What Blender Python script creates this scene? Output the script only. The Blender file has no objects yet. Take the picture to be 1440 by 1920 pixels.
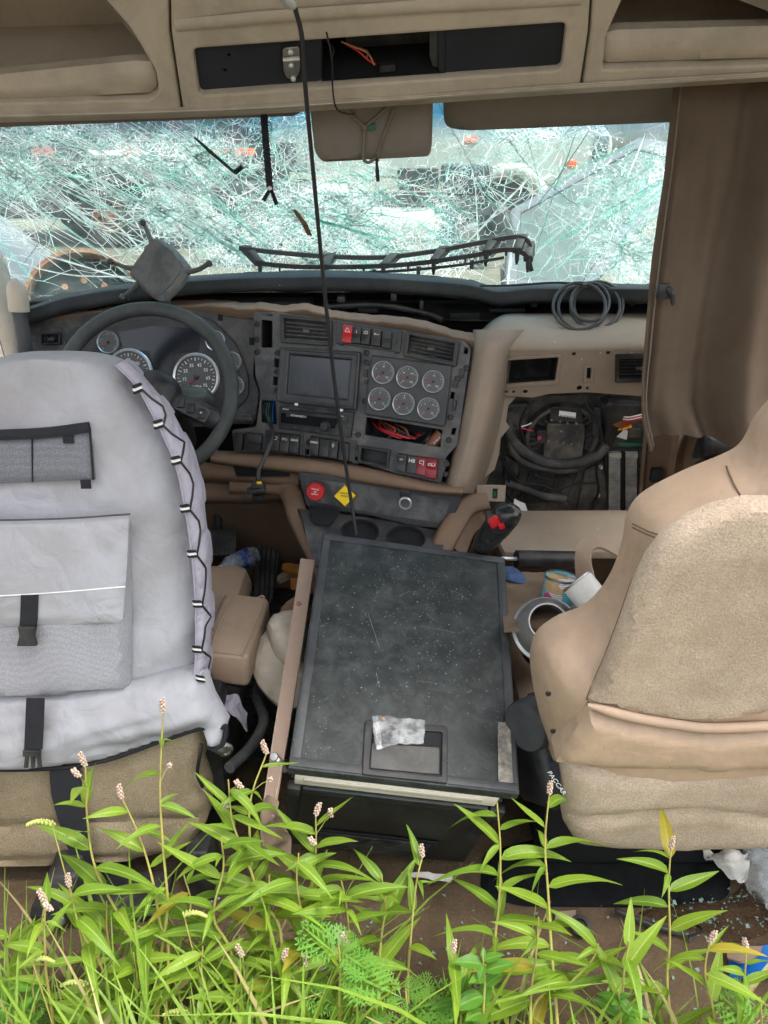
import bpy, bmesh, math, random
from math import radians, sin, cos, pi, sqrt
from mathutils import Vector, Matrix, noise
from mathutils.geometry import delaunay_2d_cdt
from mathutils.bvhtree import BVHTree
V = Vector
random.seed(7)
SC = bpy.context.scene
COL = SC.collection

# ------------------------------------------------------------------ camera, sky, sun, exposure
F, TH = 1443.0, radians(25)
CAM = V((0, 0, 1.45))
cd = bpy.data.cameras.new('camera'); cam = bpy.data.objects.new('camera', cd); COL.objects.link(cam)
cam.location = CAM; cam.rotation_euler = (radians(90) - TH, 0, 0)
cd.sensor_fit = 'VERTICAL'; cd.angle = 2 * math.atan(960 / F); cd.clip_start = 0.02; cd.clip_end = 2000
SC.camera = cam
world = bpy.data.worlds.new('World'); SC.world = world; world.use_nodes = True
wn, wl = world.node_tree.nodes, world.node_tree.links
bg = wn['Background']; bg.inputs[1].default_value = 0.15
sky = wn.new('ShaderNodeTexSky'); sky.sky_type = 'NISHITA'; sky.sun_disc = False
SUN_EL, SUN_AZ = radians(68), radians(105)
sky.sun_elevation = SUN_EL; sky.sun_rotation = SUN_AZ; sky.dust_density = 4; sky.air_density = 1.3
hs = wn.new('ShaderNodeHueSaturation'); hs.inputs['Saturation'].default_value = 0.28
wl.new(sky.outputs[0], hs.inputs['Color']); wl.new(hs.outputs[0], bg.inputs[0])
sd = bpy.data.lights.new('sun', 'SUN'); sun = bpy.data.objects.new('sun', sd); COL.objects.link(sun)
sd.energy = 1.3; sd.angle = radians(25); sd.color = (1, .96, .9)
sdir = V((sin(SUN_AZ) * cos(SUN_EL), cos(SUN_AZ) * cos(SUN_EL), sin(SUN_EL)))
sun.rotation_euler = sdir.to_track_quat('Z', 'Y').to_euler()
SC.view_settings.view_transform = 'Standard'; SC.view_settings.look = 'None'
SC.view_settings.exposure = 1.85; SC.view_settings.gamma = 1
SC.render.engine = 'CYCLES'
SC.cycles.use_denoising = True; SC.cycles.use_adaptive_sampling = True; SC.cycles.adaptive_threshold = .035; SC.cycles.max_bounces = 7; SC.cycles.diffuse_bounces = 4
SC.cycles.transparent_max_bounces = 16; SC.cycles.caustics_reflective = False; SC.cycles.caustics_refractive = False

# ------------------------------------------------------------------ measuring the photograph into metres
def ray(px, py):
    u, v = (px - 720) / F, (960 - py) / F
    return V((u, cos(TH) + v * sin(TH), -sin(TH) + v * cos(TH)))
def P(px, py, Y):
    d = ray(px, py); return CAM + d * (Y / d.y)
def PZ(px, py, z):
    d = ray(px, py); return CAM + d * ((z - CAM.z) / d.z)
class Pl:
    def __init__(s, a, b, c):
        s.o = V(a); s.x = (V(b) - s.o).normalized(); n = s.x.cross(V(c) - s.o).normalized()
        if n.dot(CAM - s.o) < 0: n = -n
        s.n = n; s.y = n.cross(s.x)
    def hit(s, px, py, off=0):
        d = ray(px, py); t = (s.o + s.n * off - CAM).dot(s.n) / d.dot(s.n); return CAM + d * t
    def uv(s, px, py, off=0):
        h = s.hit(px, py, off) - s.o; return (h.dot(s.x), h.dot(s.y))
    def w(s, u, v, h=0): return s.o + s.x * u + s.y * v + s.n * h
    def poly(s, pts, off=0): return [s.uv(x, y, off) for x, y in pts]

# ------------------------------------------------------------------ materials
def c8(r, g, b):
    f = lambda c: (c / 255 / 12.92 if c / 255 <= .04045 else ((c / 255 + .055) / 1.055) ** 2.4)
    return (f(r), f(g), f(b), 1)
def k(c, m): return (min(c[0] * m, 1), min(c[1] * m, 1), min(c[2] * m, 1), 1)
class NT:
    def __init__(s, m): s.t = m.node_tree; s.n = s.t.nodes; s.l = s.t.links
    def new(s, typ, **kw):
        x = s.n.new('ShaderNode' + typ)
        for a, b in kw.items(): setattr(x, a, b)
        return x
    def ln(s, a, b): s.l.new(a, b)
    def noise(s, co, scale, detail=4, rough=.6, dist=0):
        x = s.new('TexNoise'); x.inputs['Scale'].default_value = scale; x.inputs['Detail'].default_value = detail
        x.inputs['Roughness'].default_value = rough; x.inputs['Distortion'].default_value = dist
        s.ln(co, x.inputs['Vector']); return x.outputs['Fac']
    def rng(s, v, a, b, c=0, d=1):
        x = s.new('MapRange'); x.inputs[1].default_value = a; x.inputs[2].default_value = b
        x.inputs[3].default_value = c; x.inputs[4].default_value = d; s.ln(v, x.inputs[0]); return x.outputs[0]
    def math(s, op, a, b=None):
        x = s.new('Math', operation=op)
        for i, q in enumerate((a, b)):
            if q is None: continue
            if isinstance(q, (int, float)): x.inputs[i].default_value = q
            else: s.ln(q, x.inputs[i])
        return x.outputs[0]
    def mix(s, f, a, b, mode='MIX'):
        x = s.new('Mix', data_type='RGBA', blend_type=mode)
        for i, q in ((0, f), (6, a), (7, b)):
            if isinstance(q, (int, float)): x.inputs[i].default_value = q
            elif isinstance(q, tuple): x.inputs[i].default_value = q
            else: s.ln(q, x.inputs[i])
        return x.outputs[2]
MATS = {}
def mat(name, col, rough=.6, var=.18, vs=7, bump=.15, bs=140, spk=None, dust=None, metal=0, spec=.4, bdist=.002, stretch=None, fz=None, wrk=None):
    """procedural surface: mottled base colour, optional dust film, optional crumbs, fine relief"""
    m = bpy.data.materials.new(name); m.use_nodes = True; t = NT(m); b = t.n['Principled BSDF']
    co = t.new('TexCoord').outputs['Object']
    if stretch:
        mp = t.new('Mapping'); mp.inputs['Scale'].default_value = stretch; t.ln(co, mp.inputs[0]); co = mp.outputs[0]
    f = t.rng(t.noise(co, vs, 6, .65), .3, .7)
    c = t.mix(f, k(col, 1 - var), k(col, 1 + var))
    r = rough
    if fz: c = t.mix(t.rng(t.noise(co, fz[0], 3, .7), .36, .64, fz[1], 0), c, k(col, .55))
    if dust:
        dc, amt, ds = dust
        df = t.math('MULTIPLY', t.rng(t.noise(co, ds, 8, .7, .4), .42, .72), amt)
        c = t.mix(df, c, dc)
        rr = t.math('MULTIPLY_ADD', df, .5); rr.node.inputs[2].default_value = rough; r = rr
    if spk:
        sc, ss, rad, thr = spk
        vo = t.new('TexVoronoi'); vo.inputs['Scale'].default_value = ss; t.ln(co, vo.inputs['Vector'])
        a = t.math('LESS_THAN', vo.outputs['Distance'], rad)
        sp = t.new('SeparateColor'); t.ln(vo.outputs['Color'], sp.inputs[0])
        e = t.math('GREATER_THAN', sp.outputs[0], thr)
        g = t.math('GREATER_THAN', t.noise(co, 7, 4, .7), .54)
        c = t.mix(t.math('MULTIPLY', t.math('MULTIPLY', a, e), g), c, sc)
    t.ln(c, b.inputs['Base Color'])
    if isinstance(r, float) or isinstance(r, int): b.inputs['Roughness'].default_value = r
    else: t.ln(r, b.inputs['Roughness'])
    b.inputs['Metallic'].default_value = metal; b.inputs['Specular IOR Level'].default_value = spec
    if bump:
        bp = t.new('Bump'); bp.inputs['Strength'].default_value = bump; bp.inputs['Distance'].default_value = bdist
        t.ln(t.noise(co, bs, 5, .65), bp.inputs['Height']); t.ln(bp.outputs[0], b.inputs['Normal'])
    if wrk:
        b2 = t.new('Bump'); b2.inputs['Strength'].default_value = wrk[2]; b2.inputs['Distance'].default_value = wrk[1]
        nn = t.noise(co, wrk[0], 2, .5, .5); rd = t.math('ABSOLUTE', t.math('SUBTRACT', nn, .5)); t.ln(t.math('ADD', t.math('MULTIPLY', rd, 1.2), t.math('MULTIPLY', t.noise(co, wrk[0] * 2.7, 3, .5, .8), .5)), b2.inputs['Height'])
        if bump: t.ln(bp.outputs[0], b2.inputs['Normal'])
        t.ln(b2.outputs[0], b.inputs['Normal'])
    MATS[name] = m; return m
DUST = c8(150, 145, 135)
GL = c8(225, 235, 232)
tan = mat('tan_trim', c8(150, 136, 119), .75, .12, 5, .2, 600, dust=(c8(166, 154, 138), .35, 6), spk=(GL, 70, .12, .86))
tanh = mat('tan_header', c8(178, 167, 151), .6, .08, 4, .25, 500, dust=(c8(96, 86, 74), .45, 5))
tand = mat('tan_visor', c8(116, 108, 99), .75, .08, 5, .3, 700, dust=(c8(90, 80, 68), .3, 5))
tanb = mat('tan_lower_trim', c8(122, 99, 80), .6, .15, 5, .2, 500, dust=(c8(110, 95, 80), .5, 7))
dgrey = mat('dark_grey_plastic', c8(62, 63, 66), .5, .25, 8, .25, 700, dust=(c8(132, 128, 120), .6, 16), spk=(GL, 130, .12, .86))
dgrey2 = mat('charcoal_panel', c8(48, 50, 53), .45, .2, 8, .2, 700, dust=(c8(104, 103, 99), .35, 9))
blk = mat('black_plastic', c8(31, 32, 34), .42, .25, 9, .2, 500, dust=(c8(98, 95, 88), .45, 16))
blkm = mat('matte_black', c8(20, 21, 23), .8, .2, 9, .2, 400)
padm = mat('dash_pad_foam', c8(42, 45, 47), .7, .2, 6, .4, 500, dust=(c8(92, 95, 92), .4, 6), spk=(GL, 110, .1, .88))
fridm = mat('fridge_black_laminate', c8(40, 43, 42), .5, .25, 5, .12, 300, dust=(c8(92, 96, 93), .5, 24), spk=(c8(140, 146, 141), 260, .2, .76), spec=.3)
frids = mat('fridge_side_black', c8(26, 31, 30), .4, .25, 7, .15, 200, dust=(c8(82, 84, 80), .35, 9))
cream = mat('cream_gasket', c8(226, 220, 204), .5, .06, 9, .1, 200, dust=(c8(190, 180, 160), .35, 9))
chrome = mat('chrome_ring', c8(206, 208, 209), .28, .1, 20, .05, 200, metal=.45, dust=(c8(120, 116, 108), .25, 30))
steel = mat('worn_steel', c8(165, 165, 162), .35, .2, 25, .1, 200, metal=1, dust=(c8(120, 112, 100), .4, 18))
alu = mat('aluminium_fins', c8(186, 182, 174), .4, .3, 40, .4, 300, metal=.25, dust=(c8(110, 98, 84), .5, 25))
white = mat('white_print', c8(232, 232, 228), .6, .05, 10, 0)
redp = mat('red_plastic', c8(178, 24, 34), .35, .15, 12, .1, 300, dust=(c8(140, 90, 85), .3, 14))
dredp = mat('dark_red_plastic', c8(128, 22, 34), .3, .15, 12, .1, 300, dust=(c8(110, 70, 68), .4, 14))
yelp = mat('yellow_plastic', c8(238, 200, 30), .4, .08, 12, .1, 300)
screenm = mat('dusty_screen', c8(58, 62, 66), .22, .12, 6, .05, 300, dust=(c8(108, 110, 110), .4, 5))
dialm = mat('dial_face', c8(74, 76, 77), .4, .1, 9, 0, dust=(c8(95, 95, 92), .3, 20))
needm = mat('red_needle', c8(190, 50, 48), .5, .05, 10, 0)
seatm = mat('grey_seat_cover', c8(164, 164, 169), .85, .08, 3, .35, 900, dust=(c8(132, 126, 120), .5, 4), wrk=(4.5, .05, .36))
seats = mat('lavender_seat_side', c8(158, 154, 165), .8, .08, 3, .3, 900, dust=(c8(128, 122, 134), .4, 5), wrk=(11, .04, .5))
webm = mat('black_webbing', c8(32, 33, 38), .85, .2, 40, .5, 900)
carpm = mat('tan_carpet', c8(196, 177, 156), .95, .12, 9, 1.0, 260, spec=.1, fz=(240, .55), dust=(c8(140, 122, 100), .55, 7), bdist=.004)
carpd = mat('driver_carpet', c8(160, 145, 120), .95, .14, 9, 1.0, 260, spec=.1, fz=(240, .5), dust=(c8(105, 92, 70), .6, 8), bdist=.004)
vinm = mat('tan_vinyl', c8(174, 149, 125), .45, .1, 5, .3, 500, dust=(c8(138, 120, 102), .6, 8), wrk=(9, .01, .4), spk=(c8(110, 96, 80), 60, .1, .9))
vind = mat('armrest_vinyl', c8(158, 134, 112), .55, .12, 5, .3, 500, dust=(c8(130, 118, 102), .7, 7), spk=(GL, 70, .1, .9))
floorm = mat('brown_floor_carpet', c8(104, 88, 71), .95, .25, 14, .9, 200, spec=.1, fz=(170, .6), bdist=.004, dust=(c8(70, 58, 44), .6, 10), spk=(c8(170, 180, 172), 60, .08, .9))
matm = mat('black_floor_mat', c8(26, 28, 29), .95, .3, 40, .8, 500, spec=.1, spk=(c8(150, 150, 145), 50, .1, .92))
rubber = mat('ribbed_rubber', c8(50, 52, 54), .75, .25, 20, .3, 300, dust=(c8(120, 112, 100), .45, 16))
curtm = mat('brown_curtain', c8(96, 83, 70), .95, .1, 4, .5, 700, spec=.1, dust=(c8(80, 66, 54), .5, 5), wrk=(6, .01, .4))
cordm = mat('black_cord', c8(28, 29, 31), .45, .2, 20, .1, 300)
cordg = mat('grey_cord', c8(70, 70, 68), .6, .25, 20, .2, 300)
cordt = mat('tan_bungee', c8(112, 102, 90), .8, .15, 60, .3, 500)
suede = mat('tan_suede', c8(172, 162, 146), .95, .15, 9, .6, 300, spec=.1, dust=(c8(112, 95, 78), .7, 8))
brnpl = mat('brown_steel_rail', c8(142, 122, 106), .5, .1, 8, .1, 300, dust=(c8(120, 95, 82), .4, 9), spk=(GL, 60, .1, .88))
wooda = mat('orange_wood', c8(176, 116, 50), .8, .3, 20, .5, 200, stretch=(1, 6, 6))
woodb = mat('pale_wood', c8(150, 135, 112), .85, .3, 20, .5, 200, stretch=(1, 6, 6))
paperm = mat('crumpled_paper', c8(205, 203, 198), .85, .15, 20, .3, 200, dust=(c8(140, 130, 118), .6, 18))
bluem = mat('blue_package', c8(20, 96, 176), .4, .15, 12, .1, 200)
labelm = mat('can_label', c8(208, 206, 200), .45, .1, 20, 0)
greenp = mat('green_clip', c8(30, 92, 70), .5, .2, 20, 0)
pinkm = mat('pink_plastic', c8(196, 60, 90), .5, .1, 20, 0)
brownc = mat('brown_connector', c8(120, 72, 42), .5, .2, 30, .1, 200)
dirtm = mat('dirt', c8(78, 62, 46), .95, .4, 30, 1, 120, spec=.1, bdist=.01, spk=(c8(200, 215, 208), 90, .15, .75))
groundm = mat('gravel_ground', c8(104, 99, 88), .95, .25, 2, .6, 18, spec=.1, bdist=.03, dust=(c8(132, 126, 110), .6, .7))
rustm = mat('rusty_steel', c8(130, 74, 48), .85, .4, 9, .5, 90, metal=.2, dust=(c8(196, 172, 140), .7, 12))
tyrem = mat('tyre_rubber', c8(40, 40, 41), .85, .3, 8, .4, 60, dust=(c8(110, 104, 94), .5, 5))
wpaint = mat('white_truck_paint', c8(176, 180, 174), .3, .05, 1.5, 0, spec=.5, dust=(c8(186, 180, 160), .5, 1.2))
dpaint = mat('dark_truck_paint', c8(46, 51, 60), .5, .25, 1.3, .1, 20, dust=(c8(98, 96, 92), .5, 1.5))
gpaint = mat('grey_car_paint', c8(84, 87, 93), .3, .1, 1.5, 0)
winm = mat('truck_window_glass', c8(70, 84, 88), .08, .2, 1, 0, spec=.8)
orgl = mat('orange_lens', c8(230, 96, 30), .3, .1, 8, 0)
redl = mat('red_lens', c8(196, 26, 30), .3, .1, 8, 0)

# ------------------------------------------------------------------ mesh helpers
def spl(pts, n):
    """n points along a Catmull-Rom curve through pts"""
    pts = [V(p) for p in pts]
    if len(pts) == 2: return [pts[0].lerp(pts[1], i / (n - 1)) for i in range(n)]
    q = [pts[0] * 2 - pts[1]] + pts + [pts[-1] * 2 - pts[-2]]; out = []; m = len(pts) - 1
    for i in range(n):
        s = i / (n - 1) * m; j = min(int(s), m - 1); t = s - j
        a, b, c, d = q[j:j + 4]
        out.append(.5 * (2 * b + (c - a) * t + (2 * a - 5 * b + 4 * c - d) * t * t + (3 * b - a - 3 * c + d) * t ** 3))
    return out
def interp(tab, x):
    if x <= tab[0][0]: return tab[0][1]
    for (a, b), (c, d) in zip(tab, tab[1:]):
        if x <= c: return b + (d - b) * (x - a) / max(c - a, 1e-9)
    return tab[-1][1]
def rnd(pts, r, n=5):
    """round the corners of a 2D polygon"""
    out = []; N = len(pts)
    for i in range(N):
        p = V((*pts[i], 0)); a = V((*pts[i - 1], 0)) - p; b = V((*pts[(i + 1) % N], 0)) - p
        rr = min(r, a.length * .45, b.length * .45); s, e = p + a.normalized() * rr, p + b.normalized() * rr
        for j in range(n + 1):
            t = j / n; q = s * (1 - t) ** 2 + p * 2 * t * (1 - t) + e * t * t; out.append((q.x, q.y))
    return out
class MB:
    def __init__(s): s.v = []; s.f = []
    def add(s, vs, fs):
        o = len(s.v); s.v += [V(p) for p in vs]; s.f += [tuple(i + o for i in f) for f in fs]; return s
    def hexa(s, c):   # 8 corners: bottom 4 then top 4
        return s.add(c, [(3, 2, 1, 0), (4, 5, 6, 7), (0, 1, 5, 4), (1, 2, 6, 5), (2, 3, 7, 6), (3, 0, 4, 7)])
    def box(s, c, x, y, z):   # centre and three half-axis vectors
        c, x, y, z = V(c), V(x), V(y), V(z)
        return s.hexa([c - x - y - z, c + x - y - z, c + x + y - z, c - x + y - z, c - x - y + z, c + x - y + z, c + x + y + z, c - x + y + z])
    def abox(s, x0, x1, y0, y1, z0, z1):
        return s.box(((x0 + x1) / 2, (y0 + y1) / 2, (z0 + z1) / 2), ((x1 - x0) / 2, 0, 0), (0, (y1 - y0) / 2, 0), (0, 0, (z1 - z0) / 2))
    def pbox(s, pl, poly, h0, h1):   # prism over a convex plane polygon between heights
        n = len(poly); lo = [pl.w(u, v, h0) for u, v in poly]; hi = [pl.w(u, v, h1) for u, v in poly]
        return s.add(lo + hi, [tuple(range(n))[::-1], tuple(range(n, 2 * n))] + [(i, (i + 1) % n, (i + 1) % n + n, i + n) for i in range(n)])
    def tube(s, pts, r, n=8, closed=False, flat=1.0):
        pts = [V(p) for p in pts]; N = len(pts); rs = r if isinstance(r, (list, tuple)) else [r] * N
        vs, fs = [], []; up = None
        for i, p in enumerate(pts):
            t = ((pts[(i + 1) % N] - pts[i - 1]) if closed else (pts[min(i + 1, N - 1)] - pts[max(i - 1, 0)])).normalized()
            if up is None: up = t.orthogonal().normalized()
            up = (up - t * up.dot(t)); up = up.normalized() if up.length > 1e-6 else t.orthogonal().normalized(); w = t.cross(up)
            for j in range(n):
                a = 2 * pi * j / n; vs.append(p + (up * cos(a) * flat + w * sin(a)) * rs[i])
        for i in range(N if closed else N - 1):
            for j in range(n):
                a, b = i * n + j, i * n + (j + 1) % n; c, d = (a + n) % (N * n), (b + n) % (N * n); fs.append((a, b, d, c))
        if not closed: fs += [tuple(range(n))[::-1], tuple(range((N - 1) * n, N * n))]
        return s.add(vs, fs)
    def lathe(s, o, axis, prof, n=32, xdir=None, cap0=True, cap1=True, closed=False):
        o, axis = V(o), V(axis).normalized(); x = V(xdir) if xdir else axis.orthogonal(); x = (x - axis * x.dot(axis)).normalized(); y = axis.cross(x)
        vs = [o + axis * h + (x * cos(2 * pi * j / n) + y * sin(2 * pi * j / n)) * r for r, h in prof for j in range(n)]
        m = len(prof); fs = [(i * n + j, i * n + (j + 1) % n, ((i + 1) % m) * n + (j + 1) % n, ((i + 1) % m) * n + j) for i in range(m if closed else m - 1) for j in range(n)]
        if not closed:
            if cap0: fs.append(tuple(range(n))[::-1])
            if cap1: fs.append(tuple(range((m - 1) * n, m * n)))
        return s.add(vs, fs)
    def ball(s, c, r, n=8, m=6, sq=(1, 1, 1)):
        vs = [V((0, 0, -1))] + [V((cos(2 * pi * j / n) * sin(pi * i / m), sin(2 * pi * j / n) * sin(pi * i / m), -cos(pi * i / m))) for i in range(1, m) for j in range(n)] + [V((0, 0, 1))]
        fs = [(0, 1 + (j + 1) % n, 1 + j) for j in range(n)] + [(1 + i * n + j, 1 + i * n + (j + 1) % n, 1 + (i + 1) * n + (j + 1) % n, 1 + (i + 1) * n + j) for i in range(m - 2) for j in range(n)]
        L = len(vs) - 1; fs += [(L, L - n + j, L - n + (j + 1) % n) for j in range(n)]
        return s.add([V(c) + V((p.x * sq[0], p.y * sq[1], p.z * sq[2])) * r for p in vs], fs)
    def surf(s, rows, nu=12, nv=12, thick=0, away=None, wr=None):
        """smooth sheet through rows of points; thick > 0 closes it behind"""
        a = [spl(r, nu) for r in rows]; g = [spl([r[i] for r in a], nv) for i in range(nu)]   # g[u][v]
        if wr: g = [[wr(p, i / (nu - 1), j / (nv - 1)) for j, p in enumerate(c)] for i, c in enumerate(g)]
        vs = [p for c in g for p in c]; q = lambda i, j: i * nv + j
        fs = [(q(i, j), q(i + 1, j), q(i + 1, j + 1), q(i, j + 1)) for i in range(nu - 1) for j in range(nv - 1)]
        if thick:
            n = len(vs); nr = []
            for i in range(nu):
                for j in range(nv):
                    du = g[min(i + 1, nu - 1)][j] - g[max(i - 1, 0)][j]; dv = g[i][min(j + 1, nv - 1)] - g[i][max(j - 1, 0)]
                    w = du.cross(dv); w = w.normalized() if w.length > 1e-12 else V((0, -1, 0))
                    if w.dot((away or CAM) - g[i][j]) < 0 and not away: w = -w
                    if away and w.dot(away) > 0: w = -w
                    nr.append(w)
            vs = vs + [p - w * thick for p, w in zip(vs, nr)]
            fs = fs + [tuple(i + n for i in f[::-1]) for f in fs]
            for i in range(nu - 1): fs += [(q(i, 0), q(i, 0) + n, q(i + 1, 0) + n, q(i + 1, 0)), (q(i, nv - 1), q(i + 1, nv - 1), q(i + 1, nv - 1) + n, q(i, nv - 1) + n)]
            for j in range(nv - 1): fs += [(q(0, j), q(0, j + 1), q(0, j + 1) + n, q(0, j) + n), (q(nu - 1, j), q(nu - 1, j) + n, q(nu - 1, j + 1) + n, q(nu - 1, j + 1))]
        return s.add(vs, fs)
    def puff(s, pl, poly, h, r, back=.02, step=.012, off=0, wr=None):
        """cushion: outline on plane pl, swelling h within r of its edge, back behind"""
        poly = [V(p) for p in poly]; N = len(poly); E = []
        for i in range(N):
            a, b = poly[i], poly[(i + 1) % N]; m = max(1, int((b - a).length / step)); E += [a.lerp(b, j / m) for j in range(m)]
        def inside(p):
            c = False
            for i in range(len(poly)):
                a, b = poly[i - 1], poly[i]
                if (a.y > p.y) != (b.y > p.y) and p.x < (b.x - a.x) * (p.y - a.y) / (b.y - a.y) + a.x: c = not c
            return c
        def dist(p):
            d = 9
            for i in range(N):
                a, b = poly[i - 1], poly[i]; ab = b - a; t = max(0, min(1, (p - a).dot(ab) / max(ab.dot(ab), 1e-12))); d = min(d, (p - a - ab * t).length)
            return d
        x0, x1 = min(p.x for p in poly), max(p.x for p in poly); y0, y1 = min(p.y for p in poly), max(p.y for p in poly)
        I = []; y = y0 + step / 2; row = 0
        while y < y1:
            x = x0 + (step / 2 if row % 2 else step)
            while x < x1:
                p = V((x, y))
                if inside(p) and dist(p) > step * .45: I.append(p)
                x += step
            y += step * .87; row += 1
        # extra rings near the rim keep the roll smooth
        pts = E + I; ne = len(E)
        vo, eo, fo, ov, oe, of = delaunay_2d_cdt([V((p[0], p[1])) for p in pts], [(i, (i + 1) % ne) for i in range(ne)], [], 1, 1e-6)
        vs = []; n = len(vo)
        for p in vo:
            d = min(dist(p) / r, 1); z = off + h * sqrt(max(0, 1 - (1 - d) ** 2)); q = pl.w(p.x, p.y, z)
            vs.append(wr(q, p, d) if wr else q)
        fs = [tuple(f) for f in fo]
        lo = [pl.w(p.x, p.y, off - back) for p in E]
        # orient front faces to the plane normal
        ff = []
        for f in fs:
            a, b, c = (vs[i] for i in f[:3]); ff.append(f if (b - a).cross(c - a).dot(pl.n) > 0 else f[::-1])
        idx = {}
        for vi, src in enumerate(ov):
            for q in src:
                if q < ne: idx[q] = vi
        side = [(idx[i], n + i, n + (i + 1) % ne, idx[(i + 1) % ne]) for i in range(ne) if i in idx and (i + 1) % ne in idx]
        return s.add(vs + lo, ff + side + [tuple(range(n, n + ne))])
    def build(s, name, m, parent=None, bevel=0, seg=2, sharp=40):
        me = bpy.data.meshes.new(name); bm = bmesh.new()
        bv = [bm.verts.new(p) for p in s.v]
        for f in s.f:
            try: bm.faces.new([bv[i] for i in f])
            except ValueError: pass
        bmesh.ops.recalc_face_normals(bm, faces=bm.faces)
        if bevel:
            es = [e for e in bm.edges if len(e.link_faces) == 2 and e.calc_face_angle(0) > radians(25)]
            bmesh.ops.bevel(bm, geom=es, offset=bevel, segments=seg, profile=.5, affect='EDGES', clamp_overlap=True)
        bm.to_mesh(me); bm.free()
        me.polygons.foreach_set('use_smooth', [True] * len(me.polygons)); me.set_sharp_from_angle(angle=radians(sharp))
        me.materials.append(m); return link(name, me, parent)
def link(name, me, parent=None, mw=None):
    o = bpy.data.objects.new(name, me); COL.objects.link(o)
    if mw is not None: o.matrix_basis = mw
    if parent is not None:
        o.parent = parent
        if parent.type == 'EMPTY': o.matrix_parent_inverse = Matrix.Translation(-parent.location)
        elif parent.matrix_basis != Matrix(): o.matrix_parent_inverse = parent.matrix_basis.inverted()
    return o
def tag(o, label, cat, group=None, kind=None):
    o['label'] = label; o['category'] = cat
    if group: o['group'] = group
    if kind: o['kind'] = kind
    return o
def thing(name, label, cat, loc=(0, 0, 0), group=None):
    o = bpy.data.objects.new(name, None); COL.objects.link(o); o.location = loc; o.empty_display_size = .05
    return tag(o, label, cat, group)
def struct(o): o['kind'] = 'structure'; return o
def plate(name, m, parent, pl, outline, holes=(), thick=.006, bev=.0015, off=0, rn=0, sharp=40):
    """flat panel with holes lying on a plane, its front at height off + thick"""
    cu = bpy.data.curves.new(name, 'CURVE'); cu.dimensions = '2D'; cu.fill_mode = 'BOTH'
    for lp in [rnd(outline, rn) if rn else outline, *holes]:
        sp = cu.splines.new('POLY'); sp.points.add(len(lp) - 1); sp.use_cyclic_u = True
        for q, (a, b) in zip(sp.points, lp): q.co = (a, b, 0, 1)
    cu.extrude = max(thick / 2 - bev, 1e-5); cu.bevel_depth = bev; cu.bevel_resolution = 1; cu.offset = -bev
    ob = bpy.data.objects.new('tmp', cu); me = bpy.data.meshes.new_from_object(ob); bpy.data.objects.remove(ob); bpy.data.curves.remove(cu)
    M = Matrix.Translation(pl.w(0, 0, off + thick / 2)) @ Matrix((pl.x, pl.y, pl.n)).transposed().to_4x4()
    me.transform(M); me.materials.clear(); me.materials.append(m); me.name = name
    me.polygons.foreach_set('use_smooth', [True] * len(me.polygons)); me.set_sharp_from_angle(angle=radians(sharp))
    return link(name, me, parent)
def text(s, m, parent, pl, u, v, size, off=0, rot=0, name='lettering', ext=.0003):
    cu = bpy.data.curves.new(name, 'FONT'); cu.body = s; cu.size = size; cu.align_x = 'CENTER'; cu.align_y = 'CENTER'; cu.extrude = ext; cu.resolution_u = 2
    ob = bpy.data.objects.new('tmp', cu); me = bpy.data.meshes.new_from_object(ob); bpy.data.objects.remove(ob); bpy.data.curves.remove(cu)
    me.transform(Matrix.Translation(pl.w(u, v, off)) @ Matrix((pl.x, pl.y, pl.n)).transposed().to_4x4() @ Matrix.Rotation(rot, 4, 'Z'))
    me.materials.clear(); me.materials.append(m); return link(name, me, parent)
def drape(objs, pts, lift=.001, fallback=None, n=None):
    '''lay photo points on the surfaces of objs, seen from the camera'''
    trees = [BVHTree.FromPolygons([v.co for v in o.data.vertices], [tuple(p.vertices) for p in o.data.polygons]) for o in objs]; out = []
    if n:
        q = []; seg = len(pts) - 1
        for i in range(n): s = i / (n - 1) * seg; j = min(int(s), seg - 1); t = s - j; q.append((pts[j][0] + (pts[j + 1][0] - pts[j][0]) * t, pts[j][1] + (pts[j + 1][1] - pts[j][1]) * t))
        pts = q
    for x, y in pts:
        d = ray(x, y).normalized(); h = [r for r in (t.ray_cast(CAM, d) for t in trees) if r[0]]
        if h: r = min(h, key=lambda r: r[3]); out.append(r[0] - d * lift)
        elif out or fallback: out.append(P(x, y, (out[-1].y if out else fallback)))
    return out
def nz(p, s, seed=0): return noise.noise(V(p) * s + V((seed, seed * 1.7, -seed)))
# ================================================================== ground and cab shell
GZ = -0.12
def build_ground():
    b = MB(); n = 60
    xs = [-400, -120, -60, -30] + [-20 + i for i in range(41)] + [30, 60, 120, 400]; ys = [-60, -20, -8] + [-4 + i * .8 for i in range(40)] + [32, 45, 80, 160, 600]
    vs = [V((x, y, GZ - .03 + .05 * nz((x, y, 0), .5) - (.05 if -1.3 < x < 1.3 and 0 < y < 3 else 0))) for y in ys for x in xs]; W = len(xs)
    b.add(vs, [(j * W + i, j * W + i + 1, (j + 1) * W + i + 1, (j + 1) * W + i) for j in range(len(ys) - 1) for i in range(W - 1)])
    struct(b.build('ground', groundm))
build_ground()
b = MB(); b.abox(-1.06, 1.06, .80, 2.55, -.09, 0); struct(b.build('cab_floor', floorm, bevel=.012))
b = MB(); b.abox(-1.06, 1.06, 2.45, 2.5, 0, 1.0); struct(b.build('firewall', tanb))
for sx, nm in ((-1, 'cab_wall_left'), (1, 'cab_wall_right')):
    b = MB(); x0, x1 = sorted((sx * 1.05, sx * 1.11))
    b.abox(x0, x1, .80, 2.45, -.05, .9); b.abox(x0, x1, .80, 1.08, .9, 1.92); b.abox(x0, x1, 1.08, 2.1, 1.62, 1.92)
    struct(b.build(nm, tanb))
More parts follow.
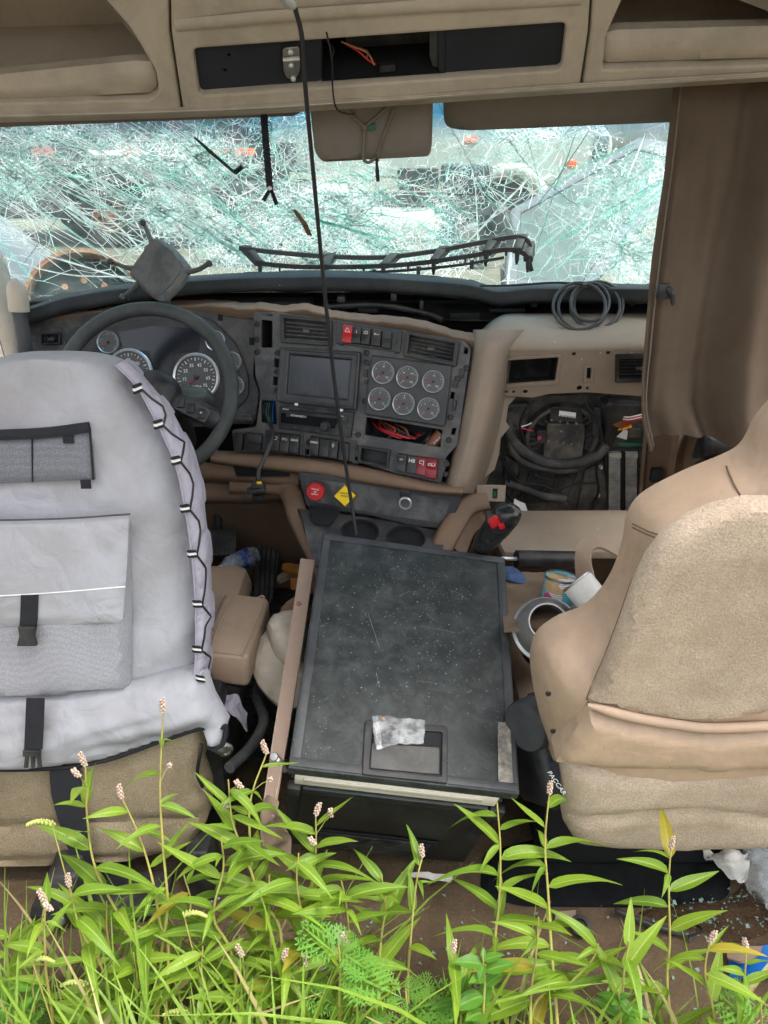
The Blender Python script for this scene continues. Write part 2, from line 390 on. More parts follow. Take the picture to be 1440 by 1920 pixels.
b = MB(); b.abox(-1.11, 1.11, .84, 2.08, 1.93, 1.98); struct(b.build('cab_roof', tanh))

# ================================================================== yard behind the glass
def wheel(parent, c, r, w, hubm, axis=(0, -1, 0), tm=None):
    o = MB().lathe(c, axis, [(r * .58, -w / 2), (r * .9, -w / 2), (r, -w * .3), (r, w * .3), (r * .93, w / 2), (r * .58, w / 2)], 36, cap0=True, cap1=False).build('wheel', tm or tyrem, parent)
    MB().lathe(c, axis, [(r * .58, w * .45), (r * .54, w * .5), (r * .46, w * .2), (r * .3, w * .15), (r * .26, w * .4), (r * .1, w * .5), (.01, w * .5)], 28, cap0=False).build('rim', hubm, o)
    a = V(axis).normalized(); x = a.orthogonal().normalized(); y = a.cross(x); d = MB()
    for i in range(10):
        t = 2 * pi * i / 10; p = V(c) + a * w * .2 + (x * cos(t) + y * sin(t)) * r * .38; d.lathe(p, a, [(r * .06, -.01), (r * .06, .012)], 8)
    d.build('wheel_holes', blkm, o); return o
def dark_truck():
    Y = 15.0; t = thing('flatbed_truck', 'dark grey flatbed truck with red side lamps behind the left half of the windshield', 'truck', (-6, Y, GZ))
    A, Z0 = -11.0, GZ
    MB().abox(-12, -1.7, Y, Y + 2.4, 1.28, 1.62).build('deck', dpaint, t, .03)
    MB().abox(-12, -2.2, Y + .1, Y + 2.3, 1.62, 2.7).build('body', dpaint, t, .04)
    for i in range(8):
        x = -11.6 + i * 1.25; MB().abox(x, x + .09, Y - .04, Y + .1, 1.62, 2.65).build('stake', blk, t, .01)
    MB().abox(-12, -1.9, Y + .5, Y + .7, .75, 1.2).build('chassis_rail', blk, t)
    MB().abox(-12, -1.9, Y + 1.7, Y + 1.9, .75, 1.2).build('chassis_rail', blk, t)
    for x in (-8.2, -5.05, -3.95, -2.5): wheel(t, (x, Y + .25, GZ + .52), .52, .3, rustm if x < -4 else wpaint)
    MB().abox(-7.3, -5.9, Y + .2, Y + .8, .35, .95).build('tool_box', blk, t, .03)
    for x, m in ((-6.0, redl), (-4.45, redl), (-2.9, orgl), (-2.45, orgl)):
        MB().abox(x - .17, x + .17, Y - .05, Y - .003, 1.4, 1.53).build('side_lamp', m, t, .01)
    MB().abox(-5.2, -4.1, Y - .03, Y - .003, 1.42, 1.5).build('reflective_strip', white, t)
dark_truck()
def white_truck():
    Y = 16.5; t = thing('white_truck', 'white truck with bulging hood parked behind the right half of the windshield', 'truck', (3, Y, GZ))
    prof = [(-1.9, 1.15), (-1.9, 2.2), (-1.4, 3.6), (.9, 3.6), (1.2, 2.75), (3.2, 2.35), (4.6, 2.1), (4.95, 1.7), (4.95, .85), (4.2, .78), (1.5, .95)]
    pl = Pl((0, Y, 0), (1, Y, 0), (0, Y, 1)); plate('body', wpaint, t, pl, rnd(prof, .15), thick=2.2, bev=.12, off=-2.2)
    plate('side_window', winm, t, pl, rnd([(-.9, 2.55), (-.8, 3.35), (.6, 3.35), (.95, 2.75), (.95, 2.5)], .06), thick=.03, off=.0)
    plate('door', wpaint, t, pl, rnd([(-1.0, 1.05), (-1.0, 2.45), (1.0, 2.45), (1.0, 1.05)], .08), thick=.03, off=-.005)
    f = MB(); c = V((2.95, Y - .12, GZ + .55))
    arc = [c + V((cos(a), 0, sin(a))) * .74 for a in [radians(170 - i * 16) for i in range(11)]]
    f.tube(arc, .13, 10); f.build('fender', wpaint, t)
    for x in (2.95, -4.2, -5.5): wheel(t, (x, Y + .12, GZ + .55), .55, .32, white)
    MB().abox(-7.6, -1.9, Y + .4, Y + .7, .8, 1.1).build('chassis_rail', blk, t)
    MB().lathe((-1.6, Y + .1, .62), (1, 0, 0), [(.02, 0), (.3, 0), (.33, .05), (.33, 1.35), (.3, 1.4), (.02, 1.4)], 24).build('fuel_tank', steel, t)
    MB().abox(4.9, 5.15, Y - .1, Y + 2.2, .5, .85).build('bumper', steel, t, .05)
    MB().abox(4.55, 4.85, Y - .06, Y + .02, 1.3, 1.75).build('headlamp', winm, t, .04)
    MB().abox(2.05, 2.3, Y - .05, Y + .02, 1.62, 1.74).build('marker_lamp', orgl, t, .02)
    MB().abox(4.05, 4.25, Y - .05, Y + .02, 1.2, 1.33).build('marker_lamp', orgl, t, .02)
    for z in (2.9, 3.2): MB().tube([(-1.2, Y - .1, z), (-1.5, Y - .25, z)], .03).build('mirror_arm', blk, t)
    MB().abox(-1.62, -1.4, Y - .4, Y - .15, 2.7, 3.4).build('mirror', blk, t, .04)
    MB().abox(-7.4, -2.3, Y - .05, Y + 2.2, 1.15, 1.5).build('flat_deck', wpaint, t, .03)
white_truck()
for o_ in list(bpy.data.objects):
    if o_.name.startswith('white_truck'): o_.location.x -= .5
def grey_car():
    t = thing('wrecked_windshield_frame', 'loose greenish windshield in a grey frame leaning outside the right of the windshield', 'windshield', P(1120, 520, 3.7))
    pl = Pl(P(960, 470, 3.6), P(1240, 470, 4.0), P(1100, 300, 4.4))
    o = pl.poly([(945, 545), (958, 395), (1195, 262), (1275, 275), (1290, 330), (1105, 545)])
    inn = pl.poly([(968, 530), (975, 405), (1190, 285), (1250, 300), (1090, 530)])
    m = mat('mint_cracked_glass', c8(52, 68, 65), .3, .35, 5, .3, 40, dust=(c8(76, 94, 89), .7, 9))
    plate('pane', m, t, pl, inn, thick=.008, bev=.001, off=.004)
    plate('frame', gpaint, t, pl, o, [inn[::-1]], thick=.05, bev=.012, off=-.03)
    MB().tube([pl.hit(1110, 540, -.05), P(1110, 640, 4.2)], .03).build('leg', gpaint, t)
    MB().tube([pl.hit(950, 500, -.05), P(955, 640, 3.8)], .03).build('leg', gpaint, t)
    q = Pl(P(900, 430, 3.3), P(990, 430, 3.3), P(900, 380, 3.3)); b = MB()
    b.puff(q, rnd(q.poly([(893, 400), (925, 382), (948, 378), (962, 425), (992, 455), (975, 470), (905, 475)]), .02), .06, .05, .03, .02)
    tag(b.build('door_mirror', blk), 'black door mirror housing outside beyond the long grille strip', 'mirror')
    h = MB(); h.surf([[P(-160, 380, 4.6), P(-20, 395, 4.4), P(60, 450, 4.2), P(90, 490, 4.1)], [P(-160, 440, 4.0), P(-20, 450, 3.8), P(80, 490, 3.7), P(105, 530, 3.6)], [P(-160, 600, 3.4), P(-20, 600, 3.2), P(80, 610, 3.2), P(115, 620, 3.2)]], 16, 12, .03)
    tag(h.build('engine_hood', gpaint), 'grey hood panel outside the lower left corner of the windshield', 'hood')
grey_car()
def chassis():
    Y = 12.5; t = thing('backdrop_chassis', 'dark stripped truck chassis added as a dark backdrop behind the centre of the windshield', 'chassis', (-1, Y, GZ))  # invented chassis, added to darken the view behind the cracked glass
    for dy in (0, .8): MB().abox(-2.6, 2.3, Y + dy, Y + dy + .12, .62, .88).build('frame_rail', blk, t, .01)
    for x in (-2.2, -1.2, -.2, .8, 1.8): MB().abox(x, x + .12, Y + .125, Y + .795, .66, .84).build('cross_member', blkm, t)
    for x in (-2.0, -.95, 1.35): wheel(t, (x, Y - .1, GZ + .5), .5, .3, steel if x > 0 else rustm)
    MB().lathe((-.3, Y - .15, .45), (1, 0, 0), [(.02, 0), (.25, 0), (.27, .04), (.27, 1.0), (.25, 1.04), (.02, 1.04)], 24).build('fuel_tank', wpaint, t)
    MB().abox(-2.6, -1.4, Y - .1, Y + .9, .9, 1.05).build('fifth_wheel_plate', blk, t, .04)
    MB().abox(.9, 1.6, Y - .2, Y + .9, .9, 1.3).build('engine_block', dpaint, t, .06); MB().abox(.2, .8, Y - .3, Y + .2, .95, 1.25).build('battery_box', blk, t, .03)
chassis()
def rust_wheel():
    c = P(165, 585, 3.35); ax = (CAM - c).normalized() + V((0, 0, .12)); r = .262
    t = thing('rusty_wheel', 'rust-edged steel truck wheel lying outside behind the phone holder', 'wheel', c)
    MB().lathe(c, ax, [(r * .97, -.1), (r, 0), (r * .99, .02), (r * .93, .02), (r * .91, 0), (r * .89, -.08)], 48, cap0=False, cap1=False, closed=True).build('rim_flange', rustm, t)
    MB().lathe(c, ax, [(r * .9, -.07), (r * .62, -.035), (r * .3, -.03)], 40, cap0=False, cap1=False).build('disc', blkm, t)
    MB().lathe(c, ax, [(r * .31, -.04), (r * .3, .0), (r * .22, .01), (.01, .012)], 32, cap0=False).build('hub', woodb, t)
    a = V(ax).normalized(); x = a.orthogonal().normalized(); y = a.cross(x)
    for i in range(10):
        th = 2 * pi * (i + .3) / 10; p = c + a * -.034 + (x * cos(th) + y * sin(th)) * r * .52
        MB().lathe(p, a, [(.014, -.004), (.014, .006), (.004, .007)], 10).build('stud_hole', rustm, t)
rust_wheel()

# ================================================================== broken windshield
def WS(px, py, h=0):
    t = (600 - py) / 480; u = (px - 640) / 700
    return P(px, py, 2.64 - .52 * t - .16 * u * u - h)
def windshield():
    t = thing('windshield', 'shattered windshield crazed with white and mint green cracks', 'windshield', WS(640, 600))
    m = bpy.data.materials.new('crazed_glass'); m.use_nodes = True; n = NT(m); n.n.remove(n.n['Principled BSDF']); out = n.n['Material Output']
    co = n.new('TexCoord').outputs['Object']
    wp = n.new('TexNoise'); wp.inputs['Scale'].default_value = 9; n.ln(co, wp.inputs['Vector'])
    mx = n.new('VectorMath', operation='MULTIPLY_ADD'); n.ln(wp.outputs['Color'], mx.inputs[0]); mx.inputs[1].default_value = (.022, .022, .022); n.ln(co, mx.inputs[2]); cw = mx.outputs[0]
    tot = None; cr = n.new('Attribute', attribute_name='crush').outputs['Fac']
    for sc, wd, lo, hi, sd in ((13, .014, .46, .58, 1.5), (34, .03, .52, .64, 2.2), (80, .07, .57, .70, 3.0)):
        vo = n.new('TexVoronoi', feature='DISTANCE_TO_EDGE'); vo.inputs['Scale'].default_value = sc; n.ln(cw, vo.inputs['Vector'])
        e = n.rng(vo.outputs[0], wd * .3, wd, 1, 0); e = n.math('MULTIPLY', e, n.math('ADD', n.rng(n.noise(co, sd * 1.6, 4), lo, hi), cr))
        tot = e if tot is None else n.math('MAXIMUM', tot, e)
    haze = n.math('ADD', n.rng(n.noise(co, 3.2, 8, .7), .40, .78, .02, .15), n.math('MULTIPLY', n.math('MULTIPLY', cr, n.rng(n.noise(co, 55, 6, .8), .35, .65)), .45))
    fac = n.math('MINIMUM', n.math('ADD', n.math('MULTIPLY', tot, .8), haze), .95)
    at = n.new('Attribute', attribute_name='band'); band = n.rng(at.outputs['Fac'], .55, .8)
    tc = n.mix(band, (.74, .88, .85, 1), c8(60, 150, 200))
    tr = n.new('BsdfTransparent'); n.ln(tc, tr.inputs[0])
    cc = n.mix(n.rng(n.noise(co, 14, 3), .4, .6), (.32, .50, .47, 1), (.58, .66, .64, 1))
    tl = n.new('BsdfTranslucent'); df = n.new('BsdfDiffuse'); n.ln(cc, tl.inputs[0]); n.ln(cc, df.inputs[0])
    a = n.new('MixShader'); a.inputs[0].default_value = .15; n.ln(tl.outputs[0], a.inputs[1]); n.ln(df.outputs[0], a.inputs[2])
    g = n.new('BsdfGlossy'); g.inputs['Roughness'].default_value = .08; g.inputs[0].default_value = (.9, 1, .97, 1)
    c = n.new('MixShader'); c.inputs[0].default_value = .05; n.ln(tr.outputs[0], c.inputs[1]); n.ln(g.outputs[0], c.inputs[2])
    d = n.new('MixShader'); n.ln(fac, d.inputs[0]); n.ln(c.outputs[0], d.inputs[1]); n.ln(a.outputs[0], d.inputs[2]); n.ln(d.outputs[0], out.inputs[0])
    b = MB(); N, R = 130, 44
    pxs = [-160 + i * 1520 / N for i in range(N + 1)]; pys = [600 - j * 480 / R for j in range(R + 1)]
    b.add([WS(x, y) for x in pxs for y in pys], [(i * (R + 1) + j, (i + 1) * (R + 1) + j, (i + 1) * (R + 1) + j + 1, i * (R + 1) + j + 1) for i in range(N) for j in range(R)])
    o = b.build('pane', m, t); at = o.data.attributes.new('band', 'FLOAT', 'POINT')
    at.data.foreach_set('value', [max(0, min(1, (v.co.z - 1.32) / .28)) for v in o.data.vertices])
    CR = ((22, 330, 55, 50), (383, 297, 60, 45), (310, 395, 40, 35), (440, 455, 80, 45), (550, 410, 70, 60), (655, 390, 70, 70), (720, 480, 110, 40), (1200, 500, 50, 50), (1230, 330, 25, 60), (250, 290, 90, 30), (1000, 250, 110, 22), (830, 420, 35, 60), (90, 250, 80, 20))
    ca = o.data.attributes.new('crush', 'FLOAT', 'POINT'); ca.data.foreach_set('value', [min(1, sum(math.exp(-((x - a_) / c_) ** 2 - ((y - b_) / d_) ** 2) for a_, b_, c_, d_ in CR)) for x in pxs for y in pys])
    # crack ridges
    def cm(nm, col, tr_=.8):
        q = bpy.data.materials.new(nm); q.use_nodes = True; z = NT(q); z.n.remove(z.n['Principled BSDF'])
        A, B, C = z.new('BsdfTranslucent'), z.new('BsdfDiffuse'), z.new('MixShader'); C.inputs[0].default_value = 1 - tr_
        cco = z.new('TexCoord').outputs['Object']; kk = z.mix(z.rng(z.noise(cco, 30, 3), .35, .65), k(col, .72), col)
        z.ln(kk, A.inputs[0]); z.ln(kk, B.inputs[0]); z.ln(A.outputs[0], C.inputs[1]); z.ln(B.outputs[0], C.inputs[2]); z.ln(C.outputs[0], z.n['Material Output'].inputs[0]); return q
    ms = [('white_cracks', cm('crack_white', (.92, .95, .94, 1))), ('mint_cracks', cm('crack_mint', (.55, .84, .78, 1))), ('dark_cracks', cm('crack_dark', (.16, .34, .33, 1), .5))]
    L = [MB(), MB(), MB()]; R_ = random.Random(5)
    def seg(pts, w, ci):
        w *= (.8 if ci == 2 else 1.35); W = [WS(*p, .004) for p in pts]; vs = []
        for i, q in enumerate(W):
            tg = (W[min(i + 1, len(W) - 1)] - W[max(i - 1, 0)]); s_ = tg.cross(V((0, -1, .9))).normalized(); ww = w * (1 if 0 < i < len(W) - 1 else .35) * R_.uniform(.7, 1.3)
            vs += [q - s_ * ww, q + V((0, -.0012, .001)), q + s_ * ww]
        fs = []
        for i in range(len(W) - 1): a = i * 3; fs += [(a, a + 1, a + 4, a + 3), (a + 1, a + 2, a + 5, a + 4)]
        L[ci].add(vs, fs)
    def pick(): return R_.choices((0, 1, 2), (6, 3, .4))[0]
    def line(x, y, ang, ln, w, ci=None, wob=.12, curve=0):
        ci = pick() if ci is None else ci; st = 14; pts = [(x, y)]; a = ang; n_ = max(2, int(ln / st))
        for _ in range(n_):
            a += R_.gauss(0, wob) + curve; x += cos(a) * st; y += sin(a) * st
            if not (-150 < x < 1350 and 130 < y < 595): break
            pts.append((x, y))
        if len(pts) > 1: seg(pts, w, ci)
    imp = [(25, 330, 46, 210), (383, 300, 60, 180), (305, 395, 46, 150), (430, 455, 40, 150), (560, 405, 60, 190), (660, 395, 70, 170), (720, 470, 50, 160), (1180, 470, 66, 190), (1150, 350, 40, 150), (890, 330, 30, 150), (175, 300, 26, 130), (960, 280, 24, 120), (500, 240, 34, 120), (60, 240, 26, 120)]
    for x, y, nn, ln in imp:
        nn = int(nn * .9)
        for _ in range(nn):
            a = R_.uniform(0, 2 * pi); r0 = R_.uniform(2, 40); line(x + cos(a) * r0, y + sin(a) * r0 * .8, a, R_.uniform(.25, 1) ** 1.5 * ln, R_.choice((.0005, .0006, .0009, .0014)), wob=.2)
        for _ in range(int(nn * 1.5)):
            a = R_.uniform(0, 2 * pi); r0 = R_.choice((14, 22, 31, 42, 56, 75, 95)) * R_.uniform(.93, 1.07); line(x + cos(a) * r0, y + sin(a) * r0 * .75, a + pi / 2 + .2, R_.uniform(20, 70), R_.choice((.0005, .0008, .0011)), wob=.12, curve=14 / r0)
    for x, y, a, ln, w, ci in ((20, 235, .55, 420, .0022, 0), (60, 232, .58, 380, .0016, 0), (0, 318, .5, 380, .002, 0), (0, 370, .48, 300, .0016, 0), (0, 455, .28, 300, .0022, 0), (0, 480, .3, 260, .0016, 0), (120, 240, .62, 420, .0016, 0), (180, 330, .55, 330, .002, 1), (150, 240, .6, 330, .0013, 0),
                               (300, 235, .75, 330, .0016, 1), (340, 300, .85, 260, .0026, 1), (230, 480, -.6, 330, .0026, 0), (350, 455, -.62, 250, .002, 1), (40, 500, -.95, 160, .0016, 2), (0, 400, -.9, 120, .0012, 2), (30, 250, .62, 440, .001, 0), (0, 345, .52, 330, .001, 0), (60, 300, .5, 400, .0012, 0), (200, 236, .62, 300, .0012, 0),
                               (850, 480, -.72, 470, .0028, 0), (860, 440, -.45, 260, .0018, 0), (900, 300, .5, 200, .0016, 0), (985, 250, 1.2, 300, .0018, 1), (940, 245, .9, 220, .0013, 2), (1000, 480, -.8, 280, .003, 0), (1050, 500, -.75, 260, .0022, 1), (1010, 380, -.95, 170, .0022, 2), (880, 300, 1.25, 200, .0014, 0), (960, 500, -.55, 330, .0018, 1),
                               (1080, 250, 2.0, 250, .0016, 2), (820, 190, 1.1, 250, .0016, 2), (910, 250, 2.2, 200, .0014, 0), (1240, 240, 1.85, 300, .0026, 1), (1255, 260, 1.8, 300, .002, 0), (1210, 250, 1.9, 260, .0014, 0)):
        line(x, y, a, ln, w, ci, wob=.035)
    for _ in range(26):   # sheaves of parallel cracks
        x, y = R_.choice(((R_.uniform(-20, 330), R_.uniform(250, 450)), (R_.uniform(1020, 1200), R_.uniform(380, 530)), (R_.uniform(420, 700), R_.uniform(300, 480))))
        a = R_.choice((.52, .6, -.7, .15)) if x < 1000 else R_.choice((-.65, -.5, .35))
        for q in range(R_.randint(2, 5)): line(x + q * R_.uniform(2, 6), y - q * R_.uniform(5, 11), a + R_.gauss(0, .04), R_.uniform(30, 110), R_.choice((.0005, .0007, .001)), wob=.05)
    for _ in range(46):   # long bundles running down to the right
        x, y = R_.uniform(-90, 360), R_.uniform(225, 420); a = R_.gauss(.56, .07)
        for q in range(R_.randint(1, 4)): line(x + q * R_.uniform(3, 8), y - q * R_.uniform(4, 9), a + R_.gauss(0, .02), R_.uniform(90, 300), R_.choice((.0006, .0008, .0011, .0015)), R_.choice((0, 0, 0, 1)), wob=.025)
    for _ in range(60):   # bowed slivers between them
        line(R_.uniform(-20, 420), R_.uniform(235, 430), R_.choice((-.1, .05, .75, .9)), R_.uniform(30, 80), R_.choice((.0008, .0012, .0016)), 0, wob=.03, curve=R_.choice((-.1, .1)))
    # wide mint bands where the laminate sheared
    bm_ = bpy.data.materials.new('crack_band'); bm_.use_nodes = True; z = NT(bm_); z.n.remove(z.n['Principled BSDF']); A_, T_, M_ = z.new('BsdfTranslucent'), z.new('BsdfTransparent'), z.new('MixShader')
    A_.inputs[0].default_value = (.52, .82, .76, 1); T_.inputs[0].default_value = (.7, .95, .88, 1); z.ln(z.rng(z.noise(z.new('TexCoord').outputs['Object'], 60, 6, .8), .35, .65, .85, .2), M_.inputs[0]); z.ln(A_.outputs[0], M_.inputs[1]); z.ln(T_.outputs[0], M_.inputs[2]); z.ln(M_.outputs[0], z.n['Material Output'].inputs[0])
    L.append(MB()); ms.append(('shear_bands', bm_))
    for _ in range(20):
        x, y = R_.choice(((R_.uniform(-60, 420), R_.uniform(230, 420)), (R_.uniform(450, 820), R_.uniform(300, 480)), (R_.uniform(980, 1230), R_.uniform(280, 500))))
        line(x, y, R_.gauss(.6, .15) if x < 900 else R_.gauss(-.75, .2), R_.uniform(50, 190), R_.uniform(.002, .006), 3, wob=.05)
    # shard network: cells of broken glass, dense where the pane is crushed
    dens = [(x_, y_, a_, b_) for x_, y_, a_, b_ in [(330, 290, 120, 45), (440, 440, 150, 60), (650, 400, 120, 90), (740, 470, 110, 50), (1185, 440, 55, 90), (80, 270, 90, 50), (540, 270, 80, 60), (1000, 260, 120, 30), (20, 330, 40, 40), (860, 370, 60, 90)]]
    pts = []
    for x, y, sx, sy in dens:
        for _ in range(int(sx * sy / (36 if x < 480 else 22))): pts.append((R_.gauss(x, sx * .62), R_.gauss(y, sy * .62)))
    for _ in range(260): pts.append((R_.uniform(-100, 1290), R_.uniform(170, 570)))
    pts = [p for p in pts if -140 < p[0] < 1330 and 140 < p[1] < 590]
    vo, eo, fo, *_ = delaunay_2d_cdt([V(p) for p in pts], [], [], 0, 1e-4)
    ed = {}
    for f_ in fo:
        g_ = sum((vo[i] for i in f_), V((0, 0))) / len(f_)
        for i in range(len(f_)): ed.setdefault(tuple(sorted((f_[i], f_[i - 1]))), []).append(g_)
    for A, B in [e_ for e_ in ed.values() if len(e_) == 2]:
        ln = (A - B).length
        if .5 < ln < 62 and R_.random() < .8:
            M_ = (A + B) / 2 + V((R_.gauss(0, ln * .05), R_.gauss(0, ln * .05))); seg([tuple(A), tuple(M_), tuple(B)], R_.choice((.0004, .0005, .0006, .0009, .0013)), pick())
    # crushed, granular spots
    for x, y, s_, nn in ((22, 330, 20, 260), (383, 297, 24, 300), (310, 397, 20, 160), (440, 455, 26, 220), (545, 405, 34, 420), (650, 385, 26, 260), (700, 480, 40, 240), (1180, 430, 40, 320), (1200, 500, 30, 240), (470, 420, 50, 200), (250, 300, 60, 150), (1120, 320, 40, 150)):
        for _ in range(nn):
            cx, cy, r = R_.gauss(x, s_), R_.gauss(y, s_ * .8), R_.uniform(1.0, 3.4); a = R_.uniform(0, 6.3)
            if not (130 < cy < 590): continue
            L[R_.choices((0, 1), (3, 2))[0]].add([WS(cx + cos(a + q) * r * R_.uniform(.5, 1.4), cy + sin(a + q) * r, .003 + R_.uniform(0, .003)) for q in (0, 2.1, 4.2)], [(0, 1, 2)])
    for (nm, mm), l in zip(ms, L): l.build(nm, mm, o)['kind'] = 'stuff'
    # torn wiper pieces caught against the glass
    g = MB(); g.tube([WS(365, 258, .01), WS(395, 285, .012), WS(440, 324, .014)], [.006, .009, .008], 6, flat=.4); g.tube([WS(440, 324, .014), WS(455, 312, .012)], .008, 6, flat=.5)
    tag(g.build('torn_wiper', blk), 'broken wiper blade arm lying against the cracked glass', 'wiper')
    g = MB(); g.tube([WS(552, 394, .01), WS(570, 418, .012), WS(580, 440, .012)], [.009, .013, .011], 6, flat=.3)
    tag(g.build('rubber_scrap', brownc), 'small torn brown scrap stuck on the glass below the forked strap', 'scrap')
windshield()

# ================================================================== overhead console
HP = Pl(P(340, 208, 1.74), P(1090, 160, 1.70), P(700, 0, 1.60))
insm = mat('insert_black', c8(26, 31, 38), .55, .15, 6, .15, 600, dust=(c8(52, 55, 58), .3, 6))
def header():
    t = thing('overhead_console', 'tan overhead console with black insert and open shelves above the windshield', 'console', P(700, 190, 1.7))
    q = HP.poly
    lo = [(-260, 226), (340, 207)]
    # left shelf pod, centre, right shelf pod
    plate('shelf_panel', tanh, t, HP, q([(-300, 222), (339, 207), (317, 60), (312, -160), (-300, -160)]), [rnd(q([(-290, 200), (278, 186), (297, 172), (292, 135), (245, 55), (175, -25), (120, -70), (-290, -70)]), .01)], thick=.03, bev=.006, off=-.03)
    plate('centre_panel', tanh, t, HP, q([(343, 207), (690, 188), (1088, 161), (1103, 60), (1116, -160), (316, -160), (321, 60)]), [rnd(q([(362, 92), (1062, 43), (1052, 130), (374, 178)]), .012)[::-1]], thick=.03, bev=.006, off=-.029)
    plate('shelf_panel', tanh, t, HP, q([(1092, 160), (1700, 124), (1700, -160), (1120, -160), (1107, 60)]), [rnd(q([(1130, 130), (1700, 112), (1700, -80), (1200, -60), (1165, 5), (1136, 70)]), .008)], thick=.03, bev=.006, off=-.03)
    for pts in ([(300, 215), (352, 212), (335, -160), (300, -160)], [(1076, 170), (1104, 168), (1130, -160), (1096, -160)]): plate('seam_light_stop', tanh, t, HP, q(pts), thick=.006, bev=.001, off=-.042)  # strips added behind the seams to stop outside light leaking through
    plate('insert_light_stop', blkm, t, HP, q([(350, 84), (600, 68), (600, 168), (366, 186)]), thick=.004, bev=.001, off=-.036)  # dark plate added behind the insert, blocks light at the screw holes
    # raised cushion line above the insert
    MB().tube([HP.hit(330, 48, .0), HP.hit(480, 34, .006), HP.hit(760, 14, .006), HP.hit(1090, -2, 0)], .012, 8, flat=.5).build('rib', tanh, t)
    # shelf bins: lip fronts, floors and backs
    for nm, pts in (('shelf_lip', [(-290, 160), (0, 149), (250, 124), (281, 125), (291, 150), (292, 172), (280, 184), (0, 200), (-290, 208)]), ('shelf_lip', [(1134, 72), (1160, 66), (1700, 52), (1700, 112), (1140, 127), (1131, 122)])):
        b = MB(); b.puff(HP, q(pts), .012, .02, .02, .018, off=-.016); b.build(nm, tanh, t)
    for pts in ([(-290, 200), (290, 184), (290, 130), (120, -70), (-290, -70)], [(1132, 130), (1700, 112), (1700, -80), (1190, -60), (1134, 60)]):
        b = MB(); uv = q(pts); n = len(uv); f = [HP.w(u, v, -.02) for u, v in uv]; r = [HP.w(u, v * .97, -.24) for u, v in uv]
        b.add(f + r, [(i, (i + 1) % n, (i + 1) % n + n, i + n) for i in range(n)] + [tuple(range(n, 2 * n))]); b.build('shelf_recess', tanh, t)
    # black insert, with the radio bay left open
    plate('insert_panel', insm, t, HP, rnd(q([(360, 93), (603, 76), (603, 160), (374, 178)]), .01), [[(HP.uv(x, y)[0] + .0035 * cos(a), HP.uv(x, y)[1] + .0035 * sin(a)) for a in [i * pi / 5 for i in range(10)]] for x, y in ((428, 112), (421, 141))], thick=.008, bev=.001, off=-.022)
    plate('insert_panel', insm, t, HP, rnd(q([(822, 59), (1062, 43), (1053, 130), (822, 146)]), .01), thick=.008, bev=.001, off=-.022)
    b = MB(); uv = q([(603, 74), (836, 58), (836, 144), (603, 160)]); f = [HP.w(u, v, -.012) for u, v in uv]; r = [HP.w(u, v, -.19) for u, v in uv]
    b.add(f + r, [(i, (i + 1) % 4, (i + 1) % 4 + 4, i + 4) for i in range(4)] + [(4, 5, 6, 7)]); b.build('radio_bay', blkm, t)
    plate('bay_floor_plate', blk, t, HP, q([(640, 118), (815, 106), (822, 142), (650, 154)]), thick=.01, off=-.11)
    plate('bay_bracket', blk, t, HP, q([(806, 70), (822, 68), (822, 140), (812, 138), (806, 120)]), thick=.02, off=-.04)
    plate('bay_bracket', blk, t, HP, q([(712, 136), (740, 134), (742, 146), (712, 149)]), thick=.012, off=-.03)
    for c0, m, pts in ((0, mat('copper_wire', c8(190, 120, 80), .4, .2, 30, 0, metal=.6), [(640, 78), (665, 88), (690, 100), (702, 122)]), (1, redp, [(648, 82), (672, 96), (690, 112), (704, 120)]), (2, cordt, [(650, 84), (680, 92), (690, 98), (688, 108)]), (3, cordm, [(604, 70), (625, 90), (622, 110)])):
        MB().tube(spl([HP.hit(x, y, -.05 + i * .012) for i, (x, y) in enumerate(pts)], 14), .0018, 6).build('wire', m, t)
    # latch clip
    lt = plate('latch', steel, t, HP, rnd(q([(529, 96), (561, 92), (563, 135), (556, 153), (538, 154), (531, 140)]), .008), thick=.004, off=-.012)
    MB().tube([HP.hit(531, 112, -.004), HP.hit(562, 109, -.004)], .004, 8).build('hinge_pin', chrome, lt)
    for x, y in ((545, 97), (546, 122), (550, 147)): MB().lathe(HP.hit(x, y, -.008), HP.n, [(.005, 0), (.005, .003), (.002, .005)], 12).build('screw', chrome, lt)
    plate('latch_base', blkm, t, HP, rnd(q([(523, 90), (566, 85), (568, 140), (558, 158), (534, 160), (525, 142)]), .01), thick=.003, off=-.0155)
    # rounded lower lip
    b = MB(); b.surf([[HP.hit(-300, 216, 0), HP.hit(339, 201, 0), HP.hit(690, 182, 0), HP.hit(1088, 155, 0), HP.hit(1700, 118, 0)], [HP.hit(-300, 228, .008), HP.hit(339, 211, .008), HP.hit(690, 192, .008), HP.hit(1088, 164, .008), HP.hit(1700, 128, .008)], [P(-300, 230, 1.80), P(339, 214, 1.80), P(690, 195, 1.80), P(1088, 168, 1.79), P(1700, 130, 1.78)], [P(-300, 212, 2.02), P(339, 196, 2.02), P(690, 175, 2.02), P(1088, 150, 2.02), P(1700, 115, 2.02)]], 30, 12, .006)
    b.build('lower_lip', tanh, t)
    MB().abox(-1.05, 1.05, 1.60, 2.05, 1.80, 1.92).build('roof_frame', tanh, t)
header()
